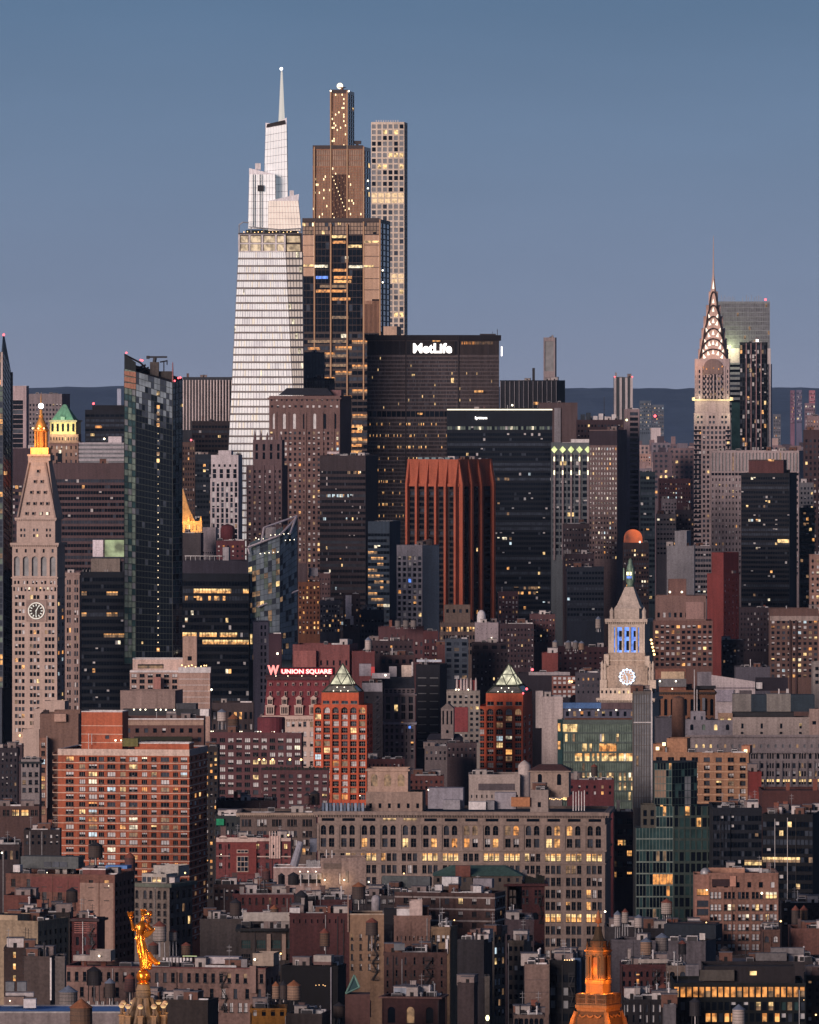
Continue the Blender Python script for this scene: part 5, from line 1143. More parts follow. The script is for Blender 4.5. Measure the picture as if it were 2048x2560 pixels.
S('brick_building', 'slim reddish blank block behind the slate grey grid-windowed block', 'building', 1094, 1114, 1612, 4170, '59393a', clut=1)
b = S('brick_building', 'long plain red brick wall building behind the red hotel sign', 'building', 732, 874, 1612, 4100, '6e4444', clut=4, d=25, side=5, done=False, zones=[Z(1650, 1664, 1, 9, .3, .9, mix='blind', lit=lambda i, j: (2, 2, 0) if j in (0, 1, 3) else (0, 0, 0))]); b.block(735, 790, 1627, 1700, d=8, st=-3, wall=wm('7a4c4a'), pn='lower_wall', roof='tar'); b.done()
S('brick_building', 'deep red blank brick block right of the long plain red wall', 'building', 880, 937, 1628, 4090, '5a3234', clut=3, d=20)
S('office_building', 'low brown building with dark windows and rooftop racks, right of the deep red block', 'office building', 950, 1036, 1638, 4120, '4d3a3c', zones=[Z(1645, 1662, 1, 5, .5, .6, mix='none')], clut=10)
S('brick_building', 'cluttered dark rooftops strung with lights under the grey grid-front tower', 'building', 925, 1032, 1602, 4160, '3a2e33', (9, 14, .4, .4), mix='offl', yv=1640, clut=12)
b = S('office_building', 'old building with black mansard roof and grey pilastered front', 'office building', 961, 1037, 1722, 3900, '6d6468', zones=[Z(1723, 1733, 1, 7, .6, .8, mix='black'), Z(1740, 1800, 3, 4, .55, .8, mix='dark', fr=(1, 0, .2), r=.9), Z(1802, 1900, 6, 6, .5, .6, mix='offl')], clut=0, done=False); b.ring('cornice', 1735, 4, .9, b.wall); b.ring('ledge', 1806, 5, .9, wm('8d8a94'))
mb = MB(); mb.loft([[(b.u(961), .3, b.z(1722)), (b.u(1037), .3, b.z(1722)), (b.u(1037), 20, b.z(1722)), (b.u(961), 20, b.z(1722))], [(b.u(963), 3, b.z(1696)), (b.u(1035), 3, b.z(1696)), (b.u(1035), 18, b.z(1696)), (b.u(963), 18, b.z(1696))]]); mb.build('mansard_roof', wm('1d2028'), b.root)
for x in (961, 985, 1002, 1020, 1036): b.bx('pilaster', x - 1.5, x + 1.5, 1738, 1900, -.6, .6, b.wall)
b.bx('billboard', 973, 992, 1666, 1692, 10, 1, wm('8f8a90')); b.bx('billboard', 1004, 1029, 1663, 1692, 11, 1, wm('b5a69c')); b.bx('billboard_post', 1029, 1033, 1655, 1690, 11, 1, PALEM); b.bx('window', 1021, 1027, 1815, 1821, -.3, .2, PANE[8]); b.done()
b = S('office_building', 'grey-topped dark building with a zigzag fire escape right of the first brick pyramid tower', 'office building', 905, 957, 1708, 3880, '2c2a31', clut=3, d=25, done=False, zones=[Z(1735, 1880, 9, 2, .2, .4, mix='none')]); b.bx('grey_band', 905, 956, 1707, 1729, -.4, .4, wm('7b7a82'))
mb = MB()
for i in range(9):
    y = 1745 + i * 15; mb.tube(b.P(936, y + 12, -1.2), b.P(950, y, -1.2), .18, 4); mb.tube(b.P(934, y + 12, -1.2), b.P(954, y + 12, -1.2), .14, 4); mb.tube(b.P(934, y + 12, 0), b.P(934, y + 12, -1.2), .1, 4)
mb.build('fire_escape', wm('3a3a42'), b.root); b.bx('red_panel', 928, 937, 1667, 1689, 12, 1, em('red_panel', (1, .05, .05), .45)); b.bx('roof_block', 898, 928, 1660, 1690, 14, 6, wm('7d7b84')); b.bx('roof_block', 930, 975, 1683, 1696, 10, 4, wm('908c93')); b.lamp(964, 1688, 8, .8); b.done()
b = S('office_building', 'black slab with horizontal strip lights beside the mansard-roofed building', 'office building', 1040, 1100, 1662, 3950, '191a22', zones=[Z(1685, 1880, 10, 2, .72, .12, mix='slate', band=True)], side=4, clut=3, d=22, done=False, yv=1900); b.bx('roof_rail', 1042, 1104, 1649, 1655, 8, 1, wm('9aa0ac')); b.done()
b = S('school_building', 'ornate red and white turreted building left of the second pyramid tower', 'building', 1117, 1200, 1727, 3760, '7d7672', zones=[Z(1735, 1860, 9, 6, .5, .5, mix='none')], clut=0, done=False)
for x in (1142, 1158, 1176): b.block(x, x + 11, 1702, 1728, d=8, st=3, wall=wm('80393b'), pn='gable')
for x in (1143, 1153, 1161, 1168, 1178, 1190): frus(b, 'turret', x, [(1726, 3), (1702, 2.6), (1694, .3)], 1.5, wm('95898a'), 8)
for x in (1140, 1147, 1171): b.lamp(x, 1724, -.8, .6, LAMPW)
b.bx('brick_band', 1136, 1170, 1768, 1830, -.3, .3, wm('6f3538')); b.done()
b = Bld('church', 'grey stone church with a gabled bell tower and long slit openings', 'church', 1119, 3600, 4)
b.block(1103, 1134, 1772, side=3, wall=wm('6c6261'), front=[Z(1776, 1812, 1, 3, .4, .95, mix='black', r=.8), Z(1822, 1836, 1, 1, .2, .6, arch=True, mix='black')], par=.1)
mb = MB(); B_ = b.last; mb.loft([[(B_['ua'] - .3, 0, B_['zt']), (B_['ub'] + .3, 0, B_['zt']), ((B_['ua'] + B_['ub']) / 2, 0, b.z(1757))], [(B_['ua'] - .3, B_['d'], B_['zt']), (B_['ub'] + .3, B_['d'], B_['zt']), ((B_['ua'] + B_['ub']) / 2, B_['d'], b.z(1757))]]); mb.build('gable_roof', wm('5d5554'), b.root)
b.block(1068, 1150, 1850, st=-2, d=22, wall=wm('4f494c'), front=[Z(1856, 1872, 1, 8, .4, .8, arch=True, mix='black')], pn='nave_wall', par=.1); mb = MB(); mb.loft([[b.P(1066, 1850, -2.3), b.P(1152, 1850, -2.3), (b.u(1152), 20, b.z(1850)), (b.u(1066), 20, b.z(1850))], [b.P(1074, 1836, 8), b.P(1144, 1836, 8), (b.u(1144), 9, b.z(1836)), (b.u(1074), 9, b.z(1836))]]); mb.build('nave_roof', wm('2a2730'), b.root); b.done()
S('office_building', 'low grey building with three rows of small windows in front of the church', 'office building', 1062, 1118, 1866, 3450, '5d5557', (5, 15, .4, .45), mix='resd', yv=1910, clut=3)
S('brick_building', 'dark low brick terrace right of the grey low building before the church', 'building', 1118, 1192, 1858, 3480, '463a3e', (7, 15, .4, .5), mix='resd', yv=1910, clut=4)
S('apartment_building', 'lower red brick wing at the foot of the second pyramid tower', 'apartment building', 1104, 1192, 1894, 3770, '6c3b36', (4, 16.5, .55, .6), mix='res', fr=(2, 0, .14), yv=1985, clut=2)
S('brick_building', 'dark red low roofs right of the first pyramid tower', 'building', 919, 1012, 1898, 3560, '46292c', (9, 14, .4, .45), mix='resd', yv=1960, clut=7)
S('brick_building', 'brick rooftop cluster behind the twin arched pavilion', 'building', 1010, 1110, 1940, 3400, '5c3936', (8, 14, .4, .5), mix='resd', yv=1985, clut=6)
# apartment complex, dark maroon
b = S('apartment_building', 'dark maroon brick apartment block with pale window blinds and a big drum on its roof', 'apartment building', 525, 754, 1832, 3500, '4f3438', zones=[Z(1842, 1895, 3, 11, .64, .56, mix='blind', fr=(2, 0, .15)), Z(1896, 1990, 5, 11, .64, .56, mix='blind', fr=(2, 0, .15), lit=lambda i, j: (0, 0, 0) if j in (3, 4) and i > 0 else (4, 4, 0) if i == 0 and 4 < j < 8 else None)], side=4, clut=4, done=False)
mb = MB(); mb.lathe([(b.m(35), b.z(1833)), (b.m(35), b.z(1797)), (b.m(33), b.z(1794))], 24, b.u(672), b.m(36)); mb.build('roof_drum', wm('54282f'), b.root)
for x in (528, 533, 600, 605, 645, 652, 680, 686): b.lamp(x, 1829, .5, .35, LAMPW)
b.done()
b = S('apartment_building', 'lower curved-front maroon brick wing with lit windows and planted terrace', 'apartment building', 654, 822, 1926, 3430, '4f3438', zones=[Z(1932, 2030, 6, 8, .5, .52, mix='blind', fr=(2, 0, .15))], clut=0, done=False)
for x in range(655, 820, 9): b.bx('terrace_shrub', x, x + 7, 1917 + (x % 4), 1928, 2, 3, wm('1e2320'))
for x in (648, 660, 682, 725, 753): b.lamp(x, 1899, 6, .9, LAMPA)
b.done()
b = S('office_building', 'dark old warehouse with lit windows and two roof tanks behind the maroon apartment block', 'office building', 530, 634, 1757, 3900, '3b3335', zones=[Z(1778, 1800, 1, 8, .5, .8, mix='loft', lit=lambda i, j: (3, 3, 0) if j in (1, 4, 5) else None), Z(1806, 1850, 2, 8, .4, .6, mix='resd')], clut=2)
# cream setback building and neighbours
b = S('apartment_building', 'cream brick building with white terrace bands and string of terrace lamps', 'apartment building', 325, 447, 1678, 4050, '988078', zones=[Z(1681, 1725, 3, 6, .62, .6, mix='resd', fr=(1, 0, .2))], clut=1, done=False, cop=PALEM)
b.block(332, 457, 1647, 1680, d=16, st=3, wall=wm('b09a92'), front=[Z(1660, 1672, 1, 1, pat=[(.1, .62)], h=.9, lit=lambda i, j: (0, 6, .3))], pn='upper_wall', cop=PALEM); b.block(457, 492, 1592, 1680, d=12, st=2, wall=wm('8f786e'), front=[Z(1640, 1652, 1, 1, .3, .9, mix='black')], pn='stair_tower'); b.block(446, 525, 1671, d=24, st=-4, wall=wm('937b72'), pn='blank_wall', cop=PALEM)
b.bx('slab_edge', 325, 447, 1676, 1681, -.6, .6, PALEM); b.bx('slab_edge', 446, 527, 1668, 1682, -4.6, .6, PALEM)
for y in (1697, 1712, 1727, 1742, 1757, 1772): b.bx('slab_line', 446, 525, y, y + 1.2, -4.15, .2, PALEM)
for x in (455, 464, 472, 480, 489, 503, 511, 516): b.lamp(x, 1663 + (x % 5), -.5, .55, LAMPA)
b.lamp(529, 1724, -5, .8); b.bx('water_tank_house', 384, 402, 1693, 1723, -6, 4, wm('8a625c')); b.done()
b = S('office_building', 'plain taupe windowless block with a row of roof lamps beneath it', 'building', 301, 438, 1727, 3900, '7d6c68', clut=0, d=20, side=5, done=False)
for x in (335, 351, 364, 390, 402, 415, 436): b.lamp(x, 1774, -4, .6)
b.bx('dark_shed', 308, 500, 1772, 1795, -3, 3, wm('2d2f33')); b.bx('roof_hump', 440, 490, 1758, 1792, -2, 6, wm('3a3c42')); b.bx('white_hut', 500, 522, 1772, 1790, -3, 5, PALEM); b.done()
b = S('apartment_building', 'brown brick setback block with a beige top band behind the orange apartment slab', 'apartment building', 310, 510, 1796, 3500, '5c4440', zones=[Z(1800, 1811, 1, 12, .3, .9, mix='black', pat=[(.1, .2), (.3, .4)]), Z(1815, 1860, 2, 9, .42, .5, mix='resd')], clut=5, done=False); b.bx('beige_band', 310, 510, 1796, 1799, -.2, .2, PALEM); b.bx('beige_wall', 312, 509, 1799.3, 1813, -.14, .12, wm('8a7468')); b.bx('terrace_hedge', 335, 480, 1842, 1852, -6, 3, wm('26271f')); b.done()
b = S('apartment_building', 'tall taupe blank-walled building with a strip of windows left of the orange slab', 'apartment building', 100, 196, 1785, 3500, '6f5850', clut=0, d=22, done=False)
b.block(136, 200, 1776, 1786, d=10, st=3, wall=b.wall, pn='upper_wall', roof='brown'); b.block(99, 117, 1844, d=12, st=-5, wall=wm('7b5c50'), front=[Z(1852, 2040, 9, 1, .5, .58, mix='res', fr=(1, 1, .2))], pn='lower_wall'); b.bx('stair_head', 136, 165, 1785, 1804, -2, 5, wm('a08478')); b.bx('roof_vent', 108, 122, 1776, 1800, 4, 5, wm('2d2526'))
for y in (1900, 1960, 2020): b.bx('drain_pipe', 117, 118.2, y - 60, y, -5.4, .3, PALEM)
b.done()
b = S('apartment_slab', 'big orange brick apartment slab with white slab lines and pale parapet', 'apartment building', 145, 473, 1874, 3155, '93503a', side=39, rot=9, clut=5, done=False, cop=PALEM,
      zones=[Z(1888, 2360, 25, 1, pat=[(.06, .12), (.163, .208), (.235, .298), (.312, .352), (.377, .438), (.475, .516), (.543, .607), (.640, .680), (.712, .752), (.785, .848), (.878, .915), (.935, .985)], h=.56, mix='res', fr=(2, 0, .16), up=.45)],
      sz=[Z(1888, 2360, 25, 4, .55, .55, mix='resd')])
B_ = b.last; b.fm = wm('9a9088')
b.bx('pale_parapet', 144.5, 473.5, 1873, 1888, -.25, .25, wm('b09c92')); mb = MB(); mb.box(B_['ub'], B_['ub'] + .25, 0, B_['d'], b.z(1888), b.z(1873)); mb.build('pale_parapet', wm('8d7f7c'), b.root)
for i in range(25): b.ring('floor_slab', 0, 0, .22, wm('b49a8c'), B_, z=b.z(1888) - i * (b.z(1888) - b.z(2360)) / 25 + .1, hm=.28)
for i in range(25):
    z = b.z(1888) - i * (b.z(1888) - b.z(2360)) / 25; mb = MB(); mb.box(B_['ua'] - 2.2, B_['ua'], .5, 8, z - .18, z + .1); mb.box(B_['ua'] - 2.15, B_['ua'] - 2.05, .5, 8, z + .1, z + 1.0); mb.build('balcony', wm('a08878'), b.root)
b.block(204, 306, 1779, 1875, d=12, st=6, wall=wm('93503a'), front=[Z(1838, 1848, 1, 1, pat=[(.58, .68)], h=.9, mix='none')], pn='penthouse', cop=PALEM, par=.3)
for y in (1814, 1835, 1856): b.bx('slab_line', 203, 307, y, y + 1.6, 5.75, .3, wm('b49a8c'))
b.block(337, 473, 1857, 1875, d=10, st=6, wall=wm('93503a'), pn='penthouse', cop=PALEM, par=.3); b.bx('terrace_hedge', 306, 345, 1846, 1866, 5, 3, wm('5d5a38'))
b.lamp(289, 1851, 5, .75); b.lamp(303, 1851, 5, .6); b.bx('antenna', 221, 222, 1834, 1875, 4, .3, PALEM); b.bx('antenna', 229, 230, 1834, 1862, 4, .3, PALEM)
b.fm = wm('5b5655', k=1.2); b.done()
S('office_building', 'small pale grey old building with four-light windows left of the taupe blank wall', 'office building', 53, 99, 1899, 3450, '7d7678', zones=[Z(1905, 1920, 1, 4, .5, .8, mix='black'), Z(1926, 1985, 3, 3, .55, .55, mix='resd', fr=(0, 1, .2))], clut=2, cor=(5, 5, 1.0, '23272b'), d=20)
S('brick_building', 'dark shadowed old building at the left edge beneath the clock tower', 'building', -20, 44, 1870, 3700, '2e2a31', (6, 15, .4, .5), mix='resd', yv=2000, clut=5)
S('brick_building', 'low dark arched building between left edge and the small pale grey building', 'building', 10, 56, 1862, 3760, '44373b', zones=[Z(1866, 1890, 1, 2, .5, .9, arch=True, mix='black')], clut=3)
S('brick_building', 'low brick building with three lit amber windows at far left', 'building', -20, 98, 2016, 3050, '4d3b39', zones=[Z(2024, 2040, 1, 5, .16, .9, pat=[(.15, .45), (.55, .85)], lit=lambda i, j: (3, 4, .4) if j in (2, 3) else (0, 0, 0), fr=(1, 1, .15))], clut=7)
S('brick_building', 'dark low rooftops with green sheds left of the orange slab foot', 'building', 60, 150, 2075, 2900, '302a2c', (6, 16, .4, .5), mix='resd', yv=2130, clut=9)
S('brick_building', 'dim old arcaded block at the left edge with one bright lamp', 'building', -20, 50, 2112, 2750, '3c3235', zones=[Z(2125, 2150, 1, 5, .5, .9, arch=True, mix='resd')], clut=5).lamp(5, 2132, -1, .7)
S('brick_building', 'stand-in for the dark street canyon right of the orange slab, street lights as windows', 'building', 512, 545, 1868, 3300, '2a2628', (3, 15, .5, .5), mix='loft', yv=2260, clut=3, d=30)  # block stands in for an open street, lit windows for its lights
# ---------------------------------------------------------------- Union Square right
b = S('office_building', 'tall white windowless slab left of the greenish glass office block', 'building', 1356, 1407, 1742, 3520, 'a39796', clut=3, d=18, done=False); b.bx('joint', 1356, 1407, 1795, 1796, -.05, .05, wm('857c7c')); b.block(1340, 1358, 1729, 1820, d=10, st=6, wall=wm('928a8a'), pn='rear_wall'); b.done()
b = S('office_building', 'greenish glass office block glowing with lit floors and blue rooftop screen', 'office building', 1407, 1590, 1800, 3500, '4a5552', clut=0, d=30, done=False,
      zones=[Z(1808, 2075, 11, 30, .92, .80, mix='green', band=True, fr=(0, 0, .1) and None, lit=lambda i, j: (4, 4, 0) if (i == 0 and j < 6) or (i in (7, 9) and (j < 5 or 13 < j < 21)) else (3, 12, .3) if (i == 2 and 14 < j < 22) else (3, 4, .4) if (i == 3 and j not in (0, 1, 2, 3, 13) and (j * 5) % 7 < 5) else (5, 4, .5) if i == 9 and j > 22 else (6, 4, .5) if i in (5, 6) and (j * 7) % 5 < 2 else None)])
b.bx('edge_glass', 1394, 1407, 1798, 1915, -.2, 2, PANE[9]); b.bx('window', 1395, 1401, 1808, 1828, -.4, .2, PANE[3]); b.bx('window', 1395, 1401, 1853, 1873, -.4, .2, PANE[3])
b.block(1410, 1590, 1774, 1801, d=12, st=5, wall=wm('4a4a58'), front=[Z(1777, 1792, 1, 10, .4, .8, mix='loft')], pn='penthouse', roof='grey'); b.bx('blue_screen', 1408, 1503, 1757, 1771, 4.4, 3, wm('44628f', k=1.2)); b.bx('brown_screen', 1503, 1582, 1757, 1773, 4.4, 3, wm('4a3c40'))
for x in (1450, 1496, 1541, 1424): b.lamp(x, 1775, 3, .6)
b.bx('planter', 1412, 1580, 1795, 1800, 1, 1, wm('4a3028')); b.done()
b = S('office_building', 'tall narrow grey ribbed concrete slab in front of the limestone clock tower', 'building', 1584, 1629, 1729, 3300, '5e5957', zones=[Z(1733, 2020, 11, 7, .72, .96, mix='slate', r=.25)], clut=3, d=18, mix='slate', done=False); b.bx('pale_edge', 1628.6, 1631, 1728, 2000, -.2, .5, PALEM); b.bx('joint', 1584, 1629, 1805, 1807, -.3, .3, PALEM); b.done()
b = S('brick_building', 'long low block with pale roofline and dark flank behind the second pyramid tower', 'building', 1296, 1425, 1684, 4000, '2a262e', clut=3, d=20, done=False); b.bx('pale_band', 1322, 1425, 1680, 1688, -.3, .3, wm('8a8488')); b.bx('brick_bay', 1380, 1441, 1690, 1740, -.6, .6, wm('6d4a44'))
for y in range(1693, 1738, 11):
    for x in (1384, 1396, 1408, 1420, 1431): b.bx('window', x, x + 7, y, y + 6, -.75, .1, PANE[2 if (x + y) % 3 else 0])
b.lamp(1331, 1674, 0, 1.1, LAMPR, 'beacon'); b.lamp(1424, 1703, -1, .8, LAMPA); b.lamp(1430, 1704, -1, .8, LAMPA); b.done()
S('office_building', 'dark grey building with drainpipe edge left of the limestone clock tower', 'office building', 1440, 1502, 1682, 3950, '46434c', (5, 16, .3, .4), mix='offl', yv=1750, clut=6)
S('brick_building', 'low maroon rooftops with four water tanks left of the blue-lit tower', 'building', 1395, 1520, 1618, 4260, '402a30', (10, 13, .4, .4), mix='resd', yv=1680, clut=8)
S('brick_building', 'dusky brown stepped building with small windows above the maroon rooftops', 'building', 1325, 1388, 1536, 4420, '4a3438', (8, 13, .4, .4), mix='resd', yv=1620, clut=6)
S('brick_building', 'deep red little brick tower with a white capped tank', 'building', 1356, 1395, 1633, 4150, '6a3836', clut=1, d=16)
S('office_building', 'dark blue office block with few lit floors right below the black glass giant', 'office building', 1418, 1510, 1418, 4780, '1e2430', (12, 13, .8, .5), mix='off', band=True, yv=1560, clut=5)
S('brick_building', 'shadowy brown building with a lit gable between black glass giant and blue-lit tower', 'building', 1412, 1486, 1385, 4830, '3a3036', (9, 13, .4, .4), mix='resd', yv=1440, clut=6)
S('office_building', 'dim stone building with ornate ledge under the row of glowing diamonds', 'office building', 1408, 1474, 1310, 4900, '43393d', (9, 13, .45, .45), mix='resd', yv=1420, clut=5)
S('brick_building', 'dark jumble of low roofs between the red corner-on tower and the blue-lit tower', 'building', 1250, 1335, 1560, 4400, '34282e', (10, 13, .4, .45), mix='resd', yv=1680, clut=8)
S('brick_building', 'small brown tower block right of the red corner-on tower foot', 'building', 1246, 1296, 1480, 4600, '48343a', (6, 12, .45, .5), mix='res', yv=1580, clut=2)
b = S('apartment_building', 'brown brick apartment block with balcony grid right of the blue-lit tower', 'apartment building', 1636, 1782, 1552, 4300, '5e4642', (11, 13.5, .6, .55), mix='res', yv=1680, clut=2, done=False)
b.block(1640, 1765, 1489, 1553, d=16, st=3, wall=wm('66514d'), front=[Z(1530, 1545, 1, 9, .45, .8, mix='resd')], pn='upper_wall'); b.block(1672, 1716, 1448, 1490, d=10, st=6, wall=b.wall, pn='penthouse'); b.bx('pink_panel', 1715, 1760, 1505, 1548, 2.4, .6, wm('7a625e'))
for x in (1675, 1705): b.lamp(x, 1480, 2, .8)
for i in range(5): b.lamp(1628 + (i * 13) % 11, 1600 + i * 9, -3, 1.0, LAMPA)
b.done()
b = S('apartment_building', 'brown apartment block with pale roof terrace near the right edge', 'apartment building', 1926, 2046, 1522, 4250, '584440', (9, 13.5, .55, .52), mix='res', yv=1700, pad=26, clut=2, done=False); b.bx('pale_band', 1925, 2046, 1540, 1552, -.4, .4, wm('7d706c')); b.piers([1975, 1990], 4, 1550, 1740, .8, wm('3c2d2e')); b.done()
S('office_building', 'dark brown stepped block with green-capped roof below the black glass tower', 'office building', 1850, 1925, 1520, 4400, '2f272d', (9, 13, .4, .45), mix='resd', yv=1640, clut=5)
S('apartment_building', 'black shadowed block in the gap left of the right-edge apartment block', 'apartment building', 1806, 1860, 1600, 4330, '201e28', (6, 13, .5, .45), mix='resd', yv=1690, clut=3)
S('office_building', 'grey rooftop sheds in front of the black shadowed block', 'building', 1840, 1926, 1668, 4150, '4a4852', clut=6, d=20)
S('office_building', 'white-framed building slice at the right edge below the pale terrace block', 'office building', 2032, 2075, 1655, 4100, '7d7674', (2, 17, .4, .5), mix='black', yv=1730, clut=2)
b = Bld('warehouse', 'long white shed with a sloping gabled roof behind the brick gothic hall', 'building', 1833, 4050, 0)
mb = MB(); mb.loft([[b.P(1779, 1760, 0), b.P(1888, 1760, 0), b.P(1888, 1704, 0), b.P(1779, 1687, 0)], [b.P(1779, 1760, 30), b.P(1888, 1760, 30), b.P(1888, 1704, 30), b.P(1779, 1687, 30)]]); mb.box(b.u(1780), b.u(1887), .5, 29, 0, b.z(1760)); mb.build('wall', wm('a59b9e'), b.root)
b.bx('eave_line', 1778, 1888, 1718, 1722, -.4, .4, wm('7b7278')); b.bx('lower_wall', 1790, 1834, 1724, 1754, -1, 1, wm('8a8490')); b.bx('dark_unit', 1890, 1970, 1695, 1727, 2, 8, wm('211d26')); b.bx('pale_post', 1966, 1972, 1722, 1738, 1, 2, PALEM); b.bx('pale_post', 1890, 1906, 1706, 1722, 1, 1, PALEM)
b = S('church', 'brick gothic hall with tall arched windows and rooftop white pipes', 'church', 1640, 1788, 1726, 3850, '74513f', zones=[Z(1746, 1790, 1, 9, .5, .95, arch=True, mix='dark', r=.8), Z(1792, 1800, 1, 10, .5, .7, arch=True, mix='dark')], clut=2, done=False, cor=(4, 4, .8, '3a302c', 24))
b.block(1640, 1715, 1674, 1727, d=14, st=4, wall=wm('6d4a40'), pn='upper_wall'); b.bx('grey_awning', 1646, 1716, 1697, 1717, 2.5, 2, wm('5d5c60')); b.bx('white_frieze', 1653, 1711, 1679, 1697, 3.4, .6, wm('a8947e')); b.block(1744, 1779, 1681, 1714, d=8, st=6, wall=wm('77737a'), pn='plant_box', zb=b.z(1716, 6))
for x in (1735, 1741.5): b.bx('white_pipe', x, x + 2.2, 1674 if x < 1738 else 1724, 1778, -1.2, .5, PALEM)
b.bx('grey_flue', 1756, 1763, 1745, 1775, -1.5, 1.5, wm('6d7078')); b.lamp(1650, 1703, 1, .7); b.lamp(1690, 1703, 1, .7); b.lamp(1681, 1722, -1.4, .5); b.bx('roof_rack', 1740, 1790, 1715, 1722, 2, 6, DKMETAL); b.done()
b = S('office_building', 'broad grey classical block with columned front and big rooftop cooling boxes', 'office building', 1714, 2075, 1838, 3650, '837a7c', zones=[Z(1842, 1850, 0), Z(1860, 1870, 1, 20, .3, .9, arch=True, mix='slate', lit=lambda i, j: (4, 4, 0) if j in (1, 2, 3) else None), Z(1872, 1876, 0), Z(1882, 1898, 1, 9, .8, .9, pat=[(.08, .18), (.24, .34), (.4, .5), (.68, .86)], mix='black'), Z(1904, 1985, 4, 9, .8, .62, pat=[(.08, .18), (.24, .34), (.4, .5), (.68, .86)], mix='resd', lit=lambda i, j: (4, 0, .5) if i == 2 and j in (4, 5, 6, 7, 8) else None)], clut=5, done=False)
b.ring('cornice', 1838, 4, .9, b.wall, dent=40); b.ring('cornice', 1878, 4, 1.3, b.wall, dent=60)
for i in range(10):
    x = 1714 + 40.1 * i
    b.bx('column', x + 22.3 - 1.2, x + 24.6, 1902, 1990, -.7, .7, b.wall); b.bx('column', x - 1.5, x + 1.8, 1902, 1990, -.7, .7, b.wall)
b.block(1832, 2026, 1793, 1839, d=14, st=4, wall=wm('8d827e'), front=[Z(1808, 1822, 1, 4, pat=[(.44, .56)], h=.9, lit=lambda i, j: (4, 0, .5) if j == 3 else (0, 0, 0)), Z(1829, 1836, 1, 4, pat=[(.42, .56)], h=.8, mix='black')], pn='attic'); b.block(2024, 2048, 1772, 1839, d=12, st=3, wall=wm('8d7a74'), front=[Z(1802, 1812, 1, 1, .4, .9, mix='black')], pn='stair_tower')
b.block(1715, 1834, 1800, 1839, d=12, st=5, wall=wm('6d6a72'), front=[Z(1810, 1826, 1, 4, .28, .9, arch=True, lit=lambda i, j: (10, 10, 0) if j == 1 else (4, 4, 0) if j == 2 else (0, 0, 0))], pn='left_attic'); b.block(1728, 1764, 1779, 1801, d=8, st=7, wall=wm('75727a'), front=[Z(1790, 1800, 1, 2, .3, .9, mix='black')], pn='plant_room'); b.block(1797, 1832, 1784, 1801, d=8, st=6, wall=wm('8d7464'), front=[Z(1792, 1802, 1, 2, .5, .9, lit=lambda i, j: (6, 4, .4), fr=(0, 1, .15))], pn='plant_room')
for x0, x1, c in ((1833, 1878, '6a6664'), (1878, 1917, '26303a'), (1917, 1977, '6f6b68'), (1977, 2037, '28333d')): b.bx('cooling_box', x0, x1, 1735 if c[0] == '6' else 1737, 1779, 6, 10, wm(c))
b.bx('steel_frame', 1832, 1985, 1780, 1792, 7, 8, wm('2a2a2d')); b.bx('cooling_fan_house', 1850, 1880, 1727, 1736, 9, 6, wm('4a4448')); b.bx('roof_pipe', 1946, 1949, 1722, 1737, 9, 1, PALEM); b.done()
b = Bld('chimney', 'thick round brown brick chimney stack left of the broad grey classical block', 'chimney', 1697, 3550, 0); mb = MB(); mb.lathe([(b.m(17), 0), (b.m(17), b.z(1800)), (b.m(16), b.z(1752)), (b.m(13), b.z(1744))], 20, 0, b.m(18)); mb.build('shaft', wm('5d4338'), b.root, True); mb = MB(); mb.lathe([(b.m(13), b.z(1744)), (.1, b.z(1741))], 20, 0, b.m(18)); mb.build('cap', ROOFS['brown'], b.root)
S('office_building', 'plain dark grey blank block left of the thick brown chimney', 'building', 1640, 1690, 1795, 3700, '46454e', clut=1, d=18)
b = S('apartment_building', 'tan brick apartment block with stacked dark balconies and roof lamps', 'apartment building', 1633, 1872, 1882, 3200, '8d6a54', zones=[Z(1891, 1906, 1, 8, .52, .7, mix='none', fr=(1, 0, .2)), Z(1910, 2025, 6, 8, .48, .62, mix='resd', r=1.2, fr=(1, 1, .2))], clut=8, done=False, side=4)
for i in range(6): b.bx('slab_line', 1740, 1872, 1909 + i * 19.2, 1910.6 + i * 19.2, -.15, .15, wm('a88a72'))
b.block(1667, 1718, 1846, 1883, d=10, st=4, wall=wm('8a6650'), pn='penthouse', par=.2); b.block(1854, 1875, 1863, 1883, d=8, st=4, wall=wm('8d6250'), pn='stair_head', par=.2); b.block(1633, 1662, 1860, 1883, d=8, st=5, wall=wm('7d5a48'), pn='stair_head', par=.2)
for x, y in ((1644, 1872), (1660, 1861), (1864, 1877)): b.bx('lit_panel', x - 4, x + 4, y - 4, y + 4, 3, .5, em('panel_lamp', (1, .82, .45), 2.5))
b.done()
b = S('brick_building', 'deep red brick wall block right of the tan apartment block', 'building', 1873, 1904, 1930, 3150, '6a2e2c', clut=1, d=14, done=False); b.bx('lower_wall', 1873, 1906, 1980, 2030, -3, 3, wm('6a3632')); b.done()
S('warehouse', 'long low dark brown brick wall at the right edge under the classical block', 'building', 1905, 2080, 1977, 3120, '4a2f2e', clut=4, d=30)
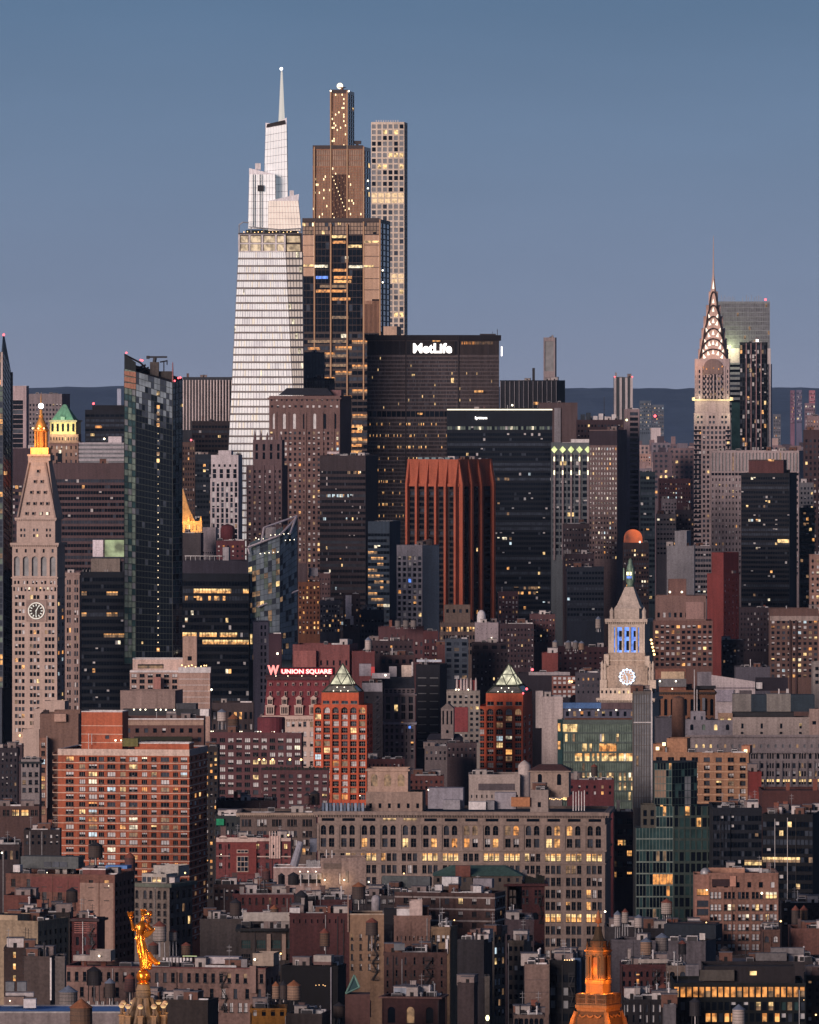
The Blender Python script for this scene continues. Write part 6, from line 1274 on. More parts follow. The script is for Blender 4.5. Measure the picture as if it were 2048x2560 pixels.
# green glass condo with gridded lower part
b = Bld('condo_tower', 'dark teal glass condo tower with corner grid of thin pale lines', 'tower', 1690, 2900, 0); b.fm = wm('3c4644', k=1)
rg = random.Random(9); tg = wm('27383a', k=1.2, rough=.4)
cg = lambda i, j: 3 if rg.random() < .03 else 9 if rg.random() < .55 else 0
panel(b, b.P(1636, 2030, 0), b.P(1680, 2030, 0), b.P(1680, 1908, 0), b.P(1636, 1908, 0), 7, 6, .1, lambda i, j: 14 if (j < 4 and 1 < i < 6) else cg(i, j), wm('5d6a66', k=1.1), .14, .12)
panel(b, b.P(1680, 2030, 0), b.P(1743, 2030, 4), b.P(1743, 1904, 4), b.P(1680, 1908, 0), 7, 8, .07, lambda i, j: 13 if (j in (4, 5) and i < 5) else 0 if rg.random() < .8 else 9, tg, .1, .1)
panel(b, b.P(1590, 2330, -6), b.P(1683, 2330, -6), b.P(1683, 2070, -6), b.P(1590, 2070, -6), 9, 11, .12, lambda i, j: 12 if (i == 4 and j > 4) or (i == 3 and j == 9) else 9 if i in (7, 8) or rg.random() < .25 else 6 if rg.random() < .04 else 0, wm('6d7a76', k=1.1), .14, .12)
panel(b, b.P(1683, 2330, -6), b.P(1783, 2330, -3), b.P(1783, 2016, -3), b.P(1683, 2016, -6), 11, 7, .22, lambda i, j: 3 if (i, j) in ((10, 2), (9, 4)) else 9 if (i in (7, 8) or rg.random() < .3) else 0, wm('3a4644', k=1.0), .5, .3)
panel(b, b.P(1640, 2070, -6), b.P(1683, 2070, -6), b.P(1683, 2016, -6), b.P(1640, 2016, -6), 2, 5, .12, cg, wm('6d7a76', k=1.1), .14, .12)
b.block(1604, 1640, 2012, 2072, d=12, st=-5.5, wall=wm('46443f'), front=[Z(2022, 2066, 2, 2, .5, .7, mix='black')], pn='stone_bay')
mb = MB(); mb.box(b.u(1636), b.u(1743), 4.1, 22, 0, b.z(1908)); mb.box(b.u(1590, -5), b.u(1783, -5), -2.9, 20, 0, b.z(2072)); mb.box(b.u(1640, -5), b.u(1783, -5), -2.9, 20, b.z(2072), b.z(2017)); mb.box(b.u(1590), b.u(1683), -5.95, -2.9, 0, b.z(2071)); mb.build('wall', wm('20282b', k=1.1), b.root)
b.lamp(1632, 2302, -7, .5, LAMPA); b.done()
b = S('office_building', 'black glass office box with thin lit strips at right, behind the pinkish building', 'office building', 1906, 2032, 2036, 2850, '0f1118', zones=[Z(2050, 2360, 14, 12, .94, .6, mix='none', band=True, lit=lambda i, j: (4, 6, .5) if i == 4 and j < 9 else (1, 1, 0) if i == 2 else None)], side=4, clut=9, d=40)
S('office_building', 'dark blue glass office front with slanting pale roofline left of the black box', 'office building', 1783, 1905, 2020, 2860, '171c26', zones=[Z(2035, 2300, 12, 14, .92, .6, mix='none', band=True, lit=lambda i, j: (6, 4, .4) if i == 5 and j > 8 else None)], clut=8, d=40)
S('office_building', 'grey slab with slit windows at the right edge beside the black box', 'office building', 2034, 2090, 2060, 2900, '3c3c46', (3, 18, .4, .5), mix='resd', yv=2260, clut=4)
# arcaded stone palazzo
b = S('department_store', 'long grey stone palazzo block with rows of arched and lit windows', 'office building', 795, 1513, 2030, 3000, '7a6c66', clut=0, d=45, side=6, rot=4, done=False, cop=wm('7a6c66'),
      zones=[Z(2046, 2054, 1, 14, .62, .9, mix='none', lit=lambda i, j: (4, 6, .4) if j in (3, 4) else (0, 0, 0)), Z(2064, 2088, 1, 14, pat=[(.14, .40), (.54, .80)], h=1.0, arch=True, mix='loft', fr=(1, 1, .13), r=.8), Z(2096, 2119, 1, 14, pat=[(.14, .40), (.54, .80)], h=.95, mix='loft', fr=(1, 1, .13), r=.8), Z(2132, 2154, 1, 14, pat=[(.10, .30), (.37, .57), (.64, .84)], h=.84, mix='loft', fr=(1, 1, .12), r=.6, lit=lambda i, j: (3, 4, .3) if j in (2, 5, 6, 8, 9, 11, 12, 13) else None), Z(2158, 2400, 8, 14, pat=[(.10, .30), (.37, .57), (.64, .84)], h=.66, mix='resd', fr=(1, 1, .12), r=.6, lit=lambda i, j: (4, 3, .4) if i == 4 and j > 10 else None)], mix='loft')
b.ring('cornice', 2030, 8, 1.6, b.wall, dent=110); b.ring('ledge', 2060, 3, .5, b.wall); b.ring('ledge', 2124, 4, .6, b.wall); b.ring('ledge', 2157, 2.5, .4, b.wall)
b.piers([795 + 718 * i / 14 for i in range(15)], 6, 2062, 2124, .35, b.wall)
st0 = b.st if hasattr(b, 'st') else None
b.block(915, 1056, 1980, 2031, d=18, st=10, wall=wm('7d6c64'), front=[Z(2005, 2025, 1, 6, .3, .6, mix='black')], pn='plant_room', roof='brown'); b.block(919, 1020, 1922, 1981, d=14, st=12, wall=wm('937c70'), front=[Z(1936, 1966, 1, 3, .5, 1.0, arch=True, lit=lambda i, j: (13, 6, .4))], pn='pavilion', roof='brown'); b.ring('cornice', 1924, 4, .7, wm('937c70'))
b.block(1326, 1422, 1926, 1992, d=16, st=12, wall=wm('7f7068'), front=[Z(1934, 1962, 1, 2, .22, 1.0, arch=True, mix='dark')], pn='pavilion'); b.ring('cornice', 1926, 3, .8, wm('7f7068')); B_ = b.last
mb = MB(); mb.loft([[(B_['ua'] - .6, B_['st'] - .6, B_['zt']), (B_['ub'] + .6, B_['st'] - .6, B_['zt']), (B_['ub'] + .6, B_['st'] + 16, B_['zt']), (B_['ua'] - .6, B_['st'] + 16, B_['zt'])], [(B_['ua'] + 3, B_['st'] + 5, B_['zt'] + 2), (B_['ub'] - 3, B_['st'] + 5, B_['zt'] + 2), (B_['ub'] - 3, B_['st'] + 9, B_['zt'] + 2), (B_['ua'] + 3, B_['st'] + 9, B_['zt'] + 2)]]); mb.build('hip_roof', wm('47302f'), b.root)
b.block(1326, 1371, 1974, 2031, d=8, st=6, wall=wm('7b706c'), front=[Z(2004, 2018, 1, 1, .18, .9, mix='black')], pn='stair_head'); b.bx('orange_hut', 1278, 1325, 1993, 2016, 5, 5, wm('8f6246')); b.bx('grey_hut', 1237, 1290, 1981, 2022, 8, 6, wm('7d7a82')); b.bx('white_hut', 1070, 1158, 1970, 2022, 9, 8, wm('77757f')); b.bx('roof_unit', 1108, 1150, 2000, 2024, 4, 4, wm('86848c')); b.bx('roof_unit', 1172, 1215, 2004, 2024, 4, 4, PALEM); b.bx('roof_unit', 1215, 1236, 2002, 2024, 5, 4, wm('6d6c72'))
for x in range(805, 905, 9): b.bx('cooling_unit', x, x + 6, 2008 + (x * 7) % 9, 2030, 4, 3, wm('4a5566' if x % 2 else '6d7a8c'))
for x in range(1432, 1462, 7): b.bx('vent_pipe', x, x + 2, 1975 + (x % 5), 2026, 8, .6, PALEM)
for i in range(9): b.lamp(1375 + i * 5, 1996 + (i % 3), 8, .4, LAMPA)
b.lamp(900, 1990, 6, .4); b.lamp(1071, 1975, 6, .5); b.clutter(8); b.done()
b = S('apartment_building', 'white stucco building with dark band and rounded corner behind the stone palazzo', 'building', 1173, 1300, 1937, 3260, '958a86', clut=3, d=20, done=False, zones=[Z(1986, 1996, 1, 10, .25, .8, mix='none')]); b.bx('dark_band', 1196, 1287, 1959, 1976, -.15, .15, wm('4a4448')); mb = MB(); mb.lathe([(b.m(16), 0), (b.m(16), b.z(1915)), (b.m(10), b.z(1908)), (.2, b.z(1902))], 20, b.u(1312), 6); mb.build('round_corner', wm('9a8f8c'), b.root, True); b.done()
S('brick_building', 'dark red low building with chimney between glass office and stone palazzo roof', 'building', 1420, 1535, 1950, 3250, '52292e', clut=8, d=20, zones=[Z(1960, 1990, 2, 6, .3, .5, mix='resd')])
S('brick_building', 'narrow dark brick building with white-framed windows right of the stone palazzo', 'building', 1537, 1583, 2030, 3050, '33262b', zones=[Z(2040, 2200, 6, 2, .5, .5, pat=[(.0, .15), (.35, .85)], mix='loft', fr=(2, 1, .14))], clut=3, d=20)
S('office_building', 'long grey-brown building with corniced roof left of the stone palazzo', 'office building', 600, 790, 2032, 3060, '5f5350', zones=[Z(2048, 2066, 1, 5, pat=[(.12, .3), (.34, .52), (.56, .74)], h=.95, mix='resd', fr=(1, 0, .15)), Z(2074, 2140, 3, 5, pat=[(.12, .3), (.34, .52), (.56, .74)], h=.7, mix='resd', fr=(1, 0, .15))], cor=(0, 6, 1.4, '85766c', 40), clut=5, d=30)
S('brick_building', 'dark teal-roofed clutter with green netting left of the long grey-brown building', 'building', 537, 602, 2040, 3080, '2b3034', clut=9, d=20, zones=[Z(2052, 2110, 3, 5, .4, .5, mix='resd')]).bx('green_netting', 541, 560, 2047, 2063, -1, 1, wm('1f7a58'))
S('brick_building', 'long dark low shed in front of the maroon apartment block', 'building', 540, 690, 2002, 3200, '352a2e', clut=7, d=24)
# ================================================================== near roofs, 2050-2560
def near(*a, **k): return S(*a, done=False, **k)
b = S('brick_building', 'red art deco building with white crown, white central ribs and a framed tall window', 'building', 540, 727, 2098, 2800, '6a3a3c', clut=4, done=False, d=26, zones=[Z(2106, 2126, 1, 8, .34, .6, pat=[(.3, .62)], mix='none', fr=(1, 0, .15)), Z(2128, 2175, 2, 8, .34, .55, mix='none', fr=(1, 0, .15))])
b.bx('white_crown', 541, 643, 2094, 2105, -.5, .5, wm('a5928c')); b.bx('white_crown', 643, 727, 2095, 2103, -.5, .5, wm('a5928c'))
for x in (558, 609): mb = MB(); mb.lathe([(b.m(11), 0), (b.m(11), .4)], 14, 0, 0); mb = MB(); c = b.P(x, 2096, -.5); mb.loft([[(c[0] + b.m(11) * math.cos(math.pi * i / 8), yy, c[2] + b.m(7) * math.sin(math.pi * i / 8)) for i in range(9)] for yy in (c[1], c[1] + .6)]); mb.build('arched_crest', wm('a5928c'), b.root)
b.bx('white_bay', 674, 700, 2090, 2146, -.6, .6, wm('a8928c'))
for x in (674, 681, 688, 695, 700): b.bx('rib', x - .9, x + .9, 2078, 2146, -.9, .4, wm('b5a29c'))
for y in (2116, 2134): b.bx('slot_window', 682.5, 685.5, y - 4, y + 4, -.75, .2, PANE[0])
b.bx('plain_red_panel', 576, 641, 2106, 2185, -.7, .7, wm('62302f'))
for (x0, x1, y0, y1) in ((592, 621, 2124, 2133), (592, 621, 2140, 2180)):
    b.bx('window_frame', x0, x1, y0, y1, -.9, .15, wm('9a8880'))
    for i in range(3):
        for yy in range(y0 + 2, y1 - 5, 13): b.bx('window', x0 + 2 + i * 9, x0 + 9.5 + i * 9, yy, min(yy + 11, y1 - 2), -1.0, .05, PANE[1 if (i + yy) % 2 else 0])
b.bx('ledge', 643, 727, 2140, 2143, -.4, .4, wm('a5928c')); b.bx('ledge', 541, 575, 2139, 2141, -.4, .4, wm('a5928c')); b.lamp(721, 2088, -.6, .7, LAMPA); b.lamp(729, 2155, -2, .6); b.lamp(553, 2136, -.5, .3)
b.done()
b = near('industrial_building', 'large pale pinkish blank-walled building with louvre panel and rooftop ducts', 'building', 802, 915, 2146, 2700, '8d7b76', clut=0, d=16)
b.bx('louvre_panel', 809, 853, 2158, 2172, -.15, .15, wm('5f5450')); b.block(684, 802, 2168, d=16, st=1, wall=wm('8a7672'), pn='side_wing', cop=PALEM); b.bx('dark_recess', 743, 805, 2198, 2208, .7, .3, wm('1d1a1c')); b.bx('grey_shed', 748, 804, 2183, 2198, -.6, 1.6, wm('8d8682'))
for x in (752, 772, 792): b.bx('vent_pipe', x - 1, x + 1, 2186, 2215, -1.6, .8, PALEM); b.lamp(x - 2, 2179, -.6, .5)
for x in (812, 861): b.lamp(x, 2200, -1.0, .6); b.glow(x, 2203, -2.2, 300, (1, .68, .36), .3)
b.lamp(922, 2205, -1, .6); b.bx('wall_pipe', 849, 851, 2184, 2210, -.5, .4, PALEM); b.bx('wall_panel', 864, 871, 2177, 2206, -.2, .2, wm('6a625f'))
for x, h in ((815, 22), (829, 20)): b.bx('vent_pipe', x, x + 2.2, 2146 - h, 2147, 5, .7, PALEM)
for x in range(766, 800, 5): b.bx('cooling_unit', x, x + 4, 2150 + (x % 3), 2168, 6, 3, METAL)
mb = MB(); mb.tube(b.P(735, 2165, 9), b.P(752, 2104, 9), 1.4, 10, 0, 1.0); mb.build('slanted_duct', wm('7d7d88'), b.root); b.bx('duct_tower', 775, 792, 2097, 2130, 14, 4, wm('5d6270')); b.done()
S('brick_building', 'dark brick block with roof deck lights under the pale blank-walled building', 'brick building', 535, 690, 2212, 2620, '3a2c2d', (12, 17, .5, .5), mix='res', yv=2260, clut=8)
b = near('brick_building', 'reddish brick loft with round-topped windows beneath the pale blank-walled building', 'building', 582, 735, 2235, 2560, '5e3738', clut=6, zones=[Z(2243, 2262, 1, 9, .3, .9, arch=True, mix='resd', fr=(1, 1, .12))], d=22); b.bx('brick_panel', 600, 735, 2233, 2236, -.15, .15, wm('7d7478')); b.done()
S('brick_building', 'low dark red roofs with white air units in the middle of the near roofs', 'building', 735, 880, 2250, 2540, '43282b', clut=12, d=24)
S('office_building', 'grey-roofed low block with railing and silver units left of the striped brown building', 'office building', 880, 985, 2240, 2600, '4f494b', zones=[Z(2246, 2262, 1, 6, .6, .7, mix='blind', fr=(2, 0, .15))], clut=8, d=30)
b = near('office_building', 'brown brick building with white horizontal bands and a long grey flank', 'office building', 930, 1237, 2232, 2650, '54403d', side=28, rot=14, clut=9, zones=[Z(2242, 2262, 1, 9, .32, .72, mix='blind', fr=(2, 0, .14), lit=lambda i, j: (4, 4, 0) if j == 6 else None), Z(2276, 2292, 1, 9, .32, .78, mix='resd', fr=(3, 0, .12)), Z(2304, 2320, 1, 9, .32, .78, mix='resd', fr=(3, 0, .12))], sz=[Z(2242, 2550, 10, 4, .7, .6, mix='resd')], roof='grey')
B_ = b.last
for y in (2241, 2270, 2299): b.ring('white_band', y, 4, .12, wm('8d8482'), B_)
for i in range(7): mb = MB(); mb.box(B_['ub'] - .02, B_['ub'] + .35, 0, B_['d'], b.z(2340 + i * 30 + 3), b.z(2340 + i * 30)); mb.build('ledge', wm('6d6462'), b.root)
b.bx('grey_wall', 955, 1018, 2192, 2222, 16, 2, wm('4c5254')); b.bx('grey_wall', 1018, 1075, 2192, 2222, 15, 2, wm('44484c')); b.bx('water_drum', 1105, 1130, 2192, 2215, 12, 4, METAL); b.bx('water_drum', 1128, 1146, 2192, 2215, 12, 4, METAL); b.bx('roof_frame', 1183, 1230, 2195, 2218, 9, 3, wm('77747c')); b.bx('white_unit', 1087, 1105, 2212, 2226, 3, 2, PALEM); b.bx('white_unit', 1183, 1203, 2214, 2230, 3, 3, PALEM); b.lamp(1010, 2185, 15, .6, LAMPA); b.done()
b = Bld('office_building', 'low building with a hipped green copper roof and square brick chimney', 'building', 1190, 2780, 0); b.block(1085, 1305, 2190, d=18, wall=wm('4f4743'), front=[Z(2194, 2206, 1, 10, .3, .8, mix='none')], par=.1); mb = MB(); mb.loft([[b.P(1082, 2190, -.5), b.P(1308, 2190, -.5), (b.u(1308), 18, b.z(2190)), (b.u(1082), 18, b.z(2190))], [b.P(1130, 2167, 7), b.P(1265, 2167, 7), (b.u(1265), 10, b.z(2167)), (b.u(1130), 10, b.z(2167))]]); mb.build('hip_roof', wm('3f564f'), b.root); b.bx('chimney', 1139, 1176, 2164, 2192, -.8, 3, wm('6a443c')); b.done()
b = near('brick_building', 'dark red sandstone corner building with paired windows and shrubs on its roof', 'building', 1268, 1362, 2210, 2780, '4a2a2c', clut=4, zones=[Z(2222, 2262, 2, 3, pat=[(.2, .4), (.5, .7)], h=.7, mix='resd', fr=(0, 1, .13)), Z(2280, 2300, 1, 2, .35, .9, arch=True, mix='none')], cor=(0, 5, 1.2), d=24)
for x in range(1312, 1360, 7): b.bx('roof_shrub', x, x + 8, 2186 + (x * 5) % 11, 2208, 2, 4, wm('1a1c18'))
b.fire(1352, 12, 2240, 2330, 4); b.done()
S('brick_building', 'slim maroon tower wall between the sandstone corner and the stone palazzo', 'building', 1336, 1360, 2362, 2600, '4a2529', clut=0, d=20)
b = near('brick_building', 'low pale-roofed loft with skylight right of the banded brown building flank', 'building', 1265, 1335, 2300, 2560, '4d4248', side=0, clut=5, d=34, roof='silver', zones=[Z(2330, 2420, 3, 5, .6, .5, mix='none')]); b.bx('skylight', 1288, 1312, 2286, 2298, 12, 6, DKFRAME); b.done()
S('office_building', 'grey loft building with slit windows and stone corner beside the street canyon', 'office building', 1270, 1310, 2352, 2450, '5e554f', (3, 24, .6, .5), mix='none', yv=2560, side=20, clut=3)
# left foreground
b = near('apartment_building', 'wide tan and red patched brick building with a blue roof edge and few windows', 'brick building', 15, 287, 2186, 2500, '6a4a42', side=44, rot=14, clut=8, zones=[Z(2199, 2217, 1, 7, pat=[(.34, .62)], h=1, mix='resd', fr=(3, 1, .13), lit=lambda i, j: (3, 4, .4) if j == 6 else (1, 1, 0) if j in (1, 3) else (0, 0, 0)), Z(2231, 2249, 1, 7, pat=[(.34, .62)], h=1, mix='resd', fr=(3, 1, .13))], sz=[Z(2200, 2400, 9, 5, .5, .55, mix='none')])
b.bx('red_patch', 76, 200, 2190, 2230, -.12, .12, wm('5c3634')); b.bx('tan_patch', 200, 284, 2206, 2400, -.1, .1, wm('7a655c')); b.block(207, 264, 2171, 2187, d=12, st=2, wall=wm('5a3a38'), pn='bulkhead', cop=PALEM); b.bx('blue_roof_panel', 264, 318, 2162, 2170, 9, 5, ROOFS['blue']); b.bx('glass_shed', 52, 196, 2142, 2172, 12, 6, wm('4a4e50')); b.bx('white_hut', 33, 50, 2164, 2182, 3, 3, PALEM)
for x in (110, 130, 150): b.bx('shed_window', x, x + 18, 2155, 2168, 11.8, .3, PANE[1])
b.lamp(118, 2182, 1, .35); b.lamp(272, 2213, -.4, .3); b.fire(150, 22, 2250, 2330, 5); b.done()
b = near('office_building', 'weathered stone loft with arched upper windows and pale rooftop cabin', 'office building', 319, 424, 2208, 2600, '6d635e', side=54, rot=24, roof='grey', clut=4, zones=[Z(2226, 2246, 1, 3, pat=[(.14, .36), (.56, .78)], h=1, arch=True, mix='none', fr=(1, 1, .12)), Z(2254, 2330, 4, 3, pat=[(.14, .36), (.56, .78)], h=.62, mix='none', fr=(1, 1, .12))], sz=[Z(2222, 2420, 6, 4, .5, .6, mix='none')], cor=(0, 9, 1.2, '525750'))
b.block(355, 416, 2184, 2209, d=9, st=4, wall=wm('8a847f'), front=[Z(2192, 2206, 1, 5, .8, .9, lit=lambda i, j: (6, 4, .5) if j in (2, 3) else (1, 1, 0))], pn='roof_cabin', roof='pale'); b.block(384, 446, 2163, 2190, d=8, st=12, wall=wm('8f8a86'), pn='roof_cabin', roof='pale'); b.lamp(463, 2180, 2, .7, LAMPA); b.done()
b = near('brick_building', 'small plain red brick roof house in front of the wide patched brick building', 'brick building', 10, 76, 2239, 2420, '5e3a35', side=13, clut=3, d=14); b.done()
S('brick_building', 'low dark roofs with vents behind the beige blank wall', 'brick building', 40, 175, 2282, 2380, '2f2929', clut=9, d=24)
b = near('brick_building', 'beige blank-walled building with a dark flank at the left edge', 'building', -30, 95, 2302, 2300, '8a7a68', side=70, rot=24, clut=4, d=None, sz=[Z(2320, 2420, 4, 6, .4, .5, mix='none')]); b.block(-30, 44, 2288, 2303, d=10, st=.2, wall=wm('8a7a68'), pn='parapet_wall', par=.2); b.done()
b = near('brick_building', 'dark red building with pink striped brick bands and stone sills', 'brick building', 172, 243, 2296, 2380, '4d2629', side=17, rot=14, clut=4, zones=[Z(2306, 2332, 1, 2, pat=[(.06, .22), (.5, .72)], h=.8, mix='none'), Z(2340, 2366, 1, 2, pat=[(.06, .22), (.5, .72)], h=.8, mix='none'), Z(2372, 2440, 2, 2, pat=[(.06, .22), (.5, .72)], h=.7, mix='none')])
for y in range(2306, 2334, 5): b.bx('pink_band', 186, 242, y, y + 2, -.1, .1, wm('8a5c58'))
b.ring('cornice', 2297, 6, .8, wm('3a2f31')); b.fire(230, 18, 2318, 2400, 4); b.done()
b = near('brick_building', 'dark grey brick building with three small lit windows beneath the beige wall', 'brick building', 10, 92, 2370, 2200, '3d3130', clut=3, zones=[Z(2373, 2460, 3, 1, pat=[(.28, .36)], h=.5, lit=lambda i, j: (4, 3, .4))]); b.fire(66, 16, 2385, 2450, 4); b.done()
b = near('brick_building', 'grey-brown stucco block with a white corner pipe left of the pink loft', 'building', 60, 126, 2392, 2150, '4c4241', side=14, clut=3, d=16); b.bx('white_pipe', 125, 129, 2394, 2500, -.4, .5, PALEM); b.done()
S('industrial_building', 'rounded grey stucco stack beside the pink loft', 'building', 138, 162, 2392, 2120, '67605f', clut=0, d=10)
b = near('loft_building', 'long pink loft building with evenly spaced tall dark windows in two rows', 'building', 162, 664, 2418, 2250, '7d655f', side=30, rot=10, clut=6, d=None, zones=[Z(2432, 2455, 1, 25, pat=[(.28, .72)], h=1, mix='none', fr=(0, 1, .1), lit=lambda i, j: (6, 0, .5) if j in (9, 20, 22, 23) else None), Z(2470, 2494, 1, 17, pat=[(.3, .62)], h=1, mix='none', fr=(0, 1, .1)), Z(2505, 2528, 1, 14, pat=[(.1, .34), (.5, .74)], h=1, mix='blind', fr=(1, 1, .1))], sz=[Z(2440, 2560, 4, 3, .4, .6, mix='none')], cop=wm('5a3a3a'))
b.block(225, 277, 2378, 2405, d=6, st=6, wall=wm('857a76'), pn='roof_cabin', roof='pale'); b.lamp(248, 2392, 5, .8); b.bx('roof_shed', 183, 225, 2391, 2405, 7, 4, wm('8a827f')); b.bx('white_roof_panel', 507, 597, 2391, 2408, 8, 5, wm('a39c9f')); b.block(632, 684, 2380, 2412, d=8, st=4, wall=wm('86796f'), pn='roof_cabin', roof='pale'); b.lamp(637, 2396, 3, .9); b.bx('stair_tower', 624, 640, 2412, 2480, -1.0, 1, wm('77625c'))
for i in range(9): b.bx('roof_railing', 407 + i * 8.5, 412 + i * 8.5, 2394, 2406, 9, .4, PALEM)
for x in (475, 484): b.bx('glow_strip', x - 18, x + 8, 2389, 2390.5, 12, .3, em('strip_glow', (.9, 1, .5), .7))
b.bx('grey_box', 603, 618, 2396, 2416, 4, 2, wm('6d6a6e')); b.fire(560, 20, 2436, 2550, 4); b.done()
b = Bld('roof_building', 'flat low roof with a wide blue panel in the bottom left corner', 'building', 130, 2000, 0); b.block(-20, 330, 2530, d=22, wall=wm('6d6566'), roof='blue', par=.2, cop=wm('8d8a8a')); b.bx('roof_hut', 10, 60, 2492, 2512, 12, 4, wm('6a5a54')); b.bx('roof_hut', 59, 90, 2498, 2520, 10, 4, PALEM); b.bx('white_roof_panel', 14, 84, 2482, 2492, 16, 4, wm('8f8a8c')); b.bx('air_conditioner', 14, 36, 2455, 2478, 20, 3, wm('5d6066')); b.bx('air_conditioner', 43, 66, 2455, 2478, 20, 3, wm('5d6066')); b.lamp(25, 2502, 10, .5); b.done()
b = near('brick_building', 'dark shadowed loft behind the domed tower base with a pale roof hut', 'brick building', 330, 520, 2500, 2100, '37302f', clut=9, side=24, rot=14, d=None); b.done()
# centre foreground
S('industrial_building', 'flat dark roof with rust panel and white hut left of the maroon wall', 'building', 500, 745, 2298, 2480, '4a4444', clut=14, d=26)
b = near('loft_building', 'dark-corniced loft with green-lit windows between carved stone piers', 'building', 600, 750, 2322, 2420, '3c3636', clut=4, cor=(0, 5, 1.3, '1d1f22', 20), zones=[Z(2350, 2372, 1, 4, pat=[(.1, .7)], h=.95, mix='teal', fr=(4, 1, .12)), Z(2380, 2460, 3, 4, pat=[(.1, .7)], h=.6, mix='resd', fr=(3, 1, .12))], d=20)
for x in (672, 710, 742): b.bx('stone_pier', x - 5, x + 5, 2335, 2400, -.5, .5, wm('7a6a62'))
b.lamp(702, 2384, -1, .7, LAMPA); b.lamp(694, 2381, -1, .4, LAMPA); b.done()
b = near('brick_building', 'big plain maroon brick wall with two tiny windows and a tan end bay', 'brick building', 724, 874, 2284, 2400, '4c2d2f', clut=5, zones=[Z(2298, 2308, 1, 10, pat=[(.6, .82)], h=1, lit=lambda i, j: (0, 0, 0))], d=24, side=0)
b.block(874, 960, 2285, d=14, st=-.5, wall=wm('6f5a4a'), front=[Z(2330, 2430, 4, 4, pat=[(.16, .42)], h=.6, mix='blind', fr=(1, 1, .12))], pn='tan_bay', cop=wm('8a7c70')); b.bx('tall_flue', 869, 872, 2218, 2330, -1, .8, wm('7d6860')); b.bx('white_parapet', 608, 724, 2281, 2303, 4, 1, wm('8f8985')); b.bx('white_hut', 724, 750, 2270, 2284, 3, 3, PALEM); b.fire(936, 18, 2345, 2470, 6, -.5); b.done()
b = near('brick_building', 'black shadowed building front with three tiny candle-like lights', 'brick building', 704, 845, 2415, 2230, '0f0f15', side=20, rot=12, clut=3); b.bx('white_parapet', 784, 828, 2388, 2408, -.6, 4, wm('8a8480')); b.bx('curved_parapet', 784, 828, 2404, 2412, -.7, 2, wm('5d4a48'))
for x, y in ((790, 2463), (798, 2462), (808, 2462), (813, 2464)): b.lamp(x, y, -.6, .28, LAMPA)
b.bx('down_pipe', 826, 829, 2417, 2560, -.5, .4, wm('6d6c74')); b.done()
b = near('brick_building', 'small ochre yellow plastered house with two dark windows at bottom centre', 'house', 625, 716, 2522, 2150, '9a6a30', zones=[Z(2526, 2540, 1, 4, pat=[(.3, .75)], h=1, lit=lambda i, j: (2, 2, 0) if j == 0 else (0, 0, 0))], clut=2, d=14, roof='grey'); b.done()
S('brick_building', 'dark flat roof with raking parapet right of the ochre house', 'brick building', 716, 805, 2535, 2130, '3b3434', clut=4, side=20, roof='tar')
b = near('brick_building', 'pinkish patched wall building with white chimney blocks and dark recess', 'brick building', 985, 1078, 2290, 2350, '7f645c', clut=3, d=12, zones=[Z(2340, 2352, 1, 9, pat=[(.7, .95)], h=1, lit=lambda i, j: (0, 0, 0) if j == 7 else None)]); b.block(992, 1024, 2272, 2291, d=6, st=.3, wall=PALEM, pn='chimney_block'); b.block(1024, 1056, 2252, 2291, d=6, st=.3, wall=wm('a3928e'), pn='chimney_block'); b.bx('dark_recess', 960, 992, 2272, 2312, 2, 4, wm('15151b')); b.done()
b = near('brick_building', 'tan end-wall building with paired pale windows and a long ribbed flank', 'brick building', 1078, 1126, 2318, 2345, '75614f', side=18, rot=14, clut=3, zones=[Z(2338, 2354, 1, 2, pat=[(.1, .42), (.56, .92)], h=1, mix='blind', fr=(0, 1, .12))]); b.lamp(1136, 2300, 1, .5, LAMPA); b.bx('white_chimney', 1114, 1120, 2348, 2384, -.5, 1, PALEM); b.done()
b = near('brick_building', 'mottled brown brick building with arched windows beneath the pinkish patched wall', 'brick building', 960, 1118, 2382, 2290, '4f3a38', clut=6, zones=[Z(2392, 2412, 1, 7, pat=[(.3, .5)], h=.9, arch=True, mix='none', fr=(0, 1, .1)), Z(2420, 2500, 3, 7, pat=[(.3, .5)], h=.6, mix='none', fr=(0, 1, .1))]); b.bx('skylight_row', 985, 1012, 2360, 2376, -.3, 3, PANE[13]); b.fire(1070, 20, 2400, 2500, 5); b.done()
b = near('brick_building', 'dark red brick building with horseshoe arch and silver roof near bottom centre', 'brick building', 955, 1098, 2492, 2180, '3f282a', clut=6, roof='silver', zones=[Z(2515, 2560, 1, 3, .4, .9, arch=True, mix='none')], side=16, cor=(0, 4, .8, '5a4340')); b.bx('silver_hut', 985, 1042, 2470, 2488, 4, 5, wm('7f8896')); b.done()
S('brick_building', 'dark narrow street-canyon building with rooftop shed below the banded brown building', 'brick building', 1142, 1210, 2350, 2420, '2c2a30', clut=5, side=22, rot=16)
S('brick_building', 'low block with pink parapet corner in the street canyon', 'brick building', 1144, 1185, 2458, 2260, '3e3538', clut=2, side=10, rot=14)
b = near('loft_building', 'grey stone loft end with stacked bay windows down the street canyon', 'office building', 1210, 1236, 2330, 2500, '5a5450', (1, 26, .3, .5), side=28, rot=30, sf=(3, 26, .7, .62), yv=2560, clut=2); b.done()
S('brick_building', 'grey blank billboard-like wall standing in the street canyon', 'brick building', 1212, 1224, 2442, 2230, '57524f', clut=0, d=8)
b = near('brick_building', 'pinkish panelled end wall building with white roof units left of the orange lantern', 'brick building', 1313, 1372, 2412, 2200, '75625c', clut=9, d=18)
for y in (2449, 2480): b.bx('panel_joint', 1313, 1372, y, y + 1.3, -.06, .06, wm('4a4042'))
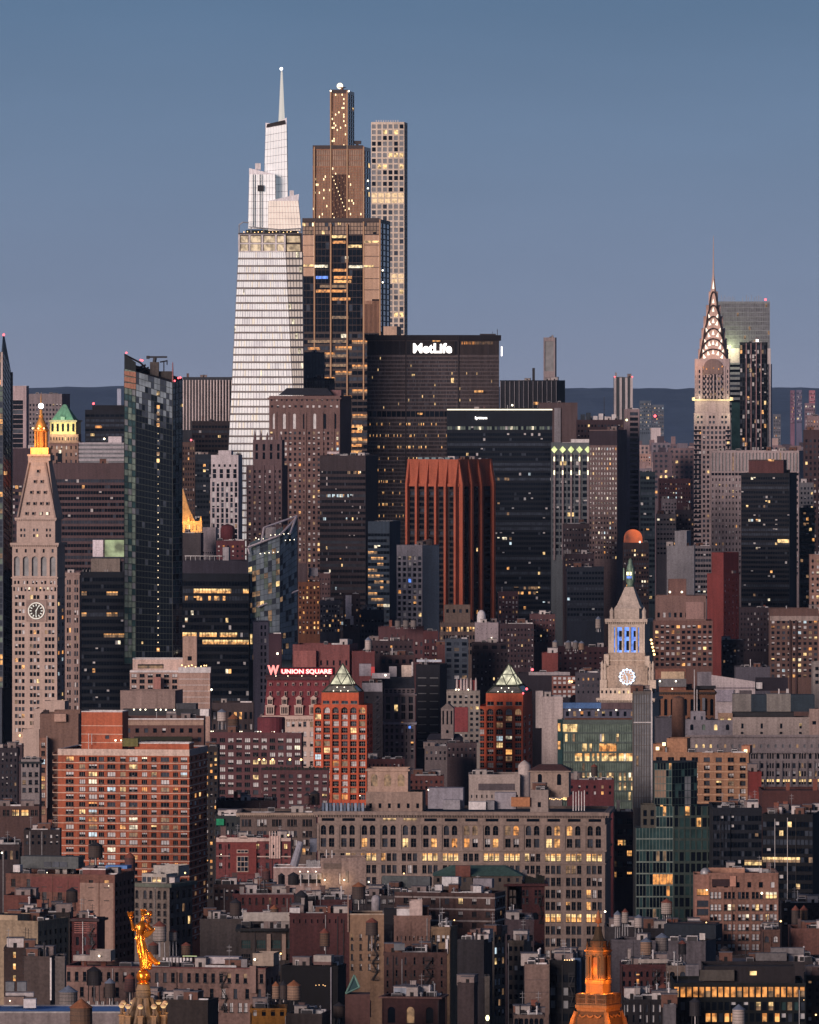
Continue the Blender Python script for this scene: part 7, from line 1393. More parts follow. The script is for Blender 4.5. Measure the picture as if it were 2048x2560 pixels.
b.done()
b = near('office_building', 'black glazed loft with pale columns beside the pinkish panelled wall', 'office building', 1374, 1438, 2402, 2205, '15161b', clut=5, zones=[Z(2430, 2560, 4, 4, .8, .6, mix='none', lit=lambda i, j: (13, 13, 0) if i in (1, 2) and j in (0, 2) else (0, 0, 0))], d=20, side=8); b.bx('blue_panel', 1437, 1452, 2395, 2540, 3, 2, wm('2f4460'))
for x in (1412, 1418, 1424, 1431): b.lamp(x, 2400, -.4, .4, LAMPA)
b.fire(1430, 14, 2440, 2540, 4); b.done()
S('brick_building', 'ornate dark roof with scalloped stone frieze at bottom centre', 'brick building', 1285, 1360, 2538, 2120, '5c4e4a', clut=12, zones=[Z(2545, 2562, 1, 6, .8, .9, arch=True, mix='none')])
# right foreground
b = near('office_building', 'pinkish brick loft building with stepped top and scattered lit windows at right', 'office building', 1772, 1946, 2183, 2550, '856459', clut=2, d=24, zones=[Z(2204, 2220, 1, 6, .34, .85, mix='resd', lit=lambda i, j: (0, 0, 0) if j < 3 else None), Z(2230, 2246, 1, 5, pat=[(.1, .32), (.38, .6), (.66, .88)], h=1, mix='resd', fr=(0, 1, .12), lit=lambda i, j: (5, 4, .4) if j == 4 else (2, 2, 0) if j == 0 else None), Z(2256, 2430, 7, 5, pat=[(.1, .32), (.38, .6), (.66, .88)], h=.6, mix='blind', fr=(0, 1, .12))], side=0)
b.block(1737, 1776, 2186, d=14, st=2, wall=wm('7f5f55'), front=[Z(2223, 2238, 1, 1, pat=[(.15, .9)], h=1, lit=lambda i, j: (3, 12, .5), fr=(3, 0, .12)), Z(2248, 2290, 2, 1, pat=[(.15, .9)], h=.7, lit=lambda i, j: (1, 1, 0), fr=(2, 0, .12))], pn='left_wing'); b.block(1772, 1862, 2171, 2184, d=4, st=14, wall=wm('95705f'), pn='roof_wall'); b.block(1825, 1840, 2190, 2216, d=2, st=-.5, wall=wm('a3796a'), pn='chimney'); b.bx('dark_roof_pit', 1780, 1825, 2198, 2216, -.3, .3, wm('2f2225'))
mb = MB(); mb.sphere((b.u(1766), 8, b.z(2186)), 1.6, 10); mb.build('roof_dome', METAL, b.root, True); b.lamp(1767, 2225, 1.2, .6); b.lamp(1905, 2233, -.6, .9); b.done()
b = near('industrial_building', 'long plain grey wall building with dark flank and several roof tanks', 'building', 1529, 1764, 2352, 2480, '57535a', side=30, rot=16, clut=3); b.bx('dark_roof_house', 1660, 1790, 2310, 2345, 10, 8, wm('1c232c')); b.bx('white_notice', 1749, 1763, 2331, 2348, -.2, .2, wm('b0aaa8')); b.bx('brown_shed', 1700, 1790, 2305, 2330, 16, 4, wm('33282a')); b.lamp(1766, 2304, 6, .5, LAMPA); b.done()
S('industrial_building', 'low roofs with pipes and a white lamp behind the pale roof tanks', 'building', 1515, 1700, 2318, 2560, '3c393e', clut=14).lamp(1513, 2279, -1, .8)
S('brick_building', 'small brick roof house with two round-topped windows right of the pinkish loft', 'brick building', 1906, 1950, 2325, 2440, '5c443e', zones=[Z(2340, 2356, 1, 2, .5, .9, arch=True, mix='none', fr=(1, 1, .12))], clut=4)
b = near('brick_building', 'pink brick parapet block with a brown tank recess at the right edge', 'brick building', 1978, 2085, 2322, 2450, '6a4a44', clut=5, d=18); b.lamp(1952, 2303, -1, .8, LAMPA); b.done()
b = near('industrial_building', 'grey ventilation sheds on a dark flat roof right of the long plain grey wall', 'building', 1800, 2060, 2405, 2400, '3a3539', clut=10, roof='grey', d=30); b.bx('grey_shed', 1890, 1967, 2383, 2402, 4, 4, wm('5f5c5e')); b.bx('grey_shed', 1928, 2010, 2370, 2390, 9, 4, wm('6a676a')); b.done()
b = near('brick_building', 'maroon brick house row with grey cornice and one amber doorway right of the lantern', 'brick building', 1553, 1670, 2412, 2300, '4a2a2d', clut=7, zones=[Z(2424, 2470, 2, 8, .42, .6, arch=True, mix='none')]); b.bx('white_parapet', 1596, 1672, 2398, 2408, 1, 1, wm('8a827e')); b.bx('lit_window', 1592, 1598, 2448, 2460, -.3, .2, PANE[12]); b.bx('lit_window', 1591, 1599, 2435, 2438, -.3, .2, PANE[3]); b.fire(1640, 18, 2430, 2490, 3); b.done()
b = near('brick_building', 'cream arched townhouse top beside the maroon house row', 'house', 1668, 1720, 2415, 2290, '7b6d66', zones=[Z(2428, 2455, 1, 2, .5, .9, arch=True, mix='none', fr=(1, 0, .1))], clut=3); b.done()
b = near('office_building', 'dark modern building with a long row of orange lit tall windows', 'office building', 1684, 2014, 2459, 2200, '14191c', clut=0, roof='tar', zones=[Z(2466, 2494, 1, 21, .72, .92, mix='full', lit=lambda i, j: (12, 12, 0) if (j * 7) % 5 else (12, 6, .4), r=.5), Z(2504, 2527, 1, 21, .72, .9, mix='none', lit=lambda i, j: (4, 6, .5) if j in (13, 15) else (9, 9, 0) if j > 13 and j % 2 else None), Z(2532, 2556, 1, 21, .72, .9, mix='none', lit=lambda i, j: (12, 3, .4) if j in (5, 6, 8, 9, 14, 16) else None)])
b.block(1760, 1988, 2416, 2460, d=20, st=8, wall=wm('1f1c20'), pn='roof_block', roof='tar'); b.bx('grey_hut', 1748, 1836, 2425, 2452, 6.5, 1.2, wm('46423f')); b.bx('lit_roof_window', 1875, 1892, 2428, 2438, 7.6, .4, PANE[4]); b.bx('grey_column', 1715, 1747, 2412, 2440, 6, 4, wm('5f5c62'))
for x in (1687, 2010): b.lamp(x, 2500, -.4, .3, LAMPA)
b.done()
S('brick_building', 'dark low roofs with small chimneys right of the orange lit row', 'brick building', 2016, 2090, 2440, 2230, '34302f', (4, 18, .4, .5), mix='resd', yv=2560, clut=6).lamp(2040, 2537, -1, .7, LAMPA)
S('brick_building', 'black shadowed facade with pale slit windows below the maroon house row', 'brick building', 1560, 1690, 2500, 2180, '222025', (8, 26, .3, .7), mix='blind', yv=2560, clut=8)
S('brick_building', 'pale roof ledge and dark pier between black facade and orange lit building', 'brick building', 1660, 1690, 2512, 2150, '5d5a60', clut=2, d=10)
S('brick_building', 'dim low roofs in the right distance below the grey slit-windowed slab', 'brick building', 1955, 2090, 2258, 2600, '352d30', (7, 18, .4, .5), mix='resd', yv=2330, clut=7)
S('brick_building', 'shadowed rooftops under the teal glass condo tower', 'brick building', 1590, 1775, 2322, 2530, '29272c', clut=10)
# ================================================================== water tanks
WOODS = {'d': '3d3432', 'b': '544237', 't': '7d6657', 'g': '66605f', 'p': '8f8580', 'k': '252327', 'm': '4c3434', 'w': '9d9390'}
def tank(x, yt, yb, w, D, ylegs, wood, roofc, label):
    r = w * D / F / 2; X = WX(x, D); zb, zt = WZ(yb, D), WZ(yt, D); zl = WZ(ylegs, D); hc = (zt - zb) * .27
    t = thing('water_tank', label, 'water tank', (X, D, zl), rnd.uniform(0, 1.5), 'rooftop water tanks'); z0 = zb - zl; z1 = zt - zl - hc
    mb = MB(); mb.lathe([(r, z0), (r * .97, z1)], 18)
    for i in range(5):
        z = z0 + (z1 - z0) * (i + .4) / 5; mb.lathe([(r * 1.012, z), (r * 1.012, z + .09)], 18, m=1, caps=False)
    mb.build('tank', [wm(WOODS[wood], sc=3), DKMETAL], t)
    mb = MB(); mb.lathe([(r * 1.08, z1), (r * 1.06, z1 + .06), (.04, z1 + hc)], 14); mb.build('roof', wm({'r': '6a3d34', 'g': '5b6475', 'k': '26262c', 'o': '7d5038'}[roofc]), t)
    if z0 > .8:
        for q in range(4):
            a = q * math.pi / 2 + .78; mb = MB(); mb.tube((r * .8 * math.cos(a), r * .8 * math.sin(a), 0), (r * .72 * math.cos(a), r * .72 * math.sin(a), z0 - .2), .13, 5); mb.build('leg', METAL if wood in 'pgw' else DKMETAL, t)
        mb = MB(); mb.lathe([(r * 1.05, z0 - .22), (r * 1.05, z0)], 12); mb.build('platform', DKMETAL, t)
        mb = MB(); mb.tube((0, 0, 0), (0, 0, z0 - .2), .16, 6); mb.build('riser_pipe', PALEM, t)
for a in (
    (239, 2104, 2142, 36, 2560, 2170, 'd', 'k', 'dark tank directly in front of the orange apartment slab'),
    (325, 2130, 2180, 27, 2620, 2200, 'm', 'r', 'narrow reddish tank between the blue roof panel and pale rooftop cabin'),
    (180, 2218, 2254, 29, 2440, 2278, 'd', 'k', 'dark tank before the wide patched brick wall'),
    (399, 2302, 2351, 34, 2340, 2392, 'p', 'r', 'large beige tank on tall legs just right of the golden statue'),
    (433, 2322, 2351, 21, 2345, 2390, 'p', 'r', 'small beige tank on long legs, second right of the golden statue'),
    (384, 2354, 2386, 26, 2310, 2392, 'd', 'r', 'dim tank low beneath the large beige tank'),
    (466, 2355, 2386, 25, 2320, 2392, 'b', 'r', 'brown tank with red roof over the pink loft railing'),
    (235, 2415, 2461, 36, 2130, 2505, 'k', 'k', 'black tank on red lattice legs before the pink loft'),
    (275, 2445, 2492, 27, 2120, 2516, 'd', 'g', 'grey-roofed tank right of the black lattice-legged tank'),
    (325, 2434, 2478, 27, 2130, 2512, 'm', 'r', 'dark tank touching the golden ball from the left'),
    (171, 2463, 2524, 47, 2060, 2535, 'g', 'g', 'wide grey tank with pale cone roof at lower left'),
    (203, 2496, 2580, 57, 1960, 2590, 'b', 'o', 'largest brown tank with rusty cone in the bottom left corner'),
    (930, 2294, 2336, 31, 2335, 2378, 'd', 'r', 'dark tank before the tan end bay of the maroon wall'),
    (812, 2320, 2364, 25, 2300, 2376, 'b', 'r', 'tank with a pale lit edge before the big maroon wall'),
    (690, 2453, 2496, 19, 2190, 2504, 't', 'o', 'small tan tank at the pink loft corner'),
    (735, 2450, 2499, 34, 2170, 2512, 't', 'o', 'large tan tank before the black shadowed front'),
    (709, 2451, 2496, 20, 2200, 2506, 'd', 'k', 'dark tank squeezed between two tan tanks'),
    (848, 2505, 2543, 30, 2150, 2560, 'd', 'k', 'dim tank right of the pale down pipe'),
    (913, 2490, 2540, 30, 2160, 2562, 'm', 'r', 'reddish tank at bottom centre near the green roof peak'),
    (897, 2205, 2246, 34, 2520, 2275, 'd', 'o', 'brown tank with rust roof beside the tall thin flue'),
    (666, 2170, 2198, 21, 2590, 2214, 'm', 'r', 'reddish tank below the red art deco front'),
    (704, 2182, 2210, 17, 2600, 2216, 'k', 'k', 'thin black tank before the pale blank-walled wing'),
    (734, 2180, 2212, 28, 2595, 2218, 'k', 'k', 'broad black tank before the pale blank-walled wing'),
    (589, 2246, 2288, 29, 2470, 2296, 'd', 'k', 'dark tank standing among white parapets left of the maroon wall'),
    (686, 2262, 2298, 21, 2440, 2304, 'b', 'o', 'small brown tank on the white parapet left of the maroon wall'),
    (753, 2225, 2275, 34, 2535, 2285, 'k', 'k', 'bulky blue-black tank right of the round-windowed loft'),
    (1544, 2276, 2315, 19, 2500, 2352, 'w', 'g', 'pale tank leftmost of three by the orange lantern tip'),
    (1563, 2271, 2307, 17, 2520, 2340, 'p', 'r', 'pinkish-roofed tank in the middle of three by the lantern tip'),
    (1597, 2286, 2318, 23, 2505, 2346, 'w', 'g', 'pale tank rightmost of three by the orange lantern tip'),
    (1667, 2246, 2284, 28, 2560, 2312, 'p', 'r', 'red-roofed pale tank before the teal glass condo'),
    (1616, 2343, 2386, 30, 2400, 2402, 't', 'g', 'peach coloured tank on the long grey wall roof'),
    (1655, 2332, 2375, 32, 2405, 2402, 'g', 'g', 'grey ribbed tank right of the peach coloured tank'),
    (1706, 2350, 2384, 20, 2410, 2408, 'k', 'r', 'small black tank before the long plain grey wall'),
    (1847, 2510, 2560, 32, 2120, 2575, 'p', 'g', 'pale blue-capped tank below the orange lit row'),
    (1989, 2263, 2308, 20, 2470, 2324, 'd', 'r', 'left of two tanks above the pink parapet block'),
    (2010, 2263, 2308, 20, 2475, 2324, 'b', 'r', 'right of two tanks above the pink parapet block'),
    (1659, 2458, 2494, 25, 2230, 2512, 'm', 'r', 'dark maroon tank left of the orange lit row'),
    (1738, 2493, 2537, 28, 2150, 2560, 'k', 'k', 'black tank against the dark modern building'),
    (1813, 2364, 2396, 24, 2430, 2404, 'd', 'k', 'dim tank at the foot of the pinkish loft'),
    (555, 1772, 1802, 24, 3880, 1824, 'w', 'g', 'pale tank on the dark old warehouse roof'),
    (584, 1784, 1832, 29, 3600, 1836, 'b', 'o', 'brown tank right of the pale warehouse tank'),
    (921, 1592, 1624, 17, 4070, 1630, 'w', 'g', 'lone white tank with pale blue cone on the deep red block'),
    (1486, 1909, 1938, 17, 3230, 1950, 'd', 'r', 'dark tank in front of the greenish glass office'),
    (1388, 1599, 1622, 14, 4230, 1628, 'p', 'g', 'leftmost of four small tanks on the maroon rooftops'),
    (1421, 1600, 1622, 15, 4230, 1628, 'g', 'g', 'second of four small tanks on the maroon rooftops'),
    (1439, 1600, 1622, 14, 4230, 1628, 'g', 'g', 'third of four small tanks on the maroon rooftops'),
    (1454, 1602, 1624, 15, 4230, 1630, 't', 'g', 'rightmost of four small tanks on the maroon rooftops'),
    (1496, 1540, 1570, 14, 4500, 1580, 'p', 'g', 'thin pale tank left of the blue-lit colonnade'),
    (995, 1546, 1567, 15, 4240, 1572, 'g', 'k', 'left of three grey tanks before the grey grid tower'),
    (1015, 1545, 1567, 15, 4240, 1572, 'g', 'k', 'middle of three grey tanks before the grey grid tower'),
    (1034, 1545, 1567, 15, 4240, 1572, 'g', 'k', 'right of three grey tanks before the grey grid tower'),
    (768, 1981, 2010, 17, 3030, 2016, 'm', 'k', 'thin tank left of the palazzo rooftop machines'),
    (787, 1975, 2010, 25, 3035, 2016, 'd', 'k', 'fat dark tank left of the palazzo rooftop machines')): tank(*a)
t = thing('storage_silo', 'pale round-topped silo beside the rust-roofed brown tank', 'silo', (WX(940, 2510), 2510, WZ(2282, 2510))); mb = MB(); r_ = 11 * 2510 / F; h_ = 45 * 2510 / F; mb.lathe([(r_, 0), (r_, h_ - r_ * .8), (r_ * .7, h_ - r_ * .25), (.05, h_)], 16); mb.build('shell', wm('8a868c'), t, True); mb = MB(); mb.lathe([(r_ * 1.1, -.3), (r_ * 1.1, .1)], 16); mb.build('base', METAL, t)
b = Bld('rooftop_lantern', 'small green glazed roof peak above dark roofs at bottom centre', 'skylight', 885, 2140, 0)
mb = MB(); mb.loft([[b.P(865, 2484, 0), b.P(899, 2468, 2), b.P(899, 2468, 5), b.P(865, 2484, 6)], [b.P(886, 2438, 3)] * 4]); mb.build('glass', glass('peak_glass', (.05, .10, .10), .15, .6), b.root); mb = MB(); mb.tube(b.P(865, 2484, -.1), b.P(886, 2438, 2.9), .25, 5); mb.tube(b.P(899, 2468, 1.9), b.P(886, 2438, 2.9), .25, 5); mb.tube(b.P(865, 2484, -.1), b.P(899, 2468, 1.9), .25, 5); mb.build('frame', wm('5d7d74'), b.root); mb = MB(); mb.box(b.u(863), b.u(925), .2, 8, 0, b.z(2486)); mb.build('base', wm('4a3432'), b.root)
# lamp glow at the bottom of the street canyon
t = thing('street_lamp', 'bright yellow street lamp low in the street canyon', 'street lamp', (WX(1219, 2190), 2190, 0)); mb = MB(); zt = WZ(2545, 2190); mb.tube((0, 0, 0), (0, 0, zt - .6), .25, 6, 0, .15); mb.build('pole', DKMETAL, t); mb = MB(); mb.sphere((0, 0, zt), .5, 8, sz=1.5); mb.build('lamp_head', em('canyon_lamp', (1, .9, .5), 3.2), t, True)
# ================================================================== gilded statue on its domed tower
GOLD = wm('b06c28', rough=.24, metal=.8, k=1.5, var=.3, sc=6)
DS = 930.0
sb = Bld('domed_tower', 'dark ribbed stone dome with ring of lit globes carrying the golden statue', 'tower', 354, DS, 0)
def sx(zx): return sb.u(280 + zx / 6.74)
def szz(zy): return sb.z(2240 + zy / 6.74)
k_ = 1 / 6.74 * DS / F
cxs = sx(500); CY = 6.0
dstone = wm('5e5248', var=.35, sc=4)
mb = MB(); mb.lathe([(125 * k_, szz(1790)), (128 * k_, szz(1700)), (112 * k_, szz(1600)), (98 * k_, szz(1555)), (100 * k_, szz(1545))], 16, cxs, CY); mb.build('drum', dstone, sb.root, True)
for y in (1780, 1690, 1640): mb = MB(); mb.lathe([(131 * k_, szz(y + 8)), (134 * k_, szz(y)), (130 * k_, szz(y - 6))], 20, cxs, CY); mb.build('moulding', dstone, sb.root)
prof = [(370 * k_, szz(2500)), (300 * k_, szz(2200)), (235 * k_, szz(2050)), (175 * k_, szz(1920)), (135 * k_, szz(1790))]
mb = MB(); mb.lathe([(r * .93, z) for r, z in prof], 16, cxs, CY); mb.build('dome', wm('3c3634', sc=4), sb.root, True)
for i in range(8):
    a = math.pi * 2 * (i + .5) / 8; mb = MB()
    for j in range(len(prof) - 1):
        (r0, z0), (r1, z1) = prof[j], prof[j + 1]; mb.tube((cxs + r0 * math.cos(a), CY + r0 * math.sin(a), z0), (cxs + r1 * math.cos(a), CY + r1 * math.sin(a), z1), .28, 5)
    mb.build('dome_rib', dstone, sb.root)
mb = MB(); mb.lathe([(5.2, 0), (5.2, szz(2420)), (3.6, szz(2400))], 16, cxs, CY); mb.build('shaft', wm('6a5d52', sc=3), sb.root)
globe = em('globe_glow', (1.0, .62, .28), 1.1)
# finials round the dome: lit globe caps on lit pedestals
for i in range(10):
    a = -math.pi / 2 + 2 * math.pi * i / 10 - .1; R_ = 395 * k_; X_, Y_ = cxs + R_ * math.cos(a) * .95, CY + R_ * math.sin(a)
    zc = szz(1893 + (10 if math.sin(a) < 0 else -18)); r = 48 * k_
    f = thing('finial_lamp', 'stone finial with glowing globe underside, one of the ring about the dark dome', 'finial', (sb.X + X_, DS + Y_, zc), 0, 'glowing finials round the dome')
    mb = MB(); mb.sphere((0, 0, 0), r, 12, sz=.85); mb.build('globe_cap', wm('8a786c', sc=4), f, True)
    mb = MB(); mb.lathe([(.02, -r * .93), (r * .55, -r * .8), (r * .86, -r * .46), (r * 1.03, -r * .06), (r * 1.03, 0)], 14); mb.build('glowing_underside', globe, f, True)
    mb = MB(); mb.lathe([(.24, -r * 3.2), (.12, -r * 2.2), (.2, -r * 1.6), (.1, -r * .8)], 10); mb.build('baluster', wm('5d5048', sc=4), f, True)
    mb = MB(); mb.box(-.36, .36, -.36, .36, -r * 3.3 - .12, -r * 3.3); mb.box(-.26, .26, -.26, .26, -r * 3.3 - 3.5, -r * 3.3 - .12); mb.build('pedestal', wm('7a6450', sc=4), f)
    l = bpy.data.lights.new('pedestal_lamp', 'POINT'); l.energy = 6; l.color = (1, .55, .2); l.shadow_soft_size = .1
    o = bpy.data.objects.new('pedestal_lamp', l); COL.objects.link(o); o.parent = f; o.location = (0, -.75, -r * 3.1)
mb = MB(); mb.sphere((cxs, CY, szz(1415)), 120 * k_, 20); mb.lathe([(104 * k_, szz(1548)), (112 * k_, szz(1535)), (100 * k_, szz(1515))], 20, cxs, CY)
bt = thing('gilded_ball', 'golden ball under the statue on the stone drum', 'ball', (sb.X + cxs, DS + CY, szz(1545)))
o = mb.build('ball', GOLD, bt, True); o.location = (-cxs, -CY, -szz(1545))
# the figure, local metres, standing with feet at the origin: x right, y away, z up
fig = thing('statue', 'gilded robed woman statue raising a crown and carrying shield and branch', 'statue', (sb.X + cxs, DS + CY, szz(1292)))
def fx(zx): return (zx - 500) * k_
def fz(zy): return (1292 - zy) * k_
mb = MB()
rings = []
def ring(zy, cxz, hw, dp, folds=0.0, yo=0.0, ph=0.0, n=40):
    return [(fx(cxz) + hw * k_ * math.cos(2 * math.pi * i / n) * (1 + folds * math.sin(9 * 2 * math.pi * i / n + ph)), yo + dp * k_ * math.sin(2 * math.pi * i / n) * (1 + folds * math.sin(9 * 2 * math.pi * i / n + ph)), fz(zy)) for i in range(n)]
mb.loft([ring(1285, 545, 100, 100, .12, 0, 2.4), ring(1220, 530, 88, 92, .11, 0, 2.2), ring(1120, 520, 80, 88, .10, 0, 1.8), ring(1000, 497, 82, 84, .09, -.04, 1.2), ring(900, 474, 80, 80, .08, -.04, .8), ring(820, 455, 76, 74, .07, 0, .3), ring(775, 445, 68, 62, .05), ring(740, 443, 62, 56, .04), ring(690, 448, 68, 60, .03), ring(620, 458, 80, 68, .02), ring(560, 470, 92, 64, .0), ring(525, 474, 84, 52), ring(500, 476, 48, 40), ring(470, 480, 30, 30), ring(430, 486, 27, 28), ring(405, 492, 30, 32)])
# overfold of the tunic, mantle, flying hem at the right
mb.loft([ring(790, 448, 88, 76, .12), ring(760, 446, 80, 68, .08), ring(715, 446, 72, 64, .05)])
def chain(pts, rad, n=10):
    P_ = [(fx(p[0]), p[2], fz(p[1])) for p in pts]
    for i in range(len(P_) - 1):
        mb.tube(P_[i], P_[i + 1], rad[i] * k_, n, 0, rad[i + 1] * k_); mb.sphere(P_[i + 1], rad[i + 1] * k_ * .99, 8)
chain([(590, 1010, -.1), (650, 1120, -.1), (720, 1190, -.15), (762, 1190, -.15)], [38, 46, 50, 30]); chain([(560, 1060, .15), (610, 1200, 0), (600, 1270, -.1)], [50, 52, 40]); chain([(540, 960, -.3), (575, 1150, -.4), (560, 1270, -.4)], [34, 32, 26]); chain([(430, 860, -.42), (470, 1100, -.48), (500, 1270, -.45)], [24, 26, 24]); chain([(400, 880, -.25), (450, 1130, -.3), (470, 1265, -.3)], [20, 22, 20])
chain([(500, 1284, -.55), (470, 1290, -.72)], [26, 18])
# raised arm with the crown
chain([(405, 545, 0), (372, 612, -.1), (338, 615, -.18), (312, 520, -.25), (294, 462, -.3)], [44, 38, 34, 27, 19]); chain([(294, 462, -.3), (284, 425, -.32)], [24, 22])
for q, (dx, dy) in enumerate(((-34, -46), (-18, -58), (0, -60), (17, -54))): chain([(280 + dx * .35, 420, -.36), (280 + dx * .8, 420 + dy * .55, -.42), (280 + dx, 420 + dy, -.36)], [8.5, 7.5, 6])
chain([(296, 440, -.34), (322, 412, -.40), (326, 385, -.36)], [9, 8, 6.5])
# bent arm carrying the shield
chain([(556, 545, 0), (612, 600, -.1), (668, 628, -.15), (620, 650, -.42), (570, 655, -.5)], [44, 38, 32, 27, 20]); chain([(570, 655, -.5), (545, 655, -.52)], [23, 20])
for q in range(4): chain([(548, 642 + q * 10, -.56), (528, 640 + q * 10, -.62), (522, 650 + q * 9, -.56)], [8, 7, 6])
chain([(560, 638, -.56), (548, 620, -.62), (536, 618, -.6)], [8.5, 7.5, 6])
# head with face, ears, hair
hc = (fx(503), -.02, fz(352)); mb.sphere(hc, 47 * k_, 14, sz=1.22); chain([(498, 395, -.12), (506, 402, -.2)], [26, 22])
mb.loft([[(hc[0] - .04, hc[1] - 46 * k_, hc[2] + .08), (hc[0] + .04, hc[1] - 46 * k_, hc[2] + .08), (hc[0] + .06, hc[1] - 44 * k_, hc[2] - .08), (hc[0] - .06, hc[1] - 44 * k_, hc[2] - .08)], [(hc[0] - .02, hc[1] - 50 * k_, hc[2] + .06), (hc[0] + .02, hc[1] - 50 * k_, hc[2] + .06), (hc[0] + .035, hc[1] - 60 * k_, hc[2] - .07), (hc[0] - .035, hc[1] - 60 * k_, hc[2] - .07)]])
for s_ in (-1, 1): mb.sphere((hc[0] + s_ * 47 * k_, hc[1], hc[2]), .06, 6, sz=1.5); mb.sphere((hc[0] + s_ * .11, hc[1] - 44 * k_, hc[2] + .07), .045, 6)
mb.lathe([(.07, hc[2] - .17), (.08, hc[2] - .14)], 8, hc[0], hc[1] - 44 * k_)
o = mb.build('figure', GOLD, fig, True)
rm = o.modifiers.new('fuse', 'REMESH'); rm.mode = 'VOXEL'; rm.voxel_size = .034; rm.use_smooth_shade = True
sm = o.modifiers.new('soften', 'SMOOTH'); sm.factor = .5; sm.iterations = 3
dg = bpy.context.evaluated_depsgraph_get(); me = bpy.data.meshes.new_from_object(o.evaluated_get(dg)); o.modifiers.clear(); o.data = me
mb = MB(); mb.sphere((hc[0], hc[1] + .1, hc[2] + .14), 50 * k_, 12, sz=1.05); mb.sphere((hc[0], hc[1] + .42, hc[2] + .02), .17, 8)
for i in range(9):
    a = math.pi * (i / 8); mb.tube((hc[0] + .3 * math.cos(a), hc[1] - .18 * math.sin(a), hc[2] + .32), (hc[0] + .36 * math.cos(a), hc[1] - .22 * math.sin(a), hc[2] + .56), .045, 5, 0, .02)
mb.build('hair', GOLD, fig, True)
cr = thing('crown', 'golden mural crown held up in the raised hand of the statue', 'crown', (sb.X + cxs + fx(281), DS + CY - .36, szz(1292) + fz(392)))
mb = MB(); mb.lathe([(.24, 0), (.30, .10), (.34, .16), (.31, .18), (.36, .40), (.38, .42)], 14, caps=False)
for i in range(5): a = 2 * math.pi * i / 5; mb.box(.35 * math.cos(a) - .07, .35 * math.cos(a) + .07, .35 * math.sin(a) - .07, .35 * math.sin(a) + .07, .38, .52)
mb.build('ring', GOLD, cr)
sh = thing('shield', 'golden round-backed shield hanging at the hip of the statue', 'shield', (sb.X + cxs + fx(640), DS + CY - .5, szz(1292) + fz(672)))
mb = MB(); outl = [(-120, 90), (-60, 78), (0, 28), (52, -34), (40, -60), (-20, -34), (-90, -30), (-128, 0), (-135, 60)]
mb.loft([[(x * k_, 0, -y * k_) for x, y in outl], [(x * k_ * .8 - .02, -.16, -y * k_ * .8 - .02) for x, y in outl]]); mb.build('face', GOLD, sh)
br = thing('laurel_branch', 'golden laurel branch rising beside the head of the statue', 'branch', (sb.X + cxs + fx(560), DS + CY - .55, szz(1292) + fz(640)))
mb = MB(); mb.tube((0, 0, 0), (.18, .1, 1.0), .035, 5); mb.tube((.18, .1, 1.0), (.42, .15, 2.15), .03, 5)
for i in range(26):
    t_ = .25 + i / 26 * .75; x, z = .42 * t_ ** 1.3, 2.15 * t_; a = i * 2.4; d = Vector((math.cos(a), math.sin(a) * .7, .55)).normalized(); p = Vector((x, .12, z)); s = d.cross(Vector((0, 1, .2))).normalized() * .075
    mb.loft([[tuple(p), tuple(p + d * .2 + s), tuple(p + d * .42), tuple(p + d * .2 - s)], [tuple(p + Vector((0, .03, 0))), tuple(p + d * .2 + s + Vector((0, .03, 0))), tuple(p + d * .42 + Vector((0, .03, 0))), tuple(p + d * .2 - s + Vector((0, .03, 0)))]])
mb.build('leaves', GOLD, br)
for x, y, z, e in ((-3.2, -3.2, 1.2, 520), (3.6, -2.6, .8, 640), (-3.0, 1.6, 3.5, 360), (2.8, 1.2, 5.0, 300), (-1.1, -2.0, -1.3, 22), (1.1, -2.0, -1.4, 22)):
    l = bpy.data.lights.new('floodlight', 'POINT'); l.energy = e; l.energy *= 1.3; l.color = (1, .53, .16); l.shadow_soft_size = .15
    o = bpy.data.objects.new('floodlight', l); COL.objects.link(o); o.parent = sb.root; o.location = (cxs + x, CY + y, szz(1292) + z)
# ================================================================== orange floodlit lantern turret
DL = 1000.0
lb = Bld('lantern_turret', 'stone lantern turret floodlit orange, with columns, balustrade and pointed finial', 'turret', 1497.4, DL, 0)
def ly(zy): return lb.z(2260 + zy / 7.187)
kl = 1 / 7.187 * DL / F
LSt = wm('5f4a33', var=.4, sc=5); LSd = wm('3a2e22', var=.4, sc=5)
rot = R(-27)
def sq(hw, zy): # square plan turned about its axis
    c = hw * kl * 1.0
    return [(c * math.cos(rot + math.pi / 2 * i + math.pi / 4) * 1.06, CL + c * math.sin(rot + math.pi / 2 * i + math.pi / 4) * 1.06, ly(zy)) for i in range(4)]
CL = 420 * kl
def part(name, rings, mat): mb = MB(); mb.loft(rings); return mb.build(name, mat, lb.root)
mb = MB(); mb.lathe([(24 * kl, ly(440)), (30 * kl, ly(425)), (15 * kl, ly(400)), (20 * kl, ly(372)), (58 * kl, ly(362)), (56 * kl, ly(300)), (62 * kl, ly(285)), (42 * kl, ly(268)), (40 * kl, ly(240)), (22 * kl, ly(180)), (6 * kl, ly(140)), (1 * kl, ly(125))], 14, 0, CL); mb.build('finial', wm('8a5436', rough=.5), lb.root, True)
mb = MB(); mb.lathe([(150 * kl, ly(690)), (110 * kl, ly(660)), (82 * kl, ly(590)), (62 * kl, ly(500)), (52 * kl, ly(440)), (28 * kl, ly(432))], 8, 0, CL, 0, R(10)); mb.build('bell_roof', LSd, lb.root)
mb = MB(); mb.lathe([(160 * kl, ly(800)), (158 * kl, ly(700)), (166 * kl, ly(690)), (150 * kl, ly(684))], 8, 0, CL, 0, R(10)); mb.build('drum', LSd, lb.root)
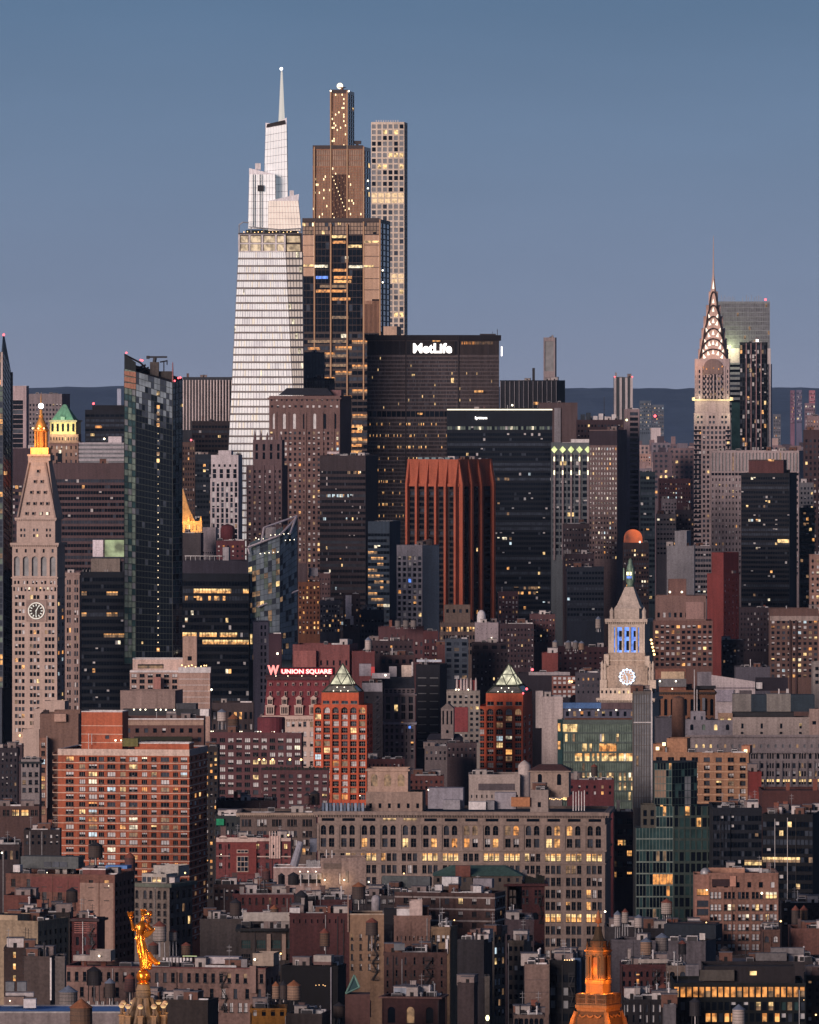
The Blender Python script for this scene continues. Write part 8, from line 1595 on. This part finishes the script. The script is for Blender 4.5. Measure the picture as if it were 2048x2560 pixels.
part('attic', [sq(215, 862), sq(205, 800), sq(205, 792)], LSd)
part('cornice', [sq(214, 945), sq(222, 925), sq(225, 890), sq(250, 872), sq(252, 852), sq(240, 848)], LSt)
part('core', [sq(150, 1400), sq(150, 944)], LSt)
for i in range(4):
    a0 = rot + math.pi / 2 * i + math.pi / 4
    for da, rr in ((0, 1.02), (.36, .84), (-.36, .84), (.13, 1.0), (-.13, 1.0)):
        a = a0 + da; mb = MB(); X_, Y_ = 205 * kl * rr * math.cos(a), CL + 205 * kl * rr * math.sin(a)
        mb.lathe([(34 * kl, ly(1378)), (34 * kl, ly(1362)), (25 * kl, ly(1352)), (22 * kl, ly(985)), (32 * kl, ly(965)), (33 * kl, ly(946))], 12, X_, Y_); mb.build('column', LSt, lb.root, True)
    a = a0; X_, Y_ = 235 * kl * .9 * math.cos(a), CL + 235 * kl * .9 * math.sin(a); mb = MB(); mb.lathe([(26 * kl, ly(850)), (14 * kl, ly(810)), (24 * kl, ly(765)), (18 * kl, ly(740)), (8 * kl, ly(700)), (2 * kl, ly(680))], 10, X_, Y_); mb.build('urn', LSd, lb.root, True)
    # arched niche in each face
    a = a0 + math.pi / 4; nx, ny = math.cos(a), math.sin(a); d = 150 * kl * 1.06 * math.cos(math.pi / 4) + .03
    mb = MB(); pts = [(-1, 1300)] + [(-math.cos(math.pi * j / 8), 1020 - 52 * math.sin(math.pi * j / 8)) for j in range(9)] + [(1, 1300)]
    mb.poly([(nx * d - ny * p * 52 * kl, CL + ny * d + nx * p * 52 * kl, ly(q)) for p, q in pts]); mb.build('niche', wm('8a5a34', sc=5), lb.root)
part('pedestal', [sq(222, 1625), sq(222, 1470), sq(236, 1455), sq(236, 1396), sq(228, 1388)], LSt)
mb = MB(); mb.loft([sq(400, 1812), sq(400, 1796)]); mb.loft([sq(392, 1650), sq(392, 1628)]); P4, Q4 = sq(392, 1800), sq(392, 1640)
for i in range(4):
    j = (i + 1) % 4
    for t in range(25):
        u_ = t / 24; p, q = lerp(P4[i], P4[j], u_), lerp(Q4[i], Q4[j], u_); mb.tube(p, q, 0.038 if t % 8 else .11, 5)
    mb.tube(lerp(P4[i], Q4[i], .5), lerp(P4[j], Q4[j], .5), .045, 4)
mb.build('balustrade', wm('5d4c3c', sc=5), lb.root); part('terrace', [sq(398, 1830), sq(398, 1800)], LSd)
part('lower_cornice', [sq(380, 1950), sq(392, 1935), sq(392, 1900), sq(418, 1880), sq(420, 1835), sq(410, 1822)], LSt)
part('lower_stage', [sq(560, 2600), sq(440, 2090), sq(385, 1948)], LSd)
for i in range(4):
    a, c = sq(448, 2085)[i], sq(398, 1955)[i]; mb = MB(); mb.tube(a, c, .28, 6); a2 = sq(566, 2600)[i]; mb.tube(a2, a, .34, 6); mb.build('corner_rib', LSt, lb.root)
    A, B_, C_, D_ = sq(446, 2060)[i], sq(446, 2060)[(i + 1) % 4], sq(404, 1965)[i], sq(404, 1965)[(i + 1) % 4]
    for s_ in range(3):
        mb = MB(); u0, u1 = .16 + s_ * .24, .16 + s_ * .24 + .2
        for t in range(6):
            f0, f1 = t / 6, (t + 1) / 6
            g = lambda f: tuple(Vector(lerp(lerp(C_, D_, u0 + (u1 - u0) * f), lerp(A, B_, u0 + (u1 - u0) * f), .45 + .4 * math.sin(math.pi * f))) + (Vector(lerp(A, B_, .5)) - Vector((0, CL, lerp(A, B_, .5)[2]))).normalized() * .12)
            mb.tube(g(f0), g(f1), .11, 5)
        mb.build('garland', LSt, lb.root)
mb = MB(); mb.box(-6, 6, CL - 6, CL + 6, 0, ly(2580)); mb.build('shaft', LSd, lb.root)
for ang, rad, zy, e in ((-117, 285, 1612, 60), (-27, 285, 1612, 40), (-72, 310, 1612, 50), (-160, 300, 1612, 50), (60, 300, 1612, 30), (-117, 262, 1392, 70), (-100, 262, 1392, 30), (-72, 285, 1392, 50), (-27, 262, 1392, 55), (-160, 285, 1392, 45), (-117, 175, 1200, 16), (-117, 262, 842, 36), (-50, 262, 842, 26), (-160, 280, 842, 20), (-110, 640, 2030, 200), (-65, 660, 2030, 150), (-20, 640, 2030, 120), (-160, 640, 2030, 150)):
    l = bpy.data.lights.new('floodlight', 'POINT'); l.energy = e * 2.4; l.color = (1, .26, .025); l.shadow_soft_size = .15
    o = bpy.data.objects.new('floodlight', l); COL.objects.link(o); o.parent = lb.root; o.location = (rad * kl * math.cos(R(ang)), CL + rad * kl * math.sin(R(ang)), ly(zy))
# ================================================================== ground, hills and the far city
g = MB(); g.quad((-40000, -4000, 0), (40000, -4000, 0), (40000, 70000, 0), (-40000, 70000, 0)); o = g.build('ground', wm('1c1c20', var=.4)); o['kind'] = 'structure'
rg = random.Random(21)
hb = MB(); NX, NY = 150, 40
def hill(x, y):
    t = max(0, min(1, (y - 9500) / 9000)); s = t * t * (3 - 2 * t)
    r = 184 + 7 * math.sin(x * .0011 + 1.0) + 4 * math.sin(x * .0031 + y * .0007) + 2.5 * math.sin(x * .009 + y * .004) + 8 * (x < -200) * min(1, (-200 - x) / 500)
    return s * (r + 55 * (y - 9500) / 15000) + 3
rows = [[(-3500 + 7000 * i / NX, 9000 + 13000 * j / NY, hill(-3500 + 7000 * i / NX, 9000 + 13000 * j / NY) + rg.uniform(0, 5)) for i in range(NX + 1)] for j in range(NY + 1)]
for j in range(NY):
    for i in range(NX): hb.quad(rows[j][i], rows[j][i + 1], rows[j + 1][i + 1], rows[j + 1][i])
o = hb.build('hills', wm('526479', var=.2, sc=.05), smooth=True); o['kind'] = 'structure'  # distance haze partly put into the pale blue base colour
# dense low city beyond midtown, too far to tell the houses apart
db = MB(); dm = [wm(c) for c in ('6d5c60', '574b52', '7d6a6a', '8f7d7c', '3f3a44', '66606a')] + [PANE[3], PANE[4], LAMPA, PANE[1]]
for _ in range(2600):
    D = rg.uniform(6600, 11500); px = rg.uniform(-40, 2090); w = rg.uniform(9, 30); h = rg.choice((14, 18, 22, 26, 34, 40)) * rg.uniform(.7, 1.5)
    x = WX(px, D); base = max(0, hill(x, D) - 3); db.box(x - w / 2, x + w / 2, D, D + w, max(0, base - 5), base + h, rg.randrange(6))
    for _k in range(rg.randrange(4)):
        a = x + rg.uniform(-w / 2, w / 2 - 2); z = base + h * rg.uniform(.2, .9); db.quad((a, D - .3, z), (a + 1.8, D - .3, z), (a + 1.8, D - .3, z + 1.8), (a, D - .3, z + 1.8), rg.choice((6, 7, 6, 8)))
for a_, c_, n_ in ((1588, 1742, 120), (1925, 2052, 70)):
    for _ in range(n_):
        D = rg.uniform(6700, 9800); px = rg.uniform(a_, c_); yt = rg.choice((1115, 1140, 1170, 1200, 1230, 1260, 1280)) + rg.uniform(-12, 25) + (0 if a_ < 1700 else 10); w = rg.uniform(10, 26)
        x = WX(px, D); z1 = WZ(yt, D) * min(1, 7600 / D + .12); db.box(x - w / 2, x + w / 2, D, D + w, 0, z1, rg.randrange(6)); db.box(x - w / 5, x + w / 6, D + 2, D + w * .6, z1, z1 + rg.uniform(3, 7), rg.randrange(6))
        for r_ in range(9):
            for c2 in range(int(w / 4)):
                a = x - w / 2 + 1.4 + c2 * 4; z = z1 - 4 - r_ * 4.2; db.quad((a, D - .3, z), (a + 1.9, D - .3, z), (a + 1.9, D - .3, z + 2), (a, D - .3, z + 2), 7 if rg.random() < .06 else 6 if rg.random() < .05 else 9)
o = db.build('distant_city', dm); o['kind'] = 'stuff'; o['label'] = 'far low city fading towards the hills'
for nm, lb, x0, x1, yt, D, c, ft in (
    ('apartment_tower', 'faint grey twin-shafted tower on the horizon right of the ladder-like tower', 1600, 1628, 1002, 9000, '48525f', (6, 9, .4, .4)),
    ('apartment_tower', 'faint grey stepped tower with a red light against the hills', 1630, 1660, 1012, 9200, '4a5360', (6, 9, .4, .4)),
    ('apartment_tower', 'small white far-off block lit below the faint grey stepped tower', 1628, 1652, 1070, 8800, 'b0a5a8', None),
    ('apartment_tower', 'far pink-beige apartment block with balconies left of the art deco tower', 1601, 1640, 1135, 7600, '8d726c', (6, 8, .5, .4)),
    ('apartment_tower', 'left slab of the pale pink far apartment pair', 1662, 1692, 1126, 7800, 'a08d8c', (6, 7, .35, .4)),
    ('apartment_tower', 'right slab of the pale pink far apartment pair', 1700, 1724, 1128, 7850, 'a08d8c', (5, 7, .35, .4)),
    ('apartment_tower', 'low mauve far block with red and white rooftop lights', 1640, 1690, 1112, 8000, '665862', (7, 8, .4, .4)),
    ('apartment_tower', 'leftmost thin pink tower of the far group on the right hills', 1977, 1987, 976, 12500, '6a5060', (4, 9, .5, .5)),
    ('apartment_tower', 'middle thin tower of the far group on the right hills', 1992, 2005, 975, 12600, '565468', (4, 9, .5, .5)),
    ('apartment_tower', 'brightest rosy tower of the far group on the right hills', 2024, 2038, 976, 12400, '8a5c66', (4, 9, .5, .5)),
    ('apartment_tower', 'squat rosy block under the brightest far tower', 2013, 2038, 1008, 12000, '6a5a64', (5, 9, .5, .5)),
    ('apartment_tower', 'hazy tower outlined with lights right of the banded antenna tower', 1934, 1952, 1036, 9500, '54565f', (4, 9, .4, .5)),
    ('storage_tank', 'tiny pale water tank on the far ridge at left', 293, 303, 972, 15000, '8f95a5', None)):
    bb = S(nm, lb, nm.split('_')[0] + ' ' + nm.split('_')[1], x0, x1, yt, D, c, ft, yv=yt + 90, clut=0, pad=4, d=20, group=None)
    if 'red' in lb: bb.lamp(x0 + 8, yt + (28 if 'stepped' in lb else -3), -3, 2.4, LAMPR, 'beacon')
    if 'red and white' in lb:
        for q in (14, 30): bb.lamp(x0 + q, yt - 2, -3, 2.2, LAMPR, 'beacon')
for px, py, D in ((300, 1094, 9000), (202, 1096, 9000), (1995, 1078, 9500), (1950, 1035, 9400), (1960, 1040, 9400), (1700, 1150, 8500), (1668, 1088, 8600)):
    pass
# ================================================================== dusk haze over the whole city
mb = MB(); mb.box(-9000, 9000, -300, 23500, -12, 640); hz = mb.build('haze', bpy.data.materials.new('haze_air')); hz['kind'] = 'stuff'
m = hz.data.materials[0]; m.use_nodes = True; t = m.node_tree; t.nodes.clear(); oo = t.nodes.new('ShaderNodeOutputMaterial'); pv = t.nodes.new('ShaderNodeVolumePrincipled')
pv.inputs['Color'].default_value = (.42, .60, .95, 1); pv.inputs['Density'].default_value = 0.65e-5; pv.inputs['Anisotropy'].default_value = 0.0
t.links.new(pv.outputs[0], oo.inputs['Volume'])
